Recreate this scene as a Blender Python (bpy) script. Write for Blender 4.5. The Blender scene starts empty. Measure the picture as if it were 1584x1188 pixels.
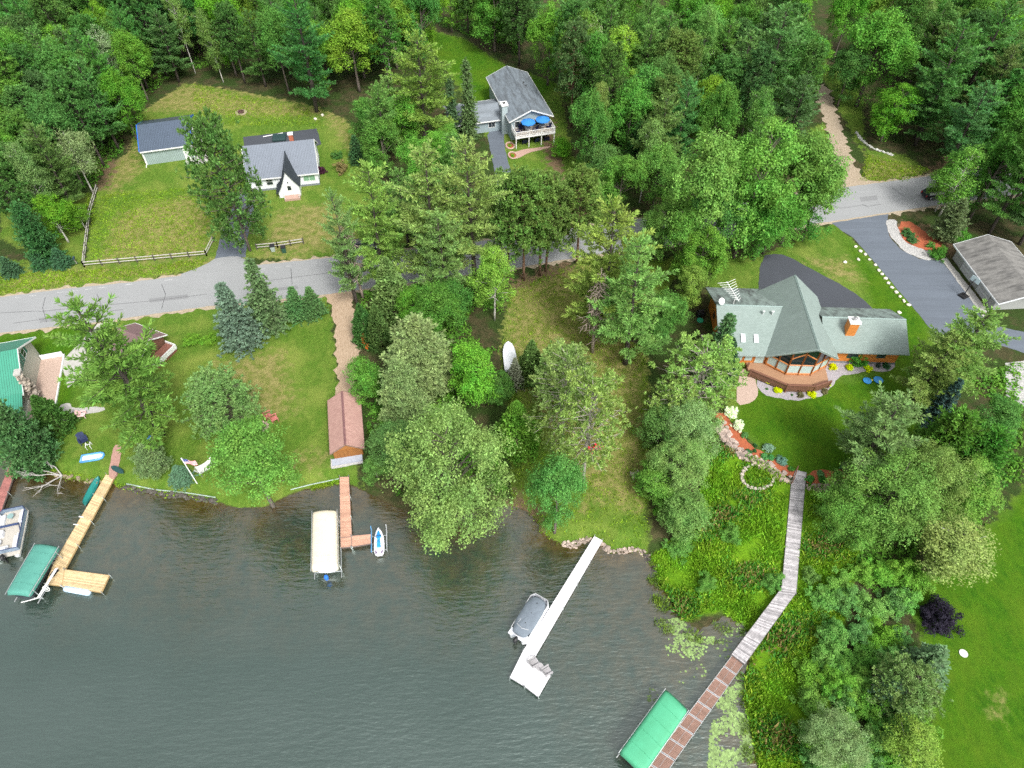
import bpy, math, random
import numpy as np
from math import sin, cos, pi, radians as R, sqrt, atan2
from mathutils import Vector, Matrix
random.seed(7); rng = np.random.default_rng(11)
S = bpy.context.scene; COL = S.collection

# ------------------------------------------------------------------ camera model
F_PX, PITCH, CAMH = 1090., R(49.5), 72.
sP, cP = sin(PITCH), cos(PITCH)
def P(u, v, z=1.0):
    "ground position seen at photo pixel (u, v), at height z"
    a = (u-792)/F_PX; b = -(v-594)/F_PX
    d = (a, cP+b*sP, -sP+b*cP); t = (z-CAMH)/d[2]
    return Vector((d[0]*t, d[1]*t, z))
cam = bpy.data.cameras.new('camera'); co = bpy.data.objects.new('camera', cam); COL.objects.link(co)
co.location = (0, 0, CAMH); co.rotation_euler = (R(90)-PITCH, 0, 0)
cam.sensor_width = 36; cam.lens = 36*F_PX/1584; cam.clip_end = 8000; S.camera = co

# ------------------------------------------------------------------ materials
def nodes(name):
    m = bpy.data.materials.new(name); m.use_nodes = True; nt = m.node_tree
    b = nt.nodes['Principled BSDF']; return m, nt, b
def N(nt, t, **kw):
    n = nt.nodes.new('ShaderNode'+t)
    for k, v in kw.items():
        if k in n.inputs.keys() if isinstance(k, str) else False: n.inputs[k].default_value = v
        else: setattr(n, k, v)
    return n
def L(nt, a, b): nt.links.new(a, b)
def c4(c): return (c[0], c[1], c[2], 1)
def ramp(nt, fac, stops):
    r = nt.nodes.new('ShaderNodeValToRGB'); e = r.color_ramp.elements
    while len(e) < len(stops): e.new(.5)
    for i, (p, c) in enumerate(stops): e[i].position = p; e[i].color = c4(c) if hasattr(c, '__len__') else (c, c, c, 1)
    L(nt, fac, r.inputs[0]); return r.outputs[0]
def mix(nt, f, a, b, mode='MIX'):
    m = nt.nodes.new('ShaderNodeMix'); m.data_type = 'RGBA'; m.blend_type = mode
    for i, v in ((0, f), (6, a), (7, b)):
        if hasattr(v, 'is_linked'): L(nt, v, m.inputs[i])
        else: m.inputs[i].default_value = v if i == 0 else c4(v)
    return m.outputs[2]
def math_(nt, op, a, b=0., c=0.):
    m = nt.nodes.new('ShaderNodeMath'); m.operation = op
    for i, v in enumerate((a, b, c)):
        if hasattr(v, 'is_linked'): L(nt, v, m.inputs[i])
        else: m.inputs[i].default_value = v
    return m.outputs[0]
def coords(nt, scale=(1, 1, 1), rot=(0, 0, 0), kind='Object'):
    t = nt.nodes.new('ShaderNodeTexCoord'); mp = nt.nodes.new('ShaderNodeMapping')
    mp.inputs['Scale'].default_value = scale; mp.inputs['Rotation'].default_value = rot
    L(nt, t.outputs[kind], mp.inputs[0]); return mp.outputs[0]
def noise(nt, vec, scale, detail=4, rough=.6, out=0):
    n = nt.nodes.new('ShaderNodeTexNoise'); n.inputs['Scale'].default_value = scale
    n.inputs['Detail'].default_value = detail; n.inputs['Roughness'].default_value = rough
    if vec is not None: L(nt, vec, n.inputs['Vector'])
    return n.outputs[out]
def bump(nt, b, h, strength=.3, dist=.05):
    n = nt.nodes.new('ShaderNodeBump'); n.inputs['Strength'].default_value = strength; n.inputs['Distance'].default_value = dist
    L(nt, h, n.inputs['Height']); L(nt, n.outputs[0], b.inputs['Normal']); return n
MC = {}
def M(name, c, c2=None, scale=3., rough=.7, metal=0., stretch=(1, 1, 1), bmp=.0, island=0., spec=.4, lo=.35, hi=.68):
    "plain surface: two colours mixed by noise, optional variation from board to board"
    if name in MC: return MC[name]
    m, nt, b = nodes(name); MC[name] = m
    b.inputs['Roughness'].default_value = rough; b.inputs['Metallic'].default_value = metal
    b.inputs['Specular IOR Level'].default_value = spec
    c2 = c2 or tuple(x*.78 for x in c)
    nz = noise(nt, coords(nt, stretch), scale, 5, .65)
    col = mix(nt, ramp(nt, nz, ((lo, 0.), (hi, 1.))), c, c2)
    if island:
        g = nt.nodes.new('ShaderNodeNewGeometry')
        v = math_(nt, 'MULTIPLY_ADD', g.outputs['Random Per Island'], 2*island, 1-island)
        hs = nt.nodes.new('ShaderNodeHueSaturation'); L(nt, v, hs.inputs['Value']); L(nt, col, hs.inputs['Color']); col = hs.outputs[0]
    L(nt, col, b.inputs['Base Color'])
    if bmp: bump(nt, b, nz, bmp, .05)
    return m
def M_shingle(name, c, c2, streak=None, sx=1.0, sy=7.0, axis='y', dark=.55):
    "asphalt shingles: courses, tab tones and (where streak is given) dark algae stains running down the slope"
    if name in MC: return MC[name]
    m, nt, b = nodes(name); MC[name] = m; b.inputs['Roughness'].default_value = .9; b.inputs['Specular IOR Level'].default_value = .2
    rot = (0, 0, 0) if axis == 'y' else (0, 0, R(90))
    v = coords(nt, (1, 1, 1), rot)
    br = nt.nodes.new('ShaderNodeTexBrick'); L(nt, v, br.inputs['Vector'])
    br.inputs['Color1'].default_value = c4(c); br.inputs['Color2'].default_value = c4(c2); br.inputs['Mortar'].default_value = c4(tuple(x*.6 for x in c))
    br.inputs['Scale'].default_value = 1; br.inputs['Mortar Size'].default_value = .012
    br.inputs['Brick Width'].default_value = .33; br.inputs['Row Height'].default_value = .2
    col = mix(nt, ramp(nt, noise(nt, v, .6, 4), ((.35, 0.), (.7, .5))), br.outputs[0], tuple(x*.75 for x in c))
    if streak:
        s = noise(nt, coords(nt, streak, rot), 1., 4, .7)
        g = math_(nt, 'MULTIPLY', ramp(nt, s, ((.42, 0.), (.66, dark))), 1.)
        col = mix(nt, g, col, (.045, .045, .045))
    L(nt, col, b.inputs['Base Color']); bump(nt, b, noise(nt, v, 30, 2), .2, .02)
    return m
def M_ribbed(name, c, axis=0, per=.23, rough=.45):
    "standing-seam metal roofing"
    if name in MC: return MC[name]
    m, nt, b = nodes(name); MC[name] = m; b.inputs['Roughness'].default_value = rough
    t = nt.nodes.new('ShaderNodeTexCoord'); sp = nt.nodes.new('ShaderNodeSeparateXYZ'); L(nt, t.outputs['Object'], sp.inputs[0])
    f = math_(nt, 'FRACT', math_(nt, 'DIVIDE', sp.outputs[axis], per))
    rib = math_(nt, 'LESS_THAN', f, .2)
    nz = noise(nt, t.outputs['Object'], .8, 5)
    col = mix(nt, rib, mix(nt, nz, tuple(x*1.12 for x in c), tuple(x*.8 for x in c)), tuple(x*.55 for x in c))
    L(nt, col, b.inputs['Base Color']); bump(nt, b, rib, .5, .03); return m
def M_glass(name='window_glass', c=(.02, .03, .035), rough=.06):
    if name in MC: return MC[name]
    m, nt, b = nodes(name); MC[name] = m; b.inputs['Base Color'].default_value = c4(c); b.inputs['Roughness'].default_value = rough
    b.inputs['Specular IOR Level'].default_value = .8; return m

def M_leaf(name='foliage'):
    m, nt, b = nodes(name); MC[name] = m
    oi = nt.nodes.new('ShaderNodeObjectInfo'); g = nt.nodes.new('ShaderNodeNewGeometry')
    r = g.outputs['Random Per Island']
    v = ramp(nt, r, ((0., 1.0), (.7, 1.65), (1., 2.3)))
    col = mix(nt, 1., oi.outputs['Color'], v, 'MULTIPLY')
    hs = nt.nodes.new('ShaderNodeHueSaturation'); L(nt, col, hs.inputs['Color']); hs.inputs['Saturation'].default_value = 1.06
    L(nt, math_(nt, 'MULTIPLY_ADD', noise(nt, coords(nt), .55, 3), .08, .459), hs.inputs['Hue'])
    L(nt, math_(nt, 'MULTIPLY_ADD', noise(nt, coords(nt), .35, 2), 1.0, .68), hs.inputs['Value'])
    b.inputs['Roughness'].default_value = .6; b.inputs['Specular IOR Level'].default_value = .14
    L(nt, hs.outputs[0], b.inputs['Base Color'])
    tr = nt.nodes.new('ShaderNodeBsdfTranslucent'); ms = nt.nodes.new('ShaderNodeMixShader')
    L(nt, mix(nt, 1., hs.outputs[0], (1.25, 1.2, .7), 'MULTIPLY'), tr.inputs[0])
    ms.inputs[0].default_value = .3
    L(nt, b.outputs[0], ms.inputs[1]); L(nt, tr.outputs[0], ms.inputs[2])
    L(nt, ms.outputs[0], nt.nodes['Material Output'].inputs[0]); return m
def M_bark():
    m, nt, b = nodes('bark'); MC['bark'] = m
    oi = nt.nodes.new('ShaderNodeObjectInfo'); nz = noise(nt, coords(nt, (6, 6, 1.2)), 1.4, 5, .7)
    L(nt, mix(nt, 1., oi.outputs['Color'], ramp(nt, nz, ((.3, .45), (.7, 1.25))), 'MULTIPLY'), b.inputs['Base Color'])
    b.inputs['Roughness'].default_value = .9; bump(nt, b, nz, .5, .05); return m
LEAF = M_leaf(); BARK = M_bark()

# ------------------------------------------------------------------ scene graph helpers
def tag(o, label=None, cat=None, group=None, kind=None):
    for k, v in (('label', label), ('category', cat), ('group', group), ('kind', kind)):
        if v: o[k] = v
    return o
def thing(name, label, cat, loc=(0, 0, 0), rz=0., group=None):
    o = bpy.data.objects.new(name, None); COL.objects.link(o); o.empty_display_size = .3
    o.location = loc; o.rotation_euler = (0, 0, rz); return tag(o, label, cat, group)
def copy_tree(o, parent=None):
    c = o.copy(); COL.objects.link(c)
    if parent is not None: c.parent = parent
    for ch in list(o.children): copy_tree(ch, c)
    return c
class MB:
    def __init__(s): s.v = []; s.f = []; s.m = []; s.x = None
    def add(s, vs, fs, m=0):
        n = len(s.v)
        s.v += [tuple(s.x @ Vector(p)) for p in vs] if s.x else [tuple(p) for p in vs]
        s.f += [tuple(i+n for i in f) for f in fs]; s.m += [m]*len(fs)
    def box(s, x0, y0, z0, x1, y1, z1, m=0):
        s.add([(x0, y0, z0), (x1, y0, z0), (x1, y1, z0), (x0, y1, z0), (x0, y0, z1), (x1, y0, z1), (x1, y1, z1), (x0, y1, z1)],
              [(0, 3, 2, 1), (4, 5, 6, 7), (0, 1, 5, 4), (1, 2, 6, 5), (2, 3, 7, 6), (3, 0, 4, 7)], m)
    def slab(s, pts, t, m=0, up=True):
        p = [Vector(q) for q in pts]; n = Vector((0, 0, 0))
        for i in range(len(p)): n += p[i].cross(p[(i+1) % len(p)])
        n.normalize()
        if up and n.z < 0: p.reverse(); n = -n
        k = len(p); q = [a - n*t for a in p]
        s.add(p+q, [tuple(range(k)), tuple(range(2*k-1, k-1, -1))]+[(i, i+k, (i+1) % k+k, (i+1) % k) for i in range(k)], m)
    def prism(s, poly, z0, z1, m=0):
        s.slab([(x, y, z1) for x, y in poly], z1-z0, m)
    def tube(s, pts, r, n=6, m=0, r1=None):
        pts = [Vector(p) for p in pts]; k = len(pts); vs = []; fs = []
        for i, p in enumerate(pts):
            d = (pts[min(i+1, k-1)]-pts[max(i-1, 0)]).normalized()
            a = d.cross(Vector((0, 0, 1)) if abs(d.z) < .9 else Vector((1, 0, 0))).normalized(); b = d.cross(a)
            rr = r if r1 is None else r+(r1-r)*i/max(1, k-1)
            vs += [p+(a*cos(2*pi*j/n)+b*sin(2*pi*j/n))*rr for j in range(n)]
        for i in range(k-1):
            fs += [(i*n+j, i*n+(j+1) % n, (i+1)*n+(j+1) % n, (i+1)*n+j) for j in range(n)]
        fs += [tuple(range(n-1, -1, -1)), tuple(range((k-1)*n, k*n))]
        s.add(vs, fs, m)
    def loft(s, rings, m=0, cap=True, closed=True):
        n = len(rings[0]); vs = [p for r in rings for p in r]; fs = []
        for i in range(len(rings)-1):
            for j in range(n if closed else n-1):
                fs.append((i*n+j, i*n+(j+1) % n, (i+1)*n+(j+1) % n, (i+1)*n+j))
        if cap: fs += [tuple(range(n-1, -1, -1)), tuple(range((len(rings)-1)*n, len(rings)*n))]
        s.add(vs, fs, m)
    def lathe(s, prof, n=16, c=(0, 0, 0), m=0):
        s.loft([[(c[0]+r*cos(2*pi*j/n), c[1]+r*sin(2*pi*j/n), c[2]+z) for j in range(n)] for r, z in prof], m)
    def ball(s, c, rad, m=0, jit=0., nu=7, nv=5):
        rings = []
        for i in range(1, nv):
            t = pi*i/nv
            rings.append([(c[0]+rad[0]*sin(t)*cos(2*pi*j/nu)*(1+random.uniform(-jit, jit)), c[1]+rad[1]*sin(t)*sin(2*pi*j/nu)*(1+random.uniform(-jit, jit)), c[2]-rad[2]*cos(t)*(1+random.uniform(-jit, jit))) for j in range(nu)])
        s.loft(rings, m)
    def build(s, name, mats, parent=None, smooth=False, loc=None, rz=None, bevel=0.):
        me = bpy.data.meshes.new(name); me.from_pydata(s.v, [], s.f)
        mats = mats if isinstance(mats, (list, tuple)) else [mats]
        for q in mats: me.materials.append(q)
        me.polygons.foreach_set('material_index', s.m)
        if smooth: me.polygons.foreach_set('use_smooth', [True]*len(s.f))
        me.update(); o = bpy.data.objects.new(name, me); COL.objects.link(o)
        if parent is not None: o.parent = parent
        if loc is not None: o.location = loc
        if rz is not None: o.rotation_euler = (0, 0, rz)
        if bevel:
            bv = o.modifiers.new('bevel', 'BEVEL'); bv.width = bevel; bv.segments = 2; bv.limit_method = 'ANGLE'
        return o
def bx(name, mat, parent, *b, **k):
    m = MB(); m.box(*b); return m.build(name, mat, parent, **k)

# ------------------------------------------------------------------ terrain: shore, height, surface zones
SHORE_PX = [(-60, 700), (0, 706), (40, 722), (75, 735), (112, 742), (150, 748), (172, 750), (200, 757), (240, 764), (290, 769), (335, 778),
            (370, 788), (410, 786), (450, 766), (480, 757), (525, 746), (545, 752), (575, 768), (620, 790), (700, 800), (762, 788),
            (790, 783), (810, 790), (828, 806), (836, 824), (858, 838), (885, 846), (905, 838), (930, 842), (944, 858), (965, 854),
            (985, 851), (1000, 860), (1012, 880), (1018, 905), (1035, 925), (1048, 955), (1080, 978), (1120, 955), (1150, 968),
            (1166, 1000), (1152, 1035), (1150, 1080), (1160, 1130), (1172, 1188), (1185, 1260)]
shore = [tuple(P(u, v, 0)[:2]) for u, v in SHORE_PX]
LAKE = np.array([(-3000., shore[0][1]+6), (-200., shore[0][1]+4)]+shore+[(26., 0.), (34., -40.), (60., -3000.), (-3000., -3000.)])
def sdist(p, poly):
    "signed distance (inside positive) of points p (n,2) to a polygon"
    a = poly; b = np.roll(poly, -1, 0); d = np.full(len(p), 1e18); ins = np.zeros(len(p), bool)
    for (ax, ay), (bx_, by) in zip(a, b):
        ex, ey = bx_-ax, by-ay; l2 = ex*ex+ey*ey+1e-12
        t = np.clip(((p[:, 0]-ax)*ex+(p[:, 1]-ay)*ey)/l2, 0, 1)
        d = np.minimum(d, (p[:, 0]-ax-t*ex)**2+(p[:, 1]-ay-t*ey)**2)
        c = ((ay > p[:, 1]) != (by > p[:, 1]))
        if ey: ins ^= c & (p[:, 0] < (bx_-ax)*(p[:, 1]-ay)/ey+ax)
    return np.where(ins, 1, -1)*np.sqrt(d)
def pxpoly(pts, z=1.0): return np.array([tuple(P(u, v, z)[:2]) for u, v in pts])
MARSH = pxpoly([(1000, 862), (1060, 820), (1110, 690), (1170, 715), (1225, 752), (1300, 758), (1330, 800), (1320, 900), (1300, 1000), (1260, 1188), (1240, 1300), (1180, 1300), (1150, 1188), (1130, 1080), (1160, 1000), (1120, 940), (1050, 960), (1010, 900)])
def height(p):
    p = np.asarray(p, float).reshape(-1, 2)
    d = -sdist(p, LAKE); mr = np.clip(sdist(p, MARSH)/3+.5, 0, 1)
    rampw = 2.2+11*mr
    t = np.clip(d/rampw, 0, 1); up = .06+.94*(t*t*(3-2*t))
    return np.where(d > 0, up, np.maximum(-.12+d*.3, -2.5))
def H(x, y): return float(height([(x, y)])[0])
def G(u, v):
    "terrain point under a photo pixel"
    z = 1.0
    for _ in range(5):
        p = P(u, v, z); z = H(p.x, p.y)
    return P(u, v, z)
# ------------------------------------------------------------------ the ground: one sheet
ZONES = {
 'grass': [
  [(-80, 520), (0, 516), (160, 498), (320, 474), (500, 456), (512, 470), (520, 560), (530, 640), (545, 700), (560, 760), (480, 790), (300, 790), (-80, 740)],
  [(150, 292), (178, 250), (200, 235), (215, 175), (288, 128), (380, 142), (490, 165), (535, 185), (575, 250), (610, 330), (640, 375), (560, 395), (480, 402), (375, 400), (320, 415), (200, 437), (0, 460), (-60, 440), (0, 400), (130, 412)],
  [(0, 300), (140, 300), (128, 410), (60, 395), (0, 370)],
  [(788, 440), (900, 405), (1060, 400), (1020, 470), (1000, 560), (1010, 700), (1000, 850), (930, 880), (840, 830), (790, 780), (790, 650), (775, 540)],
  [(1100, 400), (1180, 395), (1290, 345), (1340, 390), (1440, 500), (1480, 560), (1450, 640), (1340, 740), (1230, 740), (1120, 650), (1130, 560), (1095, 450)],
  [(1400, 930), (1480, 860), (1600, 740), (1700, 1250), (1420, 1250), (1450, 1050)],
  [(640, 40), (720, 60), (780, 100), (865, 130), (885, 240), (860, 300), (780, 260), (700, 120)],
  [(1255, 290), (1250, 200), (1275, 190), (1300, 288)], [(1335, 150), (1300, 110), (1270, 115), (1330, 230), (1400, 240), (1440, 265), (1340, 285)],
  [(1000, 270), (880, 330), (800, 300), (870, 240)]],
 'dry': [
  [(180, 170), (290, 128), (380, 150), (480, 165), (540, 180), (560, 260), (500, 180), (400, 180), (300, 175)], [(270, 115), (420, 90), (500, 150), (600, 170), (620, 260), (560, 200), (480, 165), (380, 150), (290, 128)],
  [(165, 225), (212, 215), (222, 262), (180, 300), (165, 300)],
  [(180, 330), (300, 300), (330, 330), (318, 400), (150, 408)], [(430, 325), (520, 310), (560, 380), (400, 400)],
  [(0, 420), (130, 415), (320, 400), (480, 390), (480, 402), (320, 418), (0, 455)],
  [(788, 440), (900, 405), (1010, 420), (1000, 560), (1005, 700), (1000, 800), (900, 760), (830, 640), (775, 540)],
  [(330, 560), (440, 540), (460, 640), (380, 660)], [(460, 700), (510, 700), (500, 725), (450, 720)], [(1240, 400), (1310, 400), (1340, 440), (1290, 430)],
  [(1340, 240), (1440, 260), (1430, 285), (1320, 290)], [(1375, 335), (1430, 325), (1440, 345), (1400, 350)], [(1530, 1080), (1550, 1080), (1545, 1100), (1530, 1100)],
  [(905, 745), (930, 745), (920, 790), (895, 790)], [(950, 560), (1000, 545), (1000, 590), (950, 590)]],
 'lush': [
  [(1150, 600), (1300, 590), (1420, 560), (1450, 640), (1340, 740), (1230, 740), (1140, 660)], [(1290, 350), (1440, 500), (1420, 600), (1380, 560), (1330, 420)],
  [(1400, 930), (1480, 860), (1600, 740), (1700, 1250), (1420, 1250), (1450, 1050)],
  [(-80, 520), (0, 516), (130, 500), (120, 620), (0, 720)], [(640, 40), (720, 60), (780, 100), (865, 130), (780, 200), (700, 120)]],
 'dirt': [[(790, 435), (880, 405), (885, 415), (795, 448)], [(1355, 360), (1400, 345), (1480, 360), (1490, 400), (1440, 390)],
  [(180, 250), (165, 290), (150, 292), (160, 240)], [(780, 770), (815, 760), (835, 800), (830, 830), (790, 790)],
  [(830, 170), (850, 175), (880, 300), (860, 300)], [(1440, 265), (1480, 230), (1500, 260), (1460, 300)]]}
xs = np.concatenate([[-3000, -1500, -700, -400, -250, -190], np.arange(-160, 160.1, .55), [190, 250, 400, 700, 1500, 3000]])
ys = np.concatenate([[-3000, -1000, -300, -100, -40], np.arange(-10, 215, .55), [240, 300, 420, 700, 1500, 3500]])
X, Y = np.meshgrid(xs, ys); pts = np.stack([X.ravel(), Y.ravel()], 1)
Z = height(pts)
def grid_mesh(name, nx, ny, co3):
    me = bpy.data.meshes.new(name); nv = nx*ny; me.vertices.add(nv); me.vertices.foreach_set('co', co3.ravel())
    i = np.arange((ny-1)*nx).reshape(ny-1, nx)[:, :-1].ravel(); q = np.stack([i, i+1, i+1+nx, i+nx], 1); nf = len(q)
    me.loops.add(nf*4); me.loops.foreach_set('vertex_index', q.ravel().astype(np.int32)); me.polygons.add(nf)
    me.polygons.foreach_set('loop_start', np.arange(0, nf*4, 4, dtype=np.int32)); me.polygons.foreach_set('loop_total', np.full(nf, 4, np.int32))
    me.update(); me.polygons.foreach_set('use_smooth', np.ones(nf, bool)); return me
def fattr(me, name, val):
    me.attributes.new(name, 'FLOAT', 'POINT').data.foreach_set('value', np.asarray(val, np.float32))
gm = grid_mesh('ground', len(xs), len(ys), np.column_stack([pts, Z]))
near = (np.abs(pts[:, 0]) < 175) & (pts[:, 1] > -15) & (pts[:, 1] < 225)
def zone(polys, soft, z=1.0):
    out = np.zeros(len(pts)); idx = np.where(near)[0]
    for pl in polys:
        pp = pxpoly(pl, z); lo, hi = pp.min(0)-soft*2, pp.max(0)+soft*2
        k = idx[((pts[idx] > lo) & (pts[idx] < hi)).all(1)]
        out[k] = np.maximum(out[k], np.clip(sdist(pts[k], pp)/(2*soft)+.5, 0, 1))
    return out
for nm, sf in (('grass', 1.2), ('dry', 2.5), ('lush', 2.5), ('dirt', 2.6)): fattr(gm, nm, zone(ZONES[nm], sf))
mk = np.zeros(len(pts)); mk[near] = np.clip(sdist(pts[near], MARSH)/2.4+.5, 0, 1); fattr(gm, 'marsh', mk)
lk = np.full(len(pts), -9.); lk[near] = -sdist(pts[near], LAKE); fattr(gm, 'shore', np.clip(lk, -5, 5))
def ground_mat():
    m, nt, b = nodes('ground'); V = coords(nt)
    def A(n): a = nt.nodes.new('ShaderNodeAttribute'); a.attribute_name = n; return a.outputs['Fac']
    n1 = noise(nt, V, .22, 5, .62); n2 = noise(nt, V, .9, 6, .7); n3 = noise(nt, V, 5., 5, .75)
    n4 = noise(nt, coords(nt, (1.6, .5, 1), (0, 0, R(25))), 1.1, 5, .7)
    def edge(a, w=.9):   # ragged edge where a zone fades out
        return ramp(nt, math_(nt, 'ADD', A(a), math_(nt, 'MULTIPLY', math_(nt, 'SUBTRACT', n2, .5), w*2)), ((.38, 0.), (.62, 1.)))
    floor = mix(nt, ramp(nt, n2, ((.35, 0.), (.68, 1.))), (.032, .042, .015), (.085, .068, .035))
    floor = mix(nt, ramp(nt, n1, ((.44, 0.), (.56, .85))), floor, (.03, .06, .012))
    sy = nt.nodes.new('ShaderNodeSeparateXYZ'); L(nt, V, sy.inputs[0]); floor = mix(nt, ramp(nt, math_(nt, 'MULTIPLY_ADD', sy.outputs[1], .02, -4.), ((.0, 0.), (.6, .85))), floor, (.025, .055, .018))
    g0 = mix(nt, ramp(nt, n4, ((.3, 0.), (.7, 1.))), (.066, .150, .016), (.145, .225, .035))
    g0 = mix(nt, ramp(nt, n3, ((.35, 0.), (.7, .85))), g0, (.065, .125, .012))
    g0 = mix(nt, ramp(nt, noise(nt, V, 2.3, 4, .7), ((.45, 0.), (.7, .55))), g0, (.05, .12, .012))
    g0 = mix(nt, ramp(nt, n1, ((.45, 0.), (.72, .55))), g0, (.24, .27, .06))
    gl = mix(nt, ramp(nt, n2, ((.3, 0.), (.7, 1.))), (.024, .088, .004), (.052, .145, .005))
    gl = mix(nt, ramp(nt, noise(nt, coords(nt, (1.4, .45, 1), (0, 0, R(-30))), 1.6, 4, .7), ((.42, 0.), (.66, .6))), gl, (.072, .155, .008))
    gl = mix(nt, ramp(nt, n1, ((.4, 0.), (.7, .5))), gl, (.095, .155, .010))
    gd = mix(nt, ramp(nt, n2, ((.36, 0.), (.62, 1.))), (.115, .155, .025), (.30, .25, .105))
    gd = mix(nt, ramp(nt, n3, ((.4, 0.), (.75, .7))), gd, (.11, .13, .025))
    grass = mix(nt, ramp(nt, math_(nt, 'ADD', A('lush'), math_(nt, 'SUBTRACT', n1, .5)), ((.3, 0.), (.7, 1.))), g0, gl)
    grass = mix(nt, ramp(nt, math_(nt, 'ADD', A('dry'), math_(nt, 'MULTIPLY', math_(nt, 'SUBTRACT', n2, .5), 1.5)), ((.35, 0.), (.85, .9))), grass, gd)
    col = mix(nt, edge('grass'), floor, grass)
    dirt = mix(nt, n3, (.20, .14, .085), (.105, .075, .04))
    col = mix(nt, edge('dirt'), col, dirt)
    mar = mix(nt, ramp(nt, n2, ((.35, 0.), (.65, 1.))), (.07, .17, .008), (.13, .26, .011))
    col = mix(nt, edge('marsh', .3), col, mar)
    sh = A('shore'); nn = math_(nt, 'ADD', sh, math_(nt, 'MULTIPLY', math_(nt, 'SUBTRACT', n2, .5), .8))
    col = mix(nt, ramp(nt, math_(nt, 'MULTIPLY_ADD', nn, .25, .5), ((.50, 1.), (.57, 0.))), col, (.055, .042, .022))
    L(nt, col, b.inputs['Base Color']); b.inputs['Roughness'].default_value = .95; b.inputs['Specular IOR Level'].default_value = .1
    hh = math_(nt, 'ADD', n3, math_(nt, 'MULTIPLY', noise(nt, V, 22, 3, .7), .6)); bump(nt, b, hh, .8, .12); return m
gm.materials.append(ground_mat()); go = bpy.data.objects.new('ground', gm); COL.objects.link(go); tag(go, kind='structure')

# ------------------------------------------------------------------ the lake
wx = np.concatenate([[-3000, -1000, -300, -140], np.arange(-100, 45.1, .7), [60, 90]]); wy = np.concatenate([[-3000, -1000, -300, -60], np.arange(-10, 56, .7)])
WX, WY = np.meshgrid(wx, wy); wp = np.stack([WX.ravel(), WY.ravel()], 1)
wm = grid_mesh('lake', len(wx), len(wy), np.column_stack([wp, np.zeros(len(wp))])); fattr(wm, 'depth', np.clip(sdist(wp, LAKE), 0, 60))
def water_mat():
    m, nt, b = nodes('water'); V = coords(nt)
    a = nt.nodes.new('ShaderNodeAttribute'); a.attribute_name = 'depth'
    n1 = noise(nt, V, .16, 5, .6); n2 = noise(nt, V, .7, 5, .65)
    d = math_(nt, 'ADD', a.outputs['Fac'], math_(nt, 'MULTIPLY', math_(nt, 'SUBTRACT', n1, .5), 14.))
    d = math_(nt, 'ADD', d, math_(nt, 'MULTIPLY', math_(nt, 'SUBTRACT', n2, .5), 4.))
    bottom = mix(nt, ramp(nt, n2, ((.4, 0.), (.62, 1.))), (.040, .023, .005), (.080, .048, .013))  # brown lake bed, with dark tree reflections along the shore painted into its colour
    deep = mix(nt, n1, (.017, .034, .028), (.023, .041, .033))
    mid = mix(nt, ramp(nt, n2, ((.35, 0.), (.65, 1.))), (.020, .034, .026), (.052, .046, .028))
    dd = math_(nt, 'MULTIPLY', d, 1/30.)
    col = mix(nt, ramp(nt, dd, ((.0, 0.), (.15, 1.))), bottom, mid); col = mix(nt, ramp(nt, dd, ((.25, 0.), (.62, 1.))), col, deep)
    b.inputs['Base Color'].default_value = (0, 0, 0, 1); L(nt, col, b.inputs['Base Color']); b.inputs['Roughness'].default_value = .6; b.inputs['Specular IOR Level'].default_value = 0
    w1 = noise(nt, coords(nt, (.5, 1.7, 1), (0, 0, R(-16))), 1.35, 3, .55); w2 = noise(nt, coords(nt, (.8, 1.8, 1), (0, 0, R(20))), 2.2, 3, .6)
    calm = ramp(nt, noise(nt, V, .05, 2), ((.35, .6), (.6, 1.)))
    h = math_(nt, 'MULTIPLY', math_(nt, 'ADD', w1, math_(nt, 'MULTIPLY', w2, .4)), calm)
    bp = bump(nt, b, h, .45, .22)
    gl = nt.nodes.new('ShaderNodeBsdfGlossy'); gl.inputs['Roughness'].default_value = .06; gl.inputs['Color'].default_value = (.87, 1, .94, 1); L(nt, bp.outputs[0], gl.inputs['Normal'])
    fr = nt.nodes.new('ShaderNodeFresnel'); fr.inputs['IOR'].default_value = 1.33; L(nt, bp.outputs[0], fr.inputs['Normal'])
    f = nt.nodes.new('ShaderNodeMath'); f.operation = 'MULTIPLY_ADD'; f.use_clamp = True; f.inputs[1].default_value = 4.0; f.inputs[2].default_value = .122; L(nt, fr.outputs[0], f.inputs[0])
    f2 = math_(nt, 'MULTIPLY', f.outputs[0], ramp(nt, noise(nt, coords(nt, (1, 1.6, 1), (0, 0, R(30))), .045, 3, .6), ((.35, .78), (.65, 1.0)))); ms = nt.nodes.new('ShaderNodeMixShader'); L(nt, f2, ms.inputs[0]); L(nt, b.outputs[0], ms.inputs[1]); L(nt, gl.outputs[0], ms.inputs[2]); L(nt, ms.outputs[0], nt.nodes['Material Output'].inputs[0]); return m
wm.materials.append(water_mat()); wo = bpy.data.objects.new('lake', wm); COL.objects.link(wo); tag(wo, kind='structure')

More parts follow.
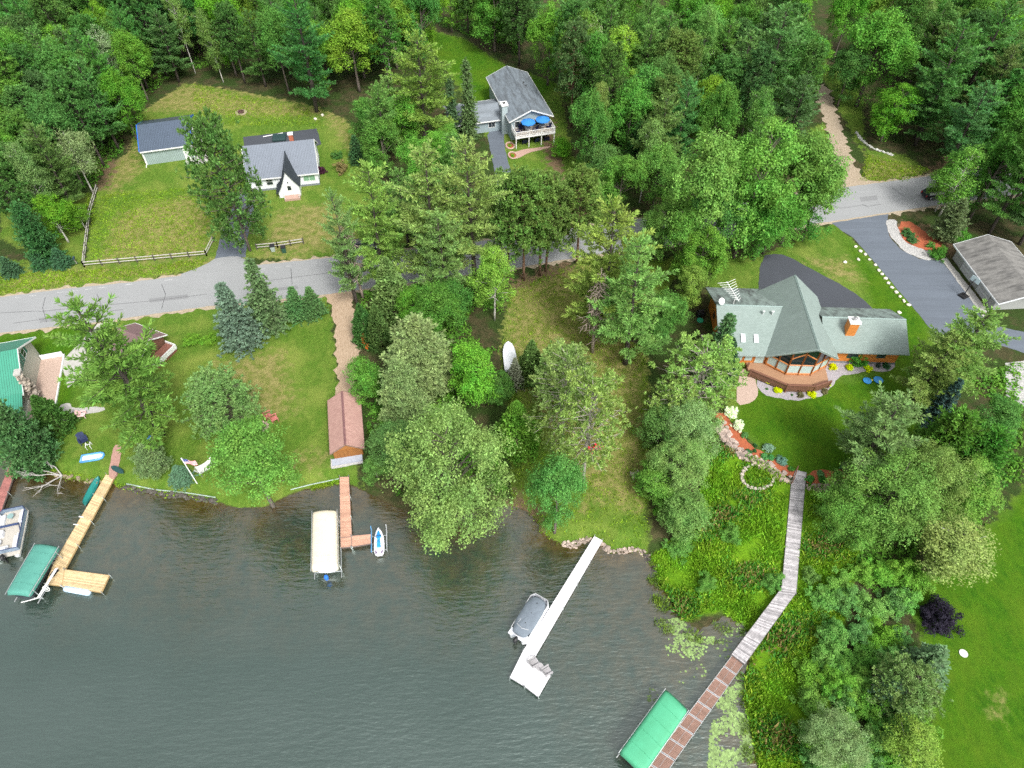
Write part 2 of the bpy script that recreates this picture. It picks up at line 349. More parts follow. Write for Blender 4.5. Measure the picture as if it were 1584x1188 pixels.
# ------------------------------------------------------------------ roads, drives, paths, beds (sheets a few mm above the ground)
def roughen(pl, amp, step=.5):
    out = []; n = len(pl); s0 = 0.
    for i in range(n):
        a, b = pl[i], pl[(i+1) % n]; d = b-a; l = float(np.hypot(*d)); k = max(1, int(l/step))
        if l < 1e-6: continue
        nn = np.array([-d[1], d[0]])/l
        for j in range(k):
            t = s0+l*j/k; w_ = sin(t*1.7+a[0]*.0)+.7*sin(t*4.1+1.3)+.6*sin(t*9.7+.4)+random.uniform(-.8, .8); out.append(a+d*j/k+nn*w_*amp*.45)
        s0 += l
    return np.array(out)
def sheet(name, px, mat, top=1.02, thick=.3, kind='structure', z=1.0, rough=.07):
    pl = roughen(pxpoly(px, z), rough) if abs(px[0][0]) < 1700 and rough else pxpoly(px, z); m = MB(); m.prism([tuple(p) for p in pl], top-thick, top); o = m.build(name, mat); tag(o, kind=kind); return o
def smooth_px(px, it=2):
    p = [tuple(q) for q in px]
    for _ in range(it):
        o = []
        for i in range(len(p)):
            a, b = p[i], p[(i+1) % len(p)]
            o += [(a[0]*.75+b[0]*.25, a[1]*.75+b[1]*.25), (a[0]*.25+b[0]*.75, a[1]*.25+b[1]*.75)]
        p = o
    return p
def asphalt(name, c, c2, tracks=None):
    m, nt, b = nodes(name); V = coords(nt)
    col = mix(nt, noise(nt, V, 14, 3, .8), c, c2); col = mix(nt, ramp(nt, noise(nt, V, .25, 4), ((.35, 0.), (.7, .5))), col, tuple(x*.72 for x in c))
    if tracks:
        w = noise(nt, coords(nt, tracks[0], (0, 0, tracks[1])), 1., 4, .7)
        col = mix(nt, ramp(nt, w, ((.4, .0), (.62, .75))), col, tuple(x*tracks[2] for x in c))
    L(nt, col, b.inputs['Base Color']); b.inputs['Roughness'].default_value = .85; b.inputs['Specular IOR Level'].default_value = .3
    bump(nt, b, noise(nt, V, 40, 2), .3, .02); return m
ROADM = asphalt('worn_asphalt', (.30, .31, .315), (.23, .235, .24), ((.03, .9, 1), R(-16), .82))
BLACKTOP = asphalt('sealed_blacktop', (.135, .158, .192), (.108, .127, .155), ((.06, .8, 1), R(62), .72))
DARKTOP = asphalt('dark_blacktop', (.066, .073, .087), (.052, .058, .070))
SHOULDER = M('sandy_shoulder', (.40, .33, .25), (.24, .20, .13), 3., .95, bmp=.4)
road_up = [(-160, 482), (0, 460), (100, 447), (200, 437), (300, 424), (380, 412), (480, 402), (560, 393), (640, 386), (720, 376), (800, 366), (900, 352), (1000, 337), (1100, 322), (1200, 306), (1280, 293), (1360, 283), (1440, 272), (1540, 257), (1700, 232)]
road_lo = [(1700, 285), (1540, 305), (1440, 319), (1360, 331), (1290, 342), (1200, 354), (1100, 369), (1000, 384), (900, 397), (800, 414), (720, 426), (640, 437), (545, 450), (500, 456), (400, 467), (320, 474), (160, 497), (0, 515), (-160, 538)]
sheet('road', road_up+road_lo, ROADM, 1.030)
sheet('road_shoulder', [(u, v-3) for u, v in road_up]+[(u, v+4) for u, v in road_lo], SHOULDER, 1.012, rough=.5)
sheet('drive_apron', smooth_px([(268, 429), (322, 408), (335, 398), (378, 396), (384, 415), (390, 440), (300, 440)], 1), ROADM, 1.026)
sheet('cottage_drive', [(333, 400), (340, 372), (352, 335), (372, 300), (395, 300), (392, 330), (382, 370), (380, 398)], BLACKTOP, 1.022)
sheet('parking_pad', [(376, 212), (490, 199), (497, 223), (490, 226), (470, 232), (380, 240)], DARKTOP, 1.022)
sheet('left_drive', [(150, 502), (178, 494), (170, 512), (150, 560), (105, 600), (95, 560)], M('pale_concrete', (.42, .41, .38), (.34, .33, .31), 2.), 1.02)
sheet('dirt_drive', smooth_px([(500, 452), (545, 446), (546, 470), (552, 520), (556, 560), (545, 610), (548, 640), (520, 660), (521, 600), (520, 540), (516, 480)], 1), M('gravel_ruts', (.42, .32, .23), (.27, .19, .12), 4., .95, stretch=(2.2, .35, 1), bmp=.4), 1.024, rough=.4)
sheet('house_drive', smooth_px([(752, 200), (778, 196), (782, 240), (800, 290), (800, 375), (770, 380), (772, 300), (760, 240)], 1), BLACKTOP, 1.022)
sheet('dirt_track', smooth_px([(1262, 135), (1280, 128), (1292, 170), (1312, 225), (1330, 275), (1372, 284), (1290, 296), (1300, 270), (1285, 220), (1268, 170)], 1), M('packed_dirt', (.40, .33, .25), (.22, .17, .11), 4., .95, stretch=(1.5, .5, 1), bmp=.5), 1.024, rough=.6)
sheet('log_house_drive', smooth_px([(1176, 396), (1205, 392), (1222, 398), (1262, 420), (1310, 445), (1350, 474), (1352, 492), (1260, 500), (1172, 470)], 1), DARKTOP, 1.022)
sheet('garage_drive', [(1286, 345), (1374, 331), (1371, 348), (1376, 366), (1392, 385), (1422, 401), (1456, 403), (1525, 489), (1545, 505), (1590, 515), (1660, 520), (1660, 570), (1584, 546), (1537, 531), (1500, 526), (1452, 524), (1411, 474), (1346, 398), (1320, 368), (1304, 358)], BLACKTOP, 1.022)
sheet('garage_apron', [(1456, 401), (1464, 399), (1531, 484), (1522, 492)], M('pale_concrete', (.42, .41, .38)), 1.035)
sheet('shed_apron', [(299, 203), (320, 202), (322, 252), (286, 256), (287, 249), (299, 246)], M('pale_concrete', (.42, .41, .38)), 1.025)
GRAVEL = M('grey_gravel', (.42, .39, .42), (.22, .2, .21), 9., .95, bmp=.6)
MULCH = M('red_mulch', (.42, .12, .05), (.24, .06, .03), 7., .95, bmp=.6)
RIVER = M('river_rock', (.46, .45, .43), (.25, .25, .25), 7., .8, bmp=.9, lo=.42, hi=.58)
sheet('gravel_bed', smooth_px([(1170, 584), (1172, 603), (1190, 614), (1226, 620), (1264, 616), (1287, 601), (1293, 584), (1340, 574), (1382, 574), (1386, 564), (1370, 556), (1285, 552), (1230, 570), (1190, 570)], 1), GRAVEL, 1.03, rough=.15)
sheet('paver_path', smooth_px([(1146, 570), (1168, 570), (1168, 590), (1174, 608), (1166, 622), (1138, 628), (1140, 600)], 1), M('tan_pavers', (.48, .36, .30), (.34, .25, .2), 5., .9, bmp=.4), 1.035)
sheet('river_rock_bed', smooth_px([(1373, 340), (1386, 340), (1390, 352), (1394, 368), (1416, 384), (1456, 391), (1455, 402), (1424, 402), (1394, 386), (1375, 362), (1370, 348)], 1), RIVER, 1.05, rough=.2)
sheet('mulch_bed', smooth_px([(1388, 343), (1412, 343), (1430, 360), (1458, 376), (1462, 392), (1416, 386), (1394, 369)], 1), MULCH, 1.04, rough=.25)
sheet('garden_mulch', smooth_px([(1104, 640), (1122, 640), (1142, 664), (1162, 688), (1190, 705), (1232, 727), (1228, 742), (1180, 724), (1146, 708), (1124, 680)], 1), MULCH, 1.025, rough=.25)
sheet('garden_mulch', smooth_px([(1246, 730), (1290, 726), (1340, 718), (1345, 735), (1300, 748), (1248, 752)], 1), MULCH, 1.025, rough=.25)
sheet('brick_path', smooth_px([(176, 688), (189, 688), (187, 712), (178, 740), (166, 738), (172, 712)], 1), M('red_pavers', (.40, .24, .20), (.30, .17, .14), 4., .9, bmp=.3), 1.03)
sheet('stone_path', smooth_px([(90, 628), (108, 622), (112, 632), (160, 628), (164, 636), (118, 642), (100, 652), (90, 648)], 1), M('pale_concrete', (.42, .41, .38)), 1.022)
sheet('patio', smooth_px([(796, 233), (850, 226), (852, 228), (836, 232), (818, 236), (800, 246), (794, 244)], 1), M('brick_patio', (.45, .30, .24), (.34, .22, .18), 5., .9), 1.03)
sheet('gravel_bed', [(1555, 562), (1600, 556), (1600, 640), (1556, 612)], RIVER, 1.03)
sheet('rear_patch', [(1062, 4), (1110, 2), (1112, 16), (1066, 18)], M('packed_dirt', (.42, .32, .24)), 1.02)
# worn edge line and cracks in the road surface
mk_ = MB()
for i in range(26):
    u = 25+i*21+random.uniform(-3, 3); w = random.uniform(5, 16)
    if random.random() < .4 or 268 < u < 395: continue
    f = lambda q: 460-.1150*q-(.0 if q < 300 else 0)
    a, b = P(u, f(u)+3.2), P(u+w, f(u+w)+3.2); n = Vector((-(b-a).y, (b-a).x, 0)).normalized()*.045
    mk_.slab([a-n+Vector((0, 0, .036)), b-n+Vector((0, 0, .036)), b+n+Vector((0, 0, .036)), a+n+Vector((0, 0, .036))], .01)
for u, v, w_, h_ in ((230, 462, 60, 6), (60, 492, 46, 7), (1330, 305, 26, 7), (420, 446, 40, 5)):   # tar patches
    q = [P(u, v, 1.034), P(u+w_, v-w_*.115, 1.034), P(u+w_+2, v-w_*.115+h_, 1.034), P(u+2, v+h_, 1.034)]; m = MB(); m.slab(q, .01); tag(m.build('road_patch', M('patched_asphalt', (.215, .22, .225), (.17, .175, .18), 9., .9)), kind='structure')
tag(mk_.build('road_marking', M('worn_white_paint', (.55, .55, .54), (.31, .32, .32), 5., lo=.4, hi=.55)), kind='structure')
ck = MB()
for path in ([(1300, 322), (1318, 320), (1334, 317), (1344, 321)], [(1334, 316), (1342, 319)], [(1344, 319), (1362, 316)], [(60, 482), (140, 474), (230, 466), (320, 455)], [(0, 484), (60, 481)], [(400, 436), (470, 427), (540, 418)], [(20, 500), (110, 488), (190, 479)], [(150, 455), (156, 470), (150, 490)], [(1288, 318), (1300, 322)], [(1400, 305), (1380, 290)], [(250, 440), (256, 455), (250, 478)], [(450, 415), (452, 440)], [(70, 460), (66, 476), (72, 498)]):
    q = [P(u, v, 1.028) for u, v in path]; ck.tube(q, .035, 4)
tag(ck.build('road_cracks', M('crack_tar', (.06, .06, .065))), kind='structure')
# ------------------------------------------------------------------ foliage
def unit(a): return a/np.maximum(np.linalg.norm(a, axis=-1, keepdims=True), 1e-9)
def leaf_mesh(name, C, D, Nn, Ln, Wd, mat=None):
    "one small diamond-shaped leaf / needle spray per row"
    D = unit(D); S_ = unit(np.cross(Nn, D)); n = len(C); Ln = np.broadcast_to(np.asarray(Ln, float), (n,))[:, None]; Wd = np.broadcast_to(np.asarray(Wd, float), (n,))[:, None]
    v = np.empty((n, 4, 3)); v[:, 0] = C-D*Ln*.5; v[:, 1] = C+S_*Wd*.5+D*Ln*.08; v[:, 2] = C+D*Ln*.5; v[:, 3] = C-S_*Wd*.5+D*Ln*.08
    me = bpy.data.meshes.new(name); me.vertices.add(n*4); me.vertices.foreach_set('co', v.ravel())
    me.loops.add(n*4); me.loops.foreach_set('vertex_index', np.arange(n*4, dtype=np.int32)); me.polygons.add(n)
    me.polygons.foreach_set('loop_start', np.arange(0, n*4, 4, dtype=np.int32)); me.polygons.foreach_set('loop_total', np.full(n, 4, np.int32))
    me.materials.append(mat or LEAF); me.update(); return me
def rdir(n): return unit(rng.normal(size=(n, 3)))
def clump_leaves(cen, rad, per, size, up=.35, flat=.8, asp=.62):
    "leaves spread over and inside irregular clumps"
    k = len(cen); d = rdir(k*per); d[:, 2] = d[:, 2]*1.0+up; d = unit(d)
    c = np.repeat(cen, per, 0); r = np.repeat(rad, per)[:, None]*(rng.uniform(.35, 1.12, (k*per, 1))**.6)
    lump = 1+.25*np.sin(d[:, :1]*5+c[:, :1]*3)+.2*np.cos(d[:, 1:2]*6+c[:, 1:2]*4)
    p = c+d*r*lump*np.array([1, 1, flat]); n = unit(d*.8+np.array([0, 0, .55])+rng.normal(size=d.shape)*.45); t = unit(np.cross(n, rdir(k*per)))
    s = size*rng.uniform(.45, 1.5, k*per); return p, t, n, s, s*asp
def crown_round(name, h, w, nc=90, per=120, size=.3, zc=.58, rz=.42, cr=(.11, .18), inner=.3, nl=9):
    "a crown of several leafy lobes, each built of clumps, so that its outline is uneven"
    ld = rdir(nl); ld[:, 2] = np.where(rng.random(nl) < .62, np.abs(ld[:, 2]), -np.abs(ld[:, 2])*.8); ld = unit(ld); ld[0] = (0, 0, 1.); lr = rng.uniform(.46, .66, nl); lo = rng.uniform(.30, .58, nl); lo[0] = .45
    k = rng.integers(0, nl, nc); d = rdir(nc); d = unit(d+ld[k]*.75+np.array([0, 0, .25]))
    c = (ld[k]*lo[k][:, None]+d*(lr[k]*np.where(rng.random(nc) < inner, .35, .85))[:, None])*np.array([w/2, w/2, rz*h])*.92; c[:, 2] += zc*h
    return leaf_mesh(name, *clump_leaves(c, rng.uniform(*cr, nc)*w, per, size)), c
def tufts(pos, dr, nb, ln, wd, spread):
    "needle sprays: nb blades fanning out from each position around its direction"
    k = len(pos); d = np.repeat(unit(dr), nb, 0)+rng.normal(size=(k*nb, 3))*spread; d = unit(d)
    l = ln*rng.uniform(.7, 1.25, k*nb); p = np.repeat(pos, nb, 0)+d*l[:, None]*.5; up = np.array([0, 0, 1.])+rng.normal(size=d.shape)*.45; return p, d, unit(up-d*(up*d).sum(1, keepdims=True)), l, wd*rng.uniform(.7, 1.3, k*nb)
def conifer(name, h, w, prof, z0, dz, nbr, rise, start=.25, twig=.45, sp=.42, nb=7, ln=.5, wd=.13, spread=.55, uplift=.35, miss=.05, tipcurve=.12, jit=.25):
    pos = []; dr = []; limbs = []; z = z0*h; ph = 0
    while z < h*.985:
        t = (z-z0*h)/(h-z0*h); base = prof(t)*w/2
        for k in range(max(3, int(nbr*(1-.35*t)))):
            if random.random() < miss: continue
            ph += 2.399+random.uniform(-.3, .3); Lb = max(.25, base*random.uniform(1-jit*1.6, 1+jit*.7)); el = rise(t)+random.uniform(-.12, .12); zz = z+random.uniform(-.3, .3)*dz
            ca, sa, ce, se = cos(ph), sin(ph), cos(el), sin(el)
            pt = lambda s: (ca*s*Lb*ce, sa*s*Lb*ce, zz+s*Lb*se+tipcurve*Lb*s*s)
            limbs.append([pt(0), pt(.5), pt(.96)]); ns = max(2, int(Lb*(1-start)/sp))
            for i in range(ns+1):
                s = start+(1-start)*i/ns; p = pt(s); pos.append(p); dr.append((ca*ce, sa*ce, se+uplift))
                tl = twig*Lb*(1.08-s)*random.uniform(.6, 1.1)
                for sg in (-1, 1):
                    a2 = ph+sg*random.uniform(.7, 1.15); q = sp*.9
                    while q < tl:
                        pos.append((p[0]+cos(a2)*q, p[1]+sin(a2)*q, p[2]+q*.08+random.uniform(-.08, .08))); dr.append((cos(a2), sin(a2), uplift)); q += sp
        z += dz*(1-.45*t)
    for i in range(4): pos.append((0, 0, h-.25*i)); dr.append((0, 0, 1))
    return leaf_mesh(name, *tufts(np.array(pos), np.array(dr), nb, ln, wd, spread)), limbs
def redpine(name, h, w, z0=.36, n=105, tuft=.46, nb=14, dens=10, wd=.14):
    "long bare stem, open rounded crown of needle pom-poms at the branch ends"
    pos = []; dr = []; limbs = []
    for i in range(n):
        t = (i+random.random())/n; z = h*(z0+(1-z0)*t*.97); R_ = w/2*(1-((t-.35)/.72)**2)**.5 if abs(t-.35) < .7 else w*.12
        a = i*2.4+random.uniform(-.4, .4); Lb = R_*random.uniform(.6, 1.05); el = -.1+.75*t+random.uniform(-.15, .2)
        e = np.array([cos(a)*Lb*cos(el), sin(a)*Lb*cos(el), z+Lb*sin(el)*.8]); s = np.array([0, 0, z]); limbs.append([tuple(s), tuple(s*.5+e*.5+np.array([0, 0, -.1])), tuple(e)])
        for k in range(dens):
            f = random.uniform(.5, 1.02); q = s+(e-s)*f+np.array([random.gauss(0, .45), random.gauss(0, .45), random.gauss(.12, .25)])*(.4+.35*Lb/3); pos.append(q); dr.append(unit(np.array([cos(a)*.5, sin(a)*.5, .9])))
    return leaf_mesh(name, *tufts(np.array(pos), np.array(dr), nb, tuft, wd, .85)), limbs
def spray_cone(name, h, w, n=6500, z0=.03, ln=.4, wd=.17, power=.8, round_=.12):
    "dense upright sprays on a tapering column (cedar, arborvitae)"
    t = rng.random(n)**1.15; a = rng.uniform(0, 2*pi, n); lob = 1+.14*np.sin(a*3+t*9)+.12*np.sin(a*7-t*23)+.1*np.sin(a*11+t*40)
    rr = w/2*((1-t)**power*(1-round_)+round_*np.sqrt(np.clip(1-t, 0, 1)))*lob*rng.uniform(.62, 1.03, n)
    p = np.stack([np.cos(a)*rr, np.sin(a)*rr, h*(z0+(1-z0)*t)], 1); out = np.stack([np.cos(a), np.sin(a), np.zeros(n)], 1)
    d = unit(out*.55+np.array([0, 0, .8])+rng.normal(size=(n, 3))*.35); nn = unit(out+np.array([0, 0, .5])+rng.normal(size=(n, 3))*.5); l = ln*rng.uniform(.6, 1.3, n)
    return leaf_mesh(name, p, d, nn, l, wd*rng.uniform(.7, 1.3, n)), []
def trunk_mesh(name, h, r, limbs, top=.96, lean=.0, lr=.06, n=8):
    m = MB(); k = 7; bend = random.uniform(-.25, .25)
    m.tube([(lean*h*(i/k)+bend*sin(3*i/k)*.3, bend*sin(4*i/k)*.3, -.3+h*top*i/k) for i in range(k+1)], r, n, 0, r*.14)
    for q in limbs: m.tube(q, lr, 4, 0, lr*.3)
    me_o = m.build(name, BARK, smooth=True); me = me_o.data; bpy.data.objects.remove(me_o); return me
def limbs_to(c, h, z0=.3, every=3):
    out = []
    for q in c[::every]:
        z = max(z0*h, q[2]-.55*math.hypot(q[0], q[1])-.3); out.append([(0, 0, z), (q[0]*.5, q[1]*.5, z+(q[2]-z)*.6), tuple(q)])
    return out
PRO = {}
def pro(kind, h, w, cm, tm): PRO.setdefault(kind, []).append((cm, tm, h, w))
for i in range(5):
    cm, c = crown_round('maple_crown', 14, 10, 135, 230, .215, .53, .47, cr=(.07, .13), nl=11); pro('maple', 14, 10, cm, trunk_mesh('maple_trunk', 12, .26, limbs_to(c, 14), .8))
for i in range(2):
    cm, c = crown_round('small_maple_crown', 8, 6.5, 105, 190, .165, .54, .47, (.08, .14)); pro('smallmaple', 8, 6.5, cm, trunk_mesh('small_maple_trunk', 7, .14, limbs_to(c, 8), .8))
for i in range(2):
    cm, c = crown_round('willow_crown', 11, 12, 250, 150, .165, .47, .52, (.05, .09), .15, 26); pro('willow', 11, 12, cm, trunk_mesh('willow_trunk', 8, .3, limbs_to(c, 11, .1), .7))
for i in range(2):
    cm, c = crown_round('birch_crown', 13, 6, 115, 130, .165, .57, .44, (.08, .15), .35, 12); pro('birch', 13, 6, cm, trunk_mesh('birch_trunk', 13, .13, limbs_to(c, 13, .35, 2), .95, 0, .045))
for i in range(2):
    cm, c = crown_round('pale_crown', 10, 7, 90, 110, .16, .62, .38, (.08, .14), .3, 11); pro('sparse', 10, 7, cm, trunk_mesh('pale_trunk', 10, .14, limbs_to(c, 10, .3, 3), .93, 0, .055))
wp = lambda t: (1-t)**.55*(.75+.7*t if t < .4 else 1.03)
for i in range(3):
    cm, lb = conifer('white_pine_crown', 20, 11, wp, .22, 1.45, 6, lambda t: .0+.55*t, .26, .40, 0.36, 13, .56, .11, .44, .36, .05, .2, .34); pro('whitepine', 20, 11, cm, trunk_mesh('white_pine_trunk', 20, .33, lb))
for i in range(2):
    cm, lb = conifer('small_pine_crown', 11, 8, lambda t: (1-t)**.7*(.75+.6*t if t < .4 else 1.), .1, .65, 8, lambda t: .1+.5*t, .15, .5, .36, 9, .46, .13, .55, .45, .03, .14, .25); pro('smallpine', 11, 8, cm, trunk_mesh('small_pine_trunk', 11, .2, lb))
for i in range(3):
    cm, lb = redpine('red_pine_crown', 18, 8); pro('redpine', 18, 8, cm, trunk_mesh('red_pine_trunk', 18, .24, lb, .95, 0, .05))
for i in range(2):
    cm, lb = redpine('low_pine_crown', 11, 9, .16, 120, .40, 14, 10, .13); pro('lowpine', 11, 9, cm, trunk_mesh('low_pine_trunk', 11, .2, lb, .92, 0, .05))
for i in range(2):
    cm, lb = conifer('spruce_crown', 11, 5, lambda t: (1-t)**.88, .06, .55, 9, lambda t: -.28+.35*t, .12, .38, .32, 8, .38, .17, .5, .15, .03, .08, .18); pro('spruce', 11, 5, cm, trunk_mesh('spruce_trunk', 11, .17, lb))
for i in range(2):
    cm, lb = conifer('thin_spruce_crown', 15, 3.4, lambda t: (1-t)**.6*.9+.1, .05, .5, 8, lambda t: -.45+.3*t, .12, .4, .30, 8, .36, .17, .5, .05, .05, .05, .3); pro('thinspruce', 15, 3.4, cm, trunk_mesh('thin_spruce_trunk', 15, .16, lb))
for i in range(2):
    cm, lb = spray_cone('cedar_crown', 9, 4.2, 8000); pro('cedar', 9, 4.2, cm, trunk_mesh('cedar_trunk', 9, .14, lb, .9))
for i in range(2):
    cm, lb = conifer('dense_pine_crown', 10, 8, lambda t: (1-t)**.55*(.9+.3*t), .03, .55, 9, lambda t: .05+.45*t, .2, .5, .36, 8, .46, .16, .45, .4, .03, .12, .2); pro('densepine', 10, 8, cm, trunk_mesh('dense_pine_trunk', 10, .2, lb))
for i in range(2):
    cm, lb = conifer('feathery_crown', 14, 10, lambda t: (1-t)**.6*(.8+.5*t if t < .4 else 1.), .08, .75, 9, lambda t: .05+.4*t, .12, .55, .36, 9, .46, .15, .75, .25, .03, .1, .22); pro('feathery', 14, 10, cm, trunk_mesh('feathery_trunk', 14, .24, lb))
for i in range(2):   # bare dead conifer: whorled twigs only
    lb = []
    for k in range(95):
        z = 3.5+8*k/95; a = k*2.4; q = (1.9-1.3*k/95)*random.uniform(.5, 1.1); e = (cos(a)*q, sin(a)*q, z+random.uniform(-.5, .3)); lb.append([(0, 0, z), (e[0]*.5, e[1]*.5, z+.1), e])
        for s in (.45, .7):
            b2 = a+random.choice((-.8, .8)); l2 = q*.45; lb.append([(e[0]*s, e[1]*s, z+(e[2]-z)*s), (e[0]*s+cos(b2)*l2, e[1]*s+sin(b2)*l2, z+(e[2]-z)*s-.15)])
    PRO.setdefault('dead', []).append((None, trunk_mesh('dead_trunk', 12, .17, lb, .97, 0, .045), 12, 4))
for i in range(3):
    c = rdir(60); c[:, 2] = np.abs(c[:, 2]); c = c*rng.uniform(.35, 1., (60, 1))*np.array([1.6, 1.6, 2.3])*(1+.25*np.sin(3*np.arctan2(c[:, 1], c[:, 0])+i*2))[:, None]; c[:, 2] += .3
    PRO.setdefault('shrub', []).append((leaf_mesh('shrub_leaves', *clump_leaves(c, rng.uniform(.22, .5, 60), 170, .13)), None, 3., 4.))
for i in range(2):
    c = rdir(14); c[:, 2] = np.abs(c[:, 2]); c = c*rng.uniform(.3, .8, (14, 1))*np.array([.4, .4, .38]); c[:, 2] += .1
    PRO.setdefault('bush', []).append((leaf_mesh('bush_leaves', *clump_leaves(c, rng.uniform(.13, .2, 14), 90, .10)), None, .7, 1.1))
for i in range(2):
    cm, lb = redpine('open_pine_crown', 15, 9, .28, 85, .42, 14, 7, .12); pro('openpine', 15, 9, cm, trunk_mesh('open_pine_trunk', 15, .2, lb, .95, 0, .055))
BK = {'grey': (.14, .115, .095), 'dark': (.075, .06, .05), 'birch': (.55, .53, .48), 'red': (.20, .115, .075), 'dead': (.36, .29, .24), 'pale': (.36, .33, .28), 'tan': (.30, .22, .15)}
KBARK = {'maple': 'grey', 'smallmaple': 'grey', 'willow': 'dark', 'birch': 'birch', 'sparse': 'birch', 'whitepine': 'dark', 'smallpine': 'dark', 'redpine': 'red', 'lowpine': 'grey', 'openpine': 'pale', 'spruce': 'dark', 'thinspruce': 'dark', 'cedar': 'tan', 'densepine': 'dark', 'feathery': 'dark', 'dead': 'dead'}
TN = {'maple': ('maple_tree', 'tree'), 'smallmaple': ('young_maple', 'tree'), 'willow': ('willow_tree', 'tree'), 'birch': ('birch_tree', 'tree'), 'sparse': ('thin_tree', 'tree'), 'whitepine': ('white_pine', 'pine tree'), 'smallpine': ('young_pine', 'pine tree'), 'redpine': ('red_pine', 'pine tree'), 'lowpine': ('bushy_pine', 'pine tree'), 'openpine': ('open_pine', 'pine tree'), 'spruce': ('spruce_tree', 'spruce'), 'thinspruce': ('slender_spruce', 'spruce'), 'cedar': ('cedar_tree', 'cedar'), 'densepine': ('dense_conifer', 'conifer'), 'feathery': ('feathery_conifer', 'conifer'), 'dead': ('dead_tree', 'tree'), 'shrub': ('shrub', 'shrub'), 'bush': ('garden_shrub', 'shrub')}
PLACED = []; TCNT = {}
def place_tree(kind, x, y, h, w, col, label, group=None, bark=None, jit=.08, rz=None):
    i = TCNT[kind] = TCNT.get(kind, -1)+1; cm, tm, h0, w0 = PRO[kind][i % len(PRO[kind])]; nm, cat = TN[kind]
    z = H(x, y); PLACED.append((x, y, w)); q_ = .22 if max(col[0], col[2]*1.5) < col[1] and kind not in ('bush',) else 0; col = tuple((c*(1-q_)+g_*q_)*random.uniform(1-jit, 1+jit) for c, g_ in zip(col, (.085, .16, .046))); rz = random.uniform(0, 6.28) if rz is None else rz
    sc = (w/w0, w/w0, h/h0)
    if tm is None:
        o = bpy.data.objects.new(nm, cm); COL.objects.link(o); o.location = (x, y, z-.05); o.color = (*col, 1); tag(o, label, cat, group)
    else:
        o = thing(nm, label, cat, (x, y, z), group=group)
        t = bpy.data.objects.new('trunk', tm); COL.objects.link(t); t.parent = o; t.color = (*BK[bark or KBARK[kind]], 1)
        if cm: c = bpy.data.objects.new('crown', cm); COL.objects.link(c); c.parent = o; c.color = (*col, 1)
    o.scale = sc; o.rotation_euler = (random.uniform(-.03, .03), random.uniform(-.03, .03), rz); return o
def top_tree(kind, u, v, h, w, col, label, **k):
    p = P(u, v, 1+h); return place_tree(kind, p.x, p.y, h, w, col, label, **k)
def span_tree(kind, u, v, ub, vb, w, col, label, **k):
    "stands at photo pixel (ub, vb) and reaches up to the photo row v"
    p = G(ub, vb); a = -(v-594)/F_PX; h = CAMH-p.z-p.y*(sP-cP*a)/(cP+a*sP); return place_tree(kind, p.x, p.y, h, w, col, label, **k)
def base_tree(kind, u, v, h, w, col, label, **k):
    p = G(u, v); return place_tree(kind, p.x, p.y, h, w, col, label, **k)
# ------------------------------------------------------------------ buildings
WHITE = M('white_paint', (.78, .78, .77), (.66, .67, .66), 2., .5)
GLASS = M_glass()
def window(par, x, y, z, w, h, face='-y', frame=None, glass=None, bars=1, bar=.07, name='window', hbar=0, label=None):
    "a framed window on a wall; (x, y, z) is the middle of its sill on the wall face"
    a = {'-y': 0, '+x': R(90), '+y': R(180), '-x': R(-90)}[face] if isinstance(face, str) else face
    m = MB(); t = bar
    m.box(-w/2-t, -.05, -t, w/2+t, .02, 0); m.box(-w/2-t, -.05, h, w/2+t, .02, h+t); m.box(-w/2-t, -.05, 0, -w/2, .02, h); m.box(w/2, -.05, 0, w/2+t, .02, h)
    for i in range(bars): q = -w/2+w*(i+1)/(bars+1); m.box(q-t*.35, -.045, 0, q+t*.35, .015, h)
    for i in range(hbar): q = h*(i+1)/(hbar+1); m.box(-w/2, -.04, q-t*.3, w/2, .012, q+t*.3)
    o = m.build(name, frame or WHITE, par, loc=(x, y, z), rz=a)
    bx('pane', glass or GLASS, o, -w/2, -.022, 0, w/2, -.006, h)
    if label: o['label'] = label
    return o
def door(par, x, y, z, w, h, mat, face='-y', name='door', panel=True):
    a = {'-y': 0, '+x': R(90), '+y': R(180), '-x': R(-90)}[face]
    m = MB(); m.box(-w/2, -.05, 0, w/2, .01, h)
    o = m.build(name, mat, par, loc=(x, y, z), rz=a); k = MB(); k.ball((w*.36, -.1, h*.47), (.05, .05, .05)); k.build('handle', M('brushed_steel', (.5, .5, .5), rough=.3, metal=.8), o); return o
def gable_walls(par, x0, y0, x1, y1, z0, ze, zr, axis, mat, name='wall'):
    "one storey box with gable ends; axis: the way the ridge runs"
    m = MB()
    if axis == 'x':
        yc = (y0+y1)/2; prof = [(y0, z0), (y1, z0), (y1, ze), (yc, zr), (y0, ze)]; m.loft([[(x0, a, b) for a, b in prof], [(x1, a, b) for a, b in prof]])
    else:
        xc = (x0+x1)/2; prof = [(x0, z0), (x1, z0), (x1, ze), (xc, zr), (x0, ze)]; m.loft([[(a, y0, b) for a, b in prof], [(a, y1, b) for a, b in prof]])
    return m.build(name, mat, par)
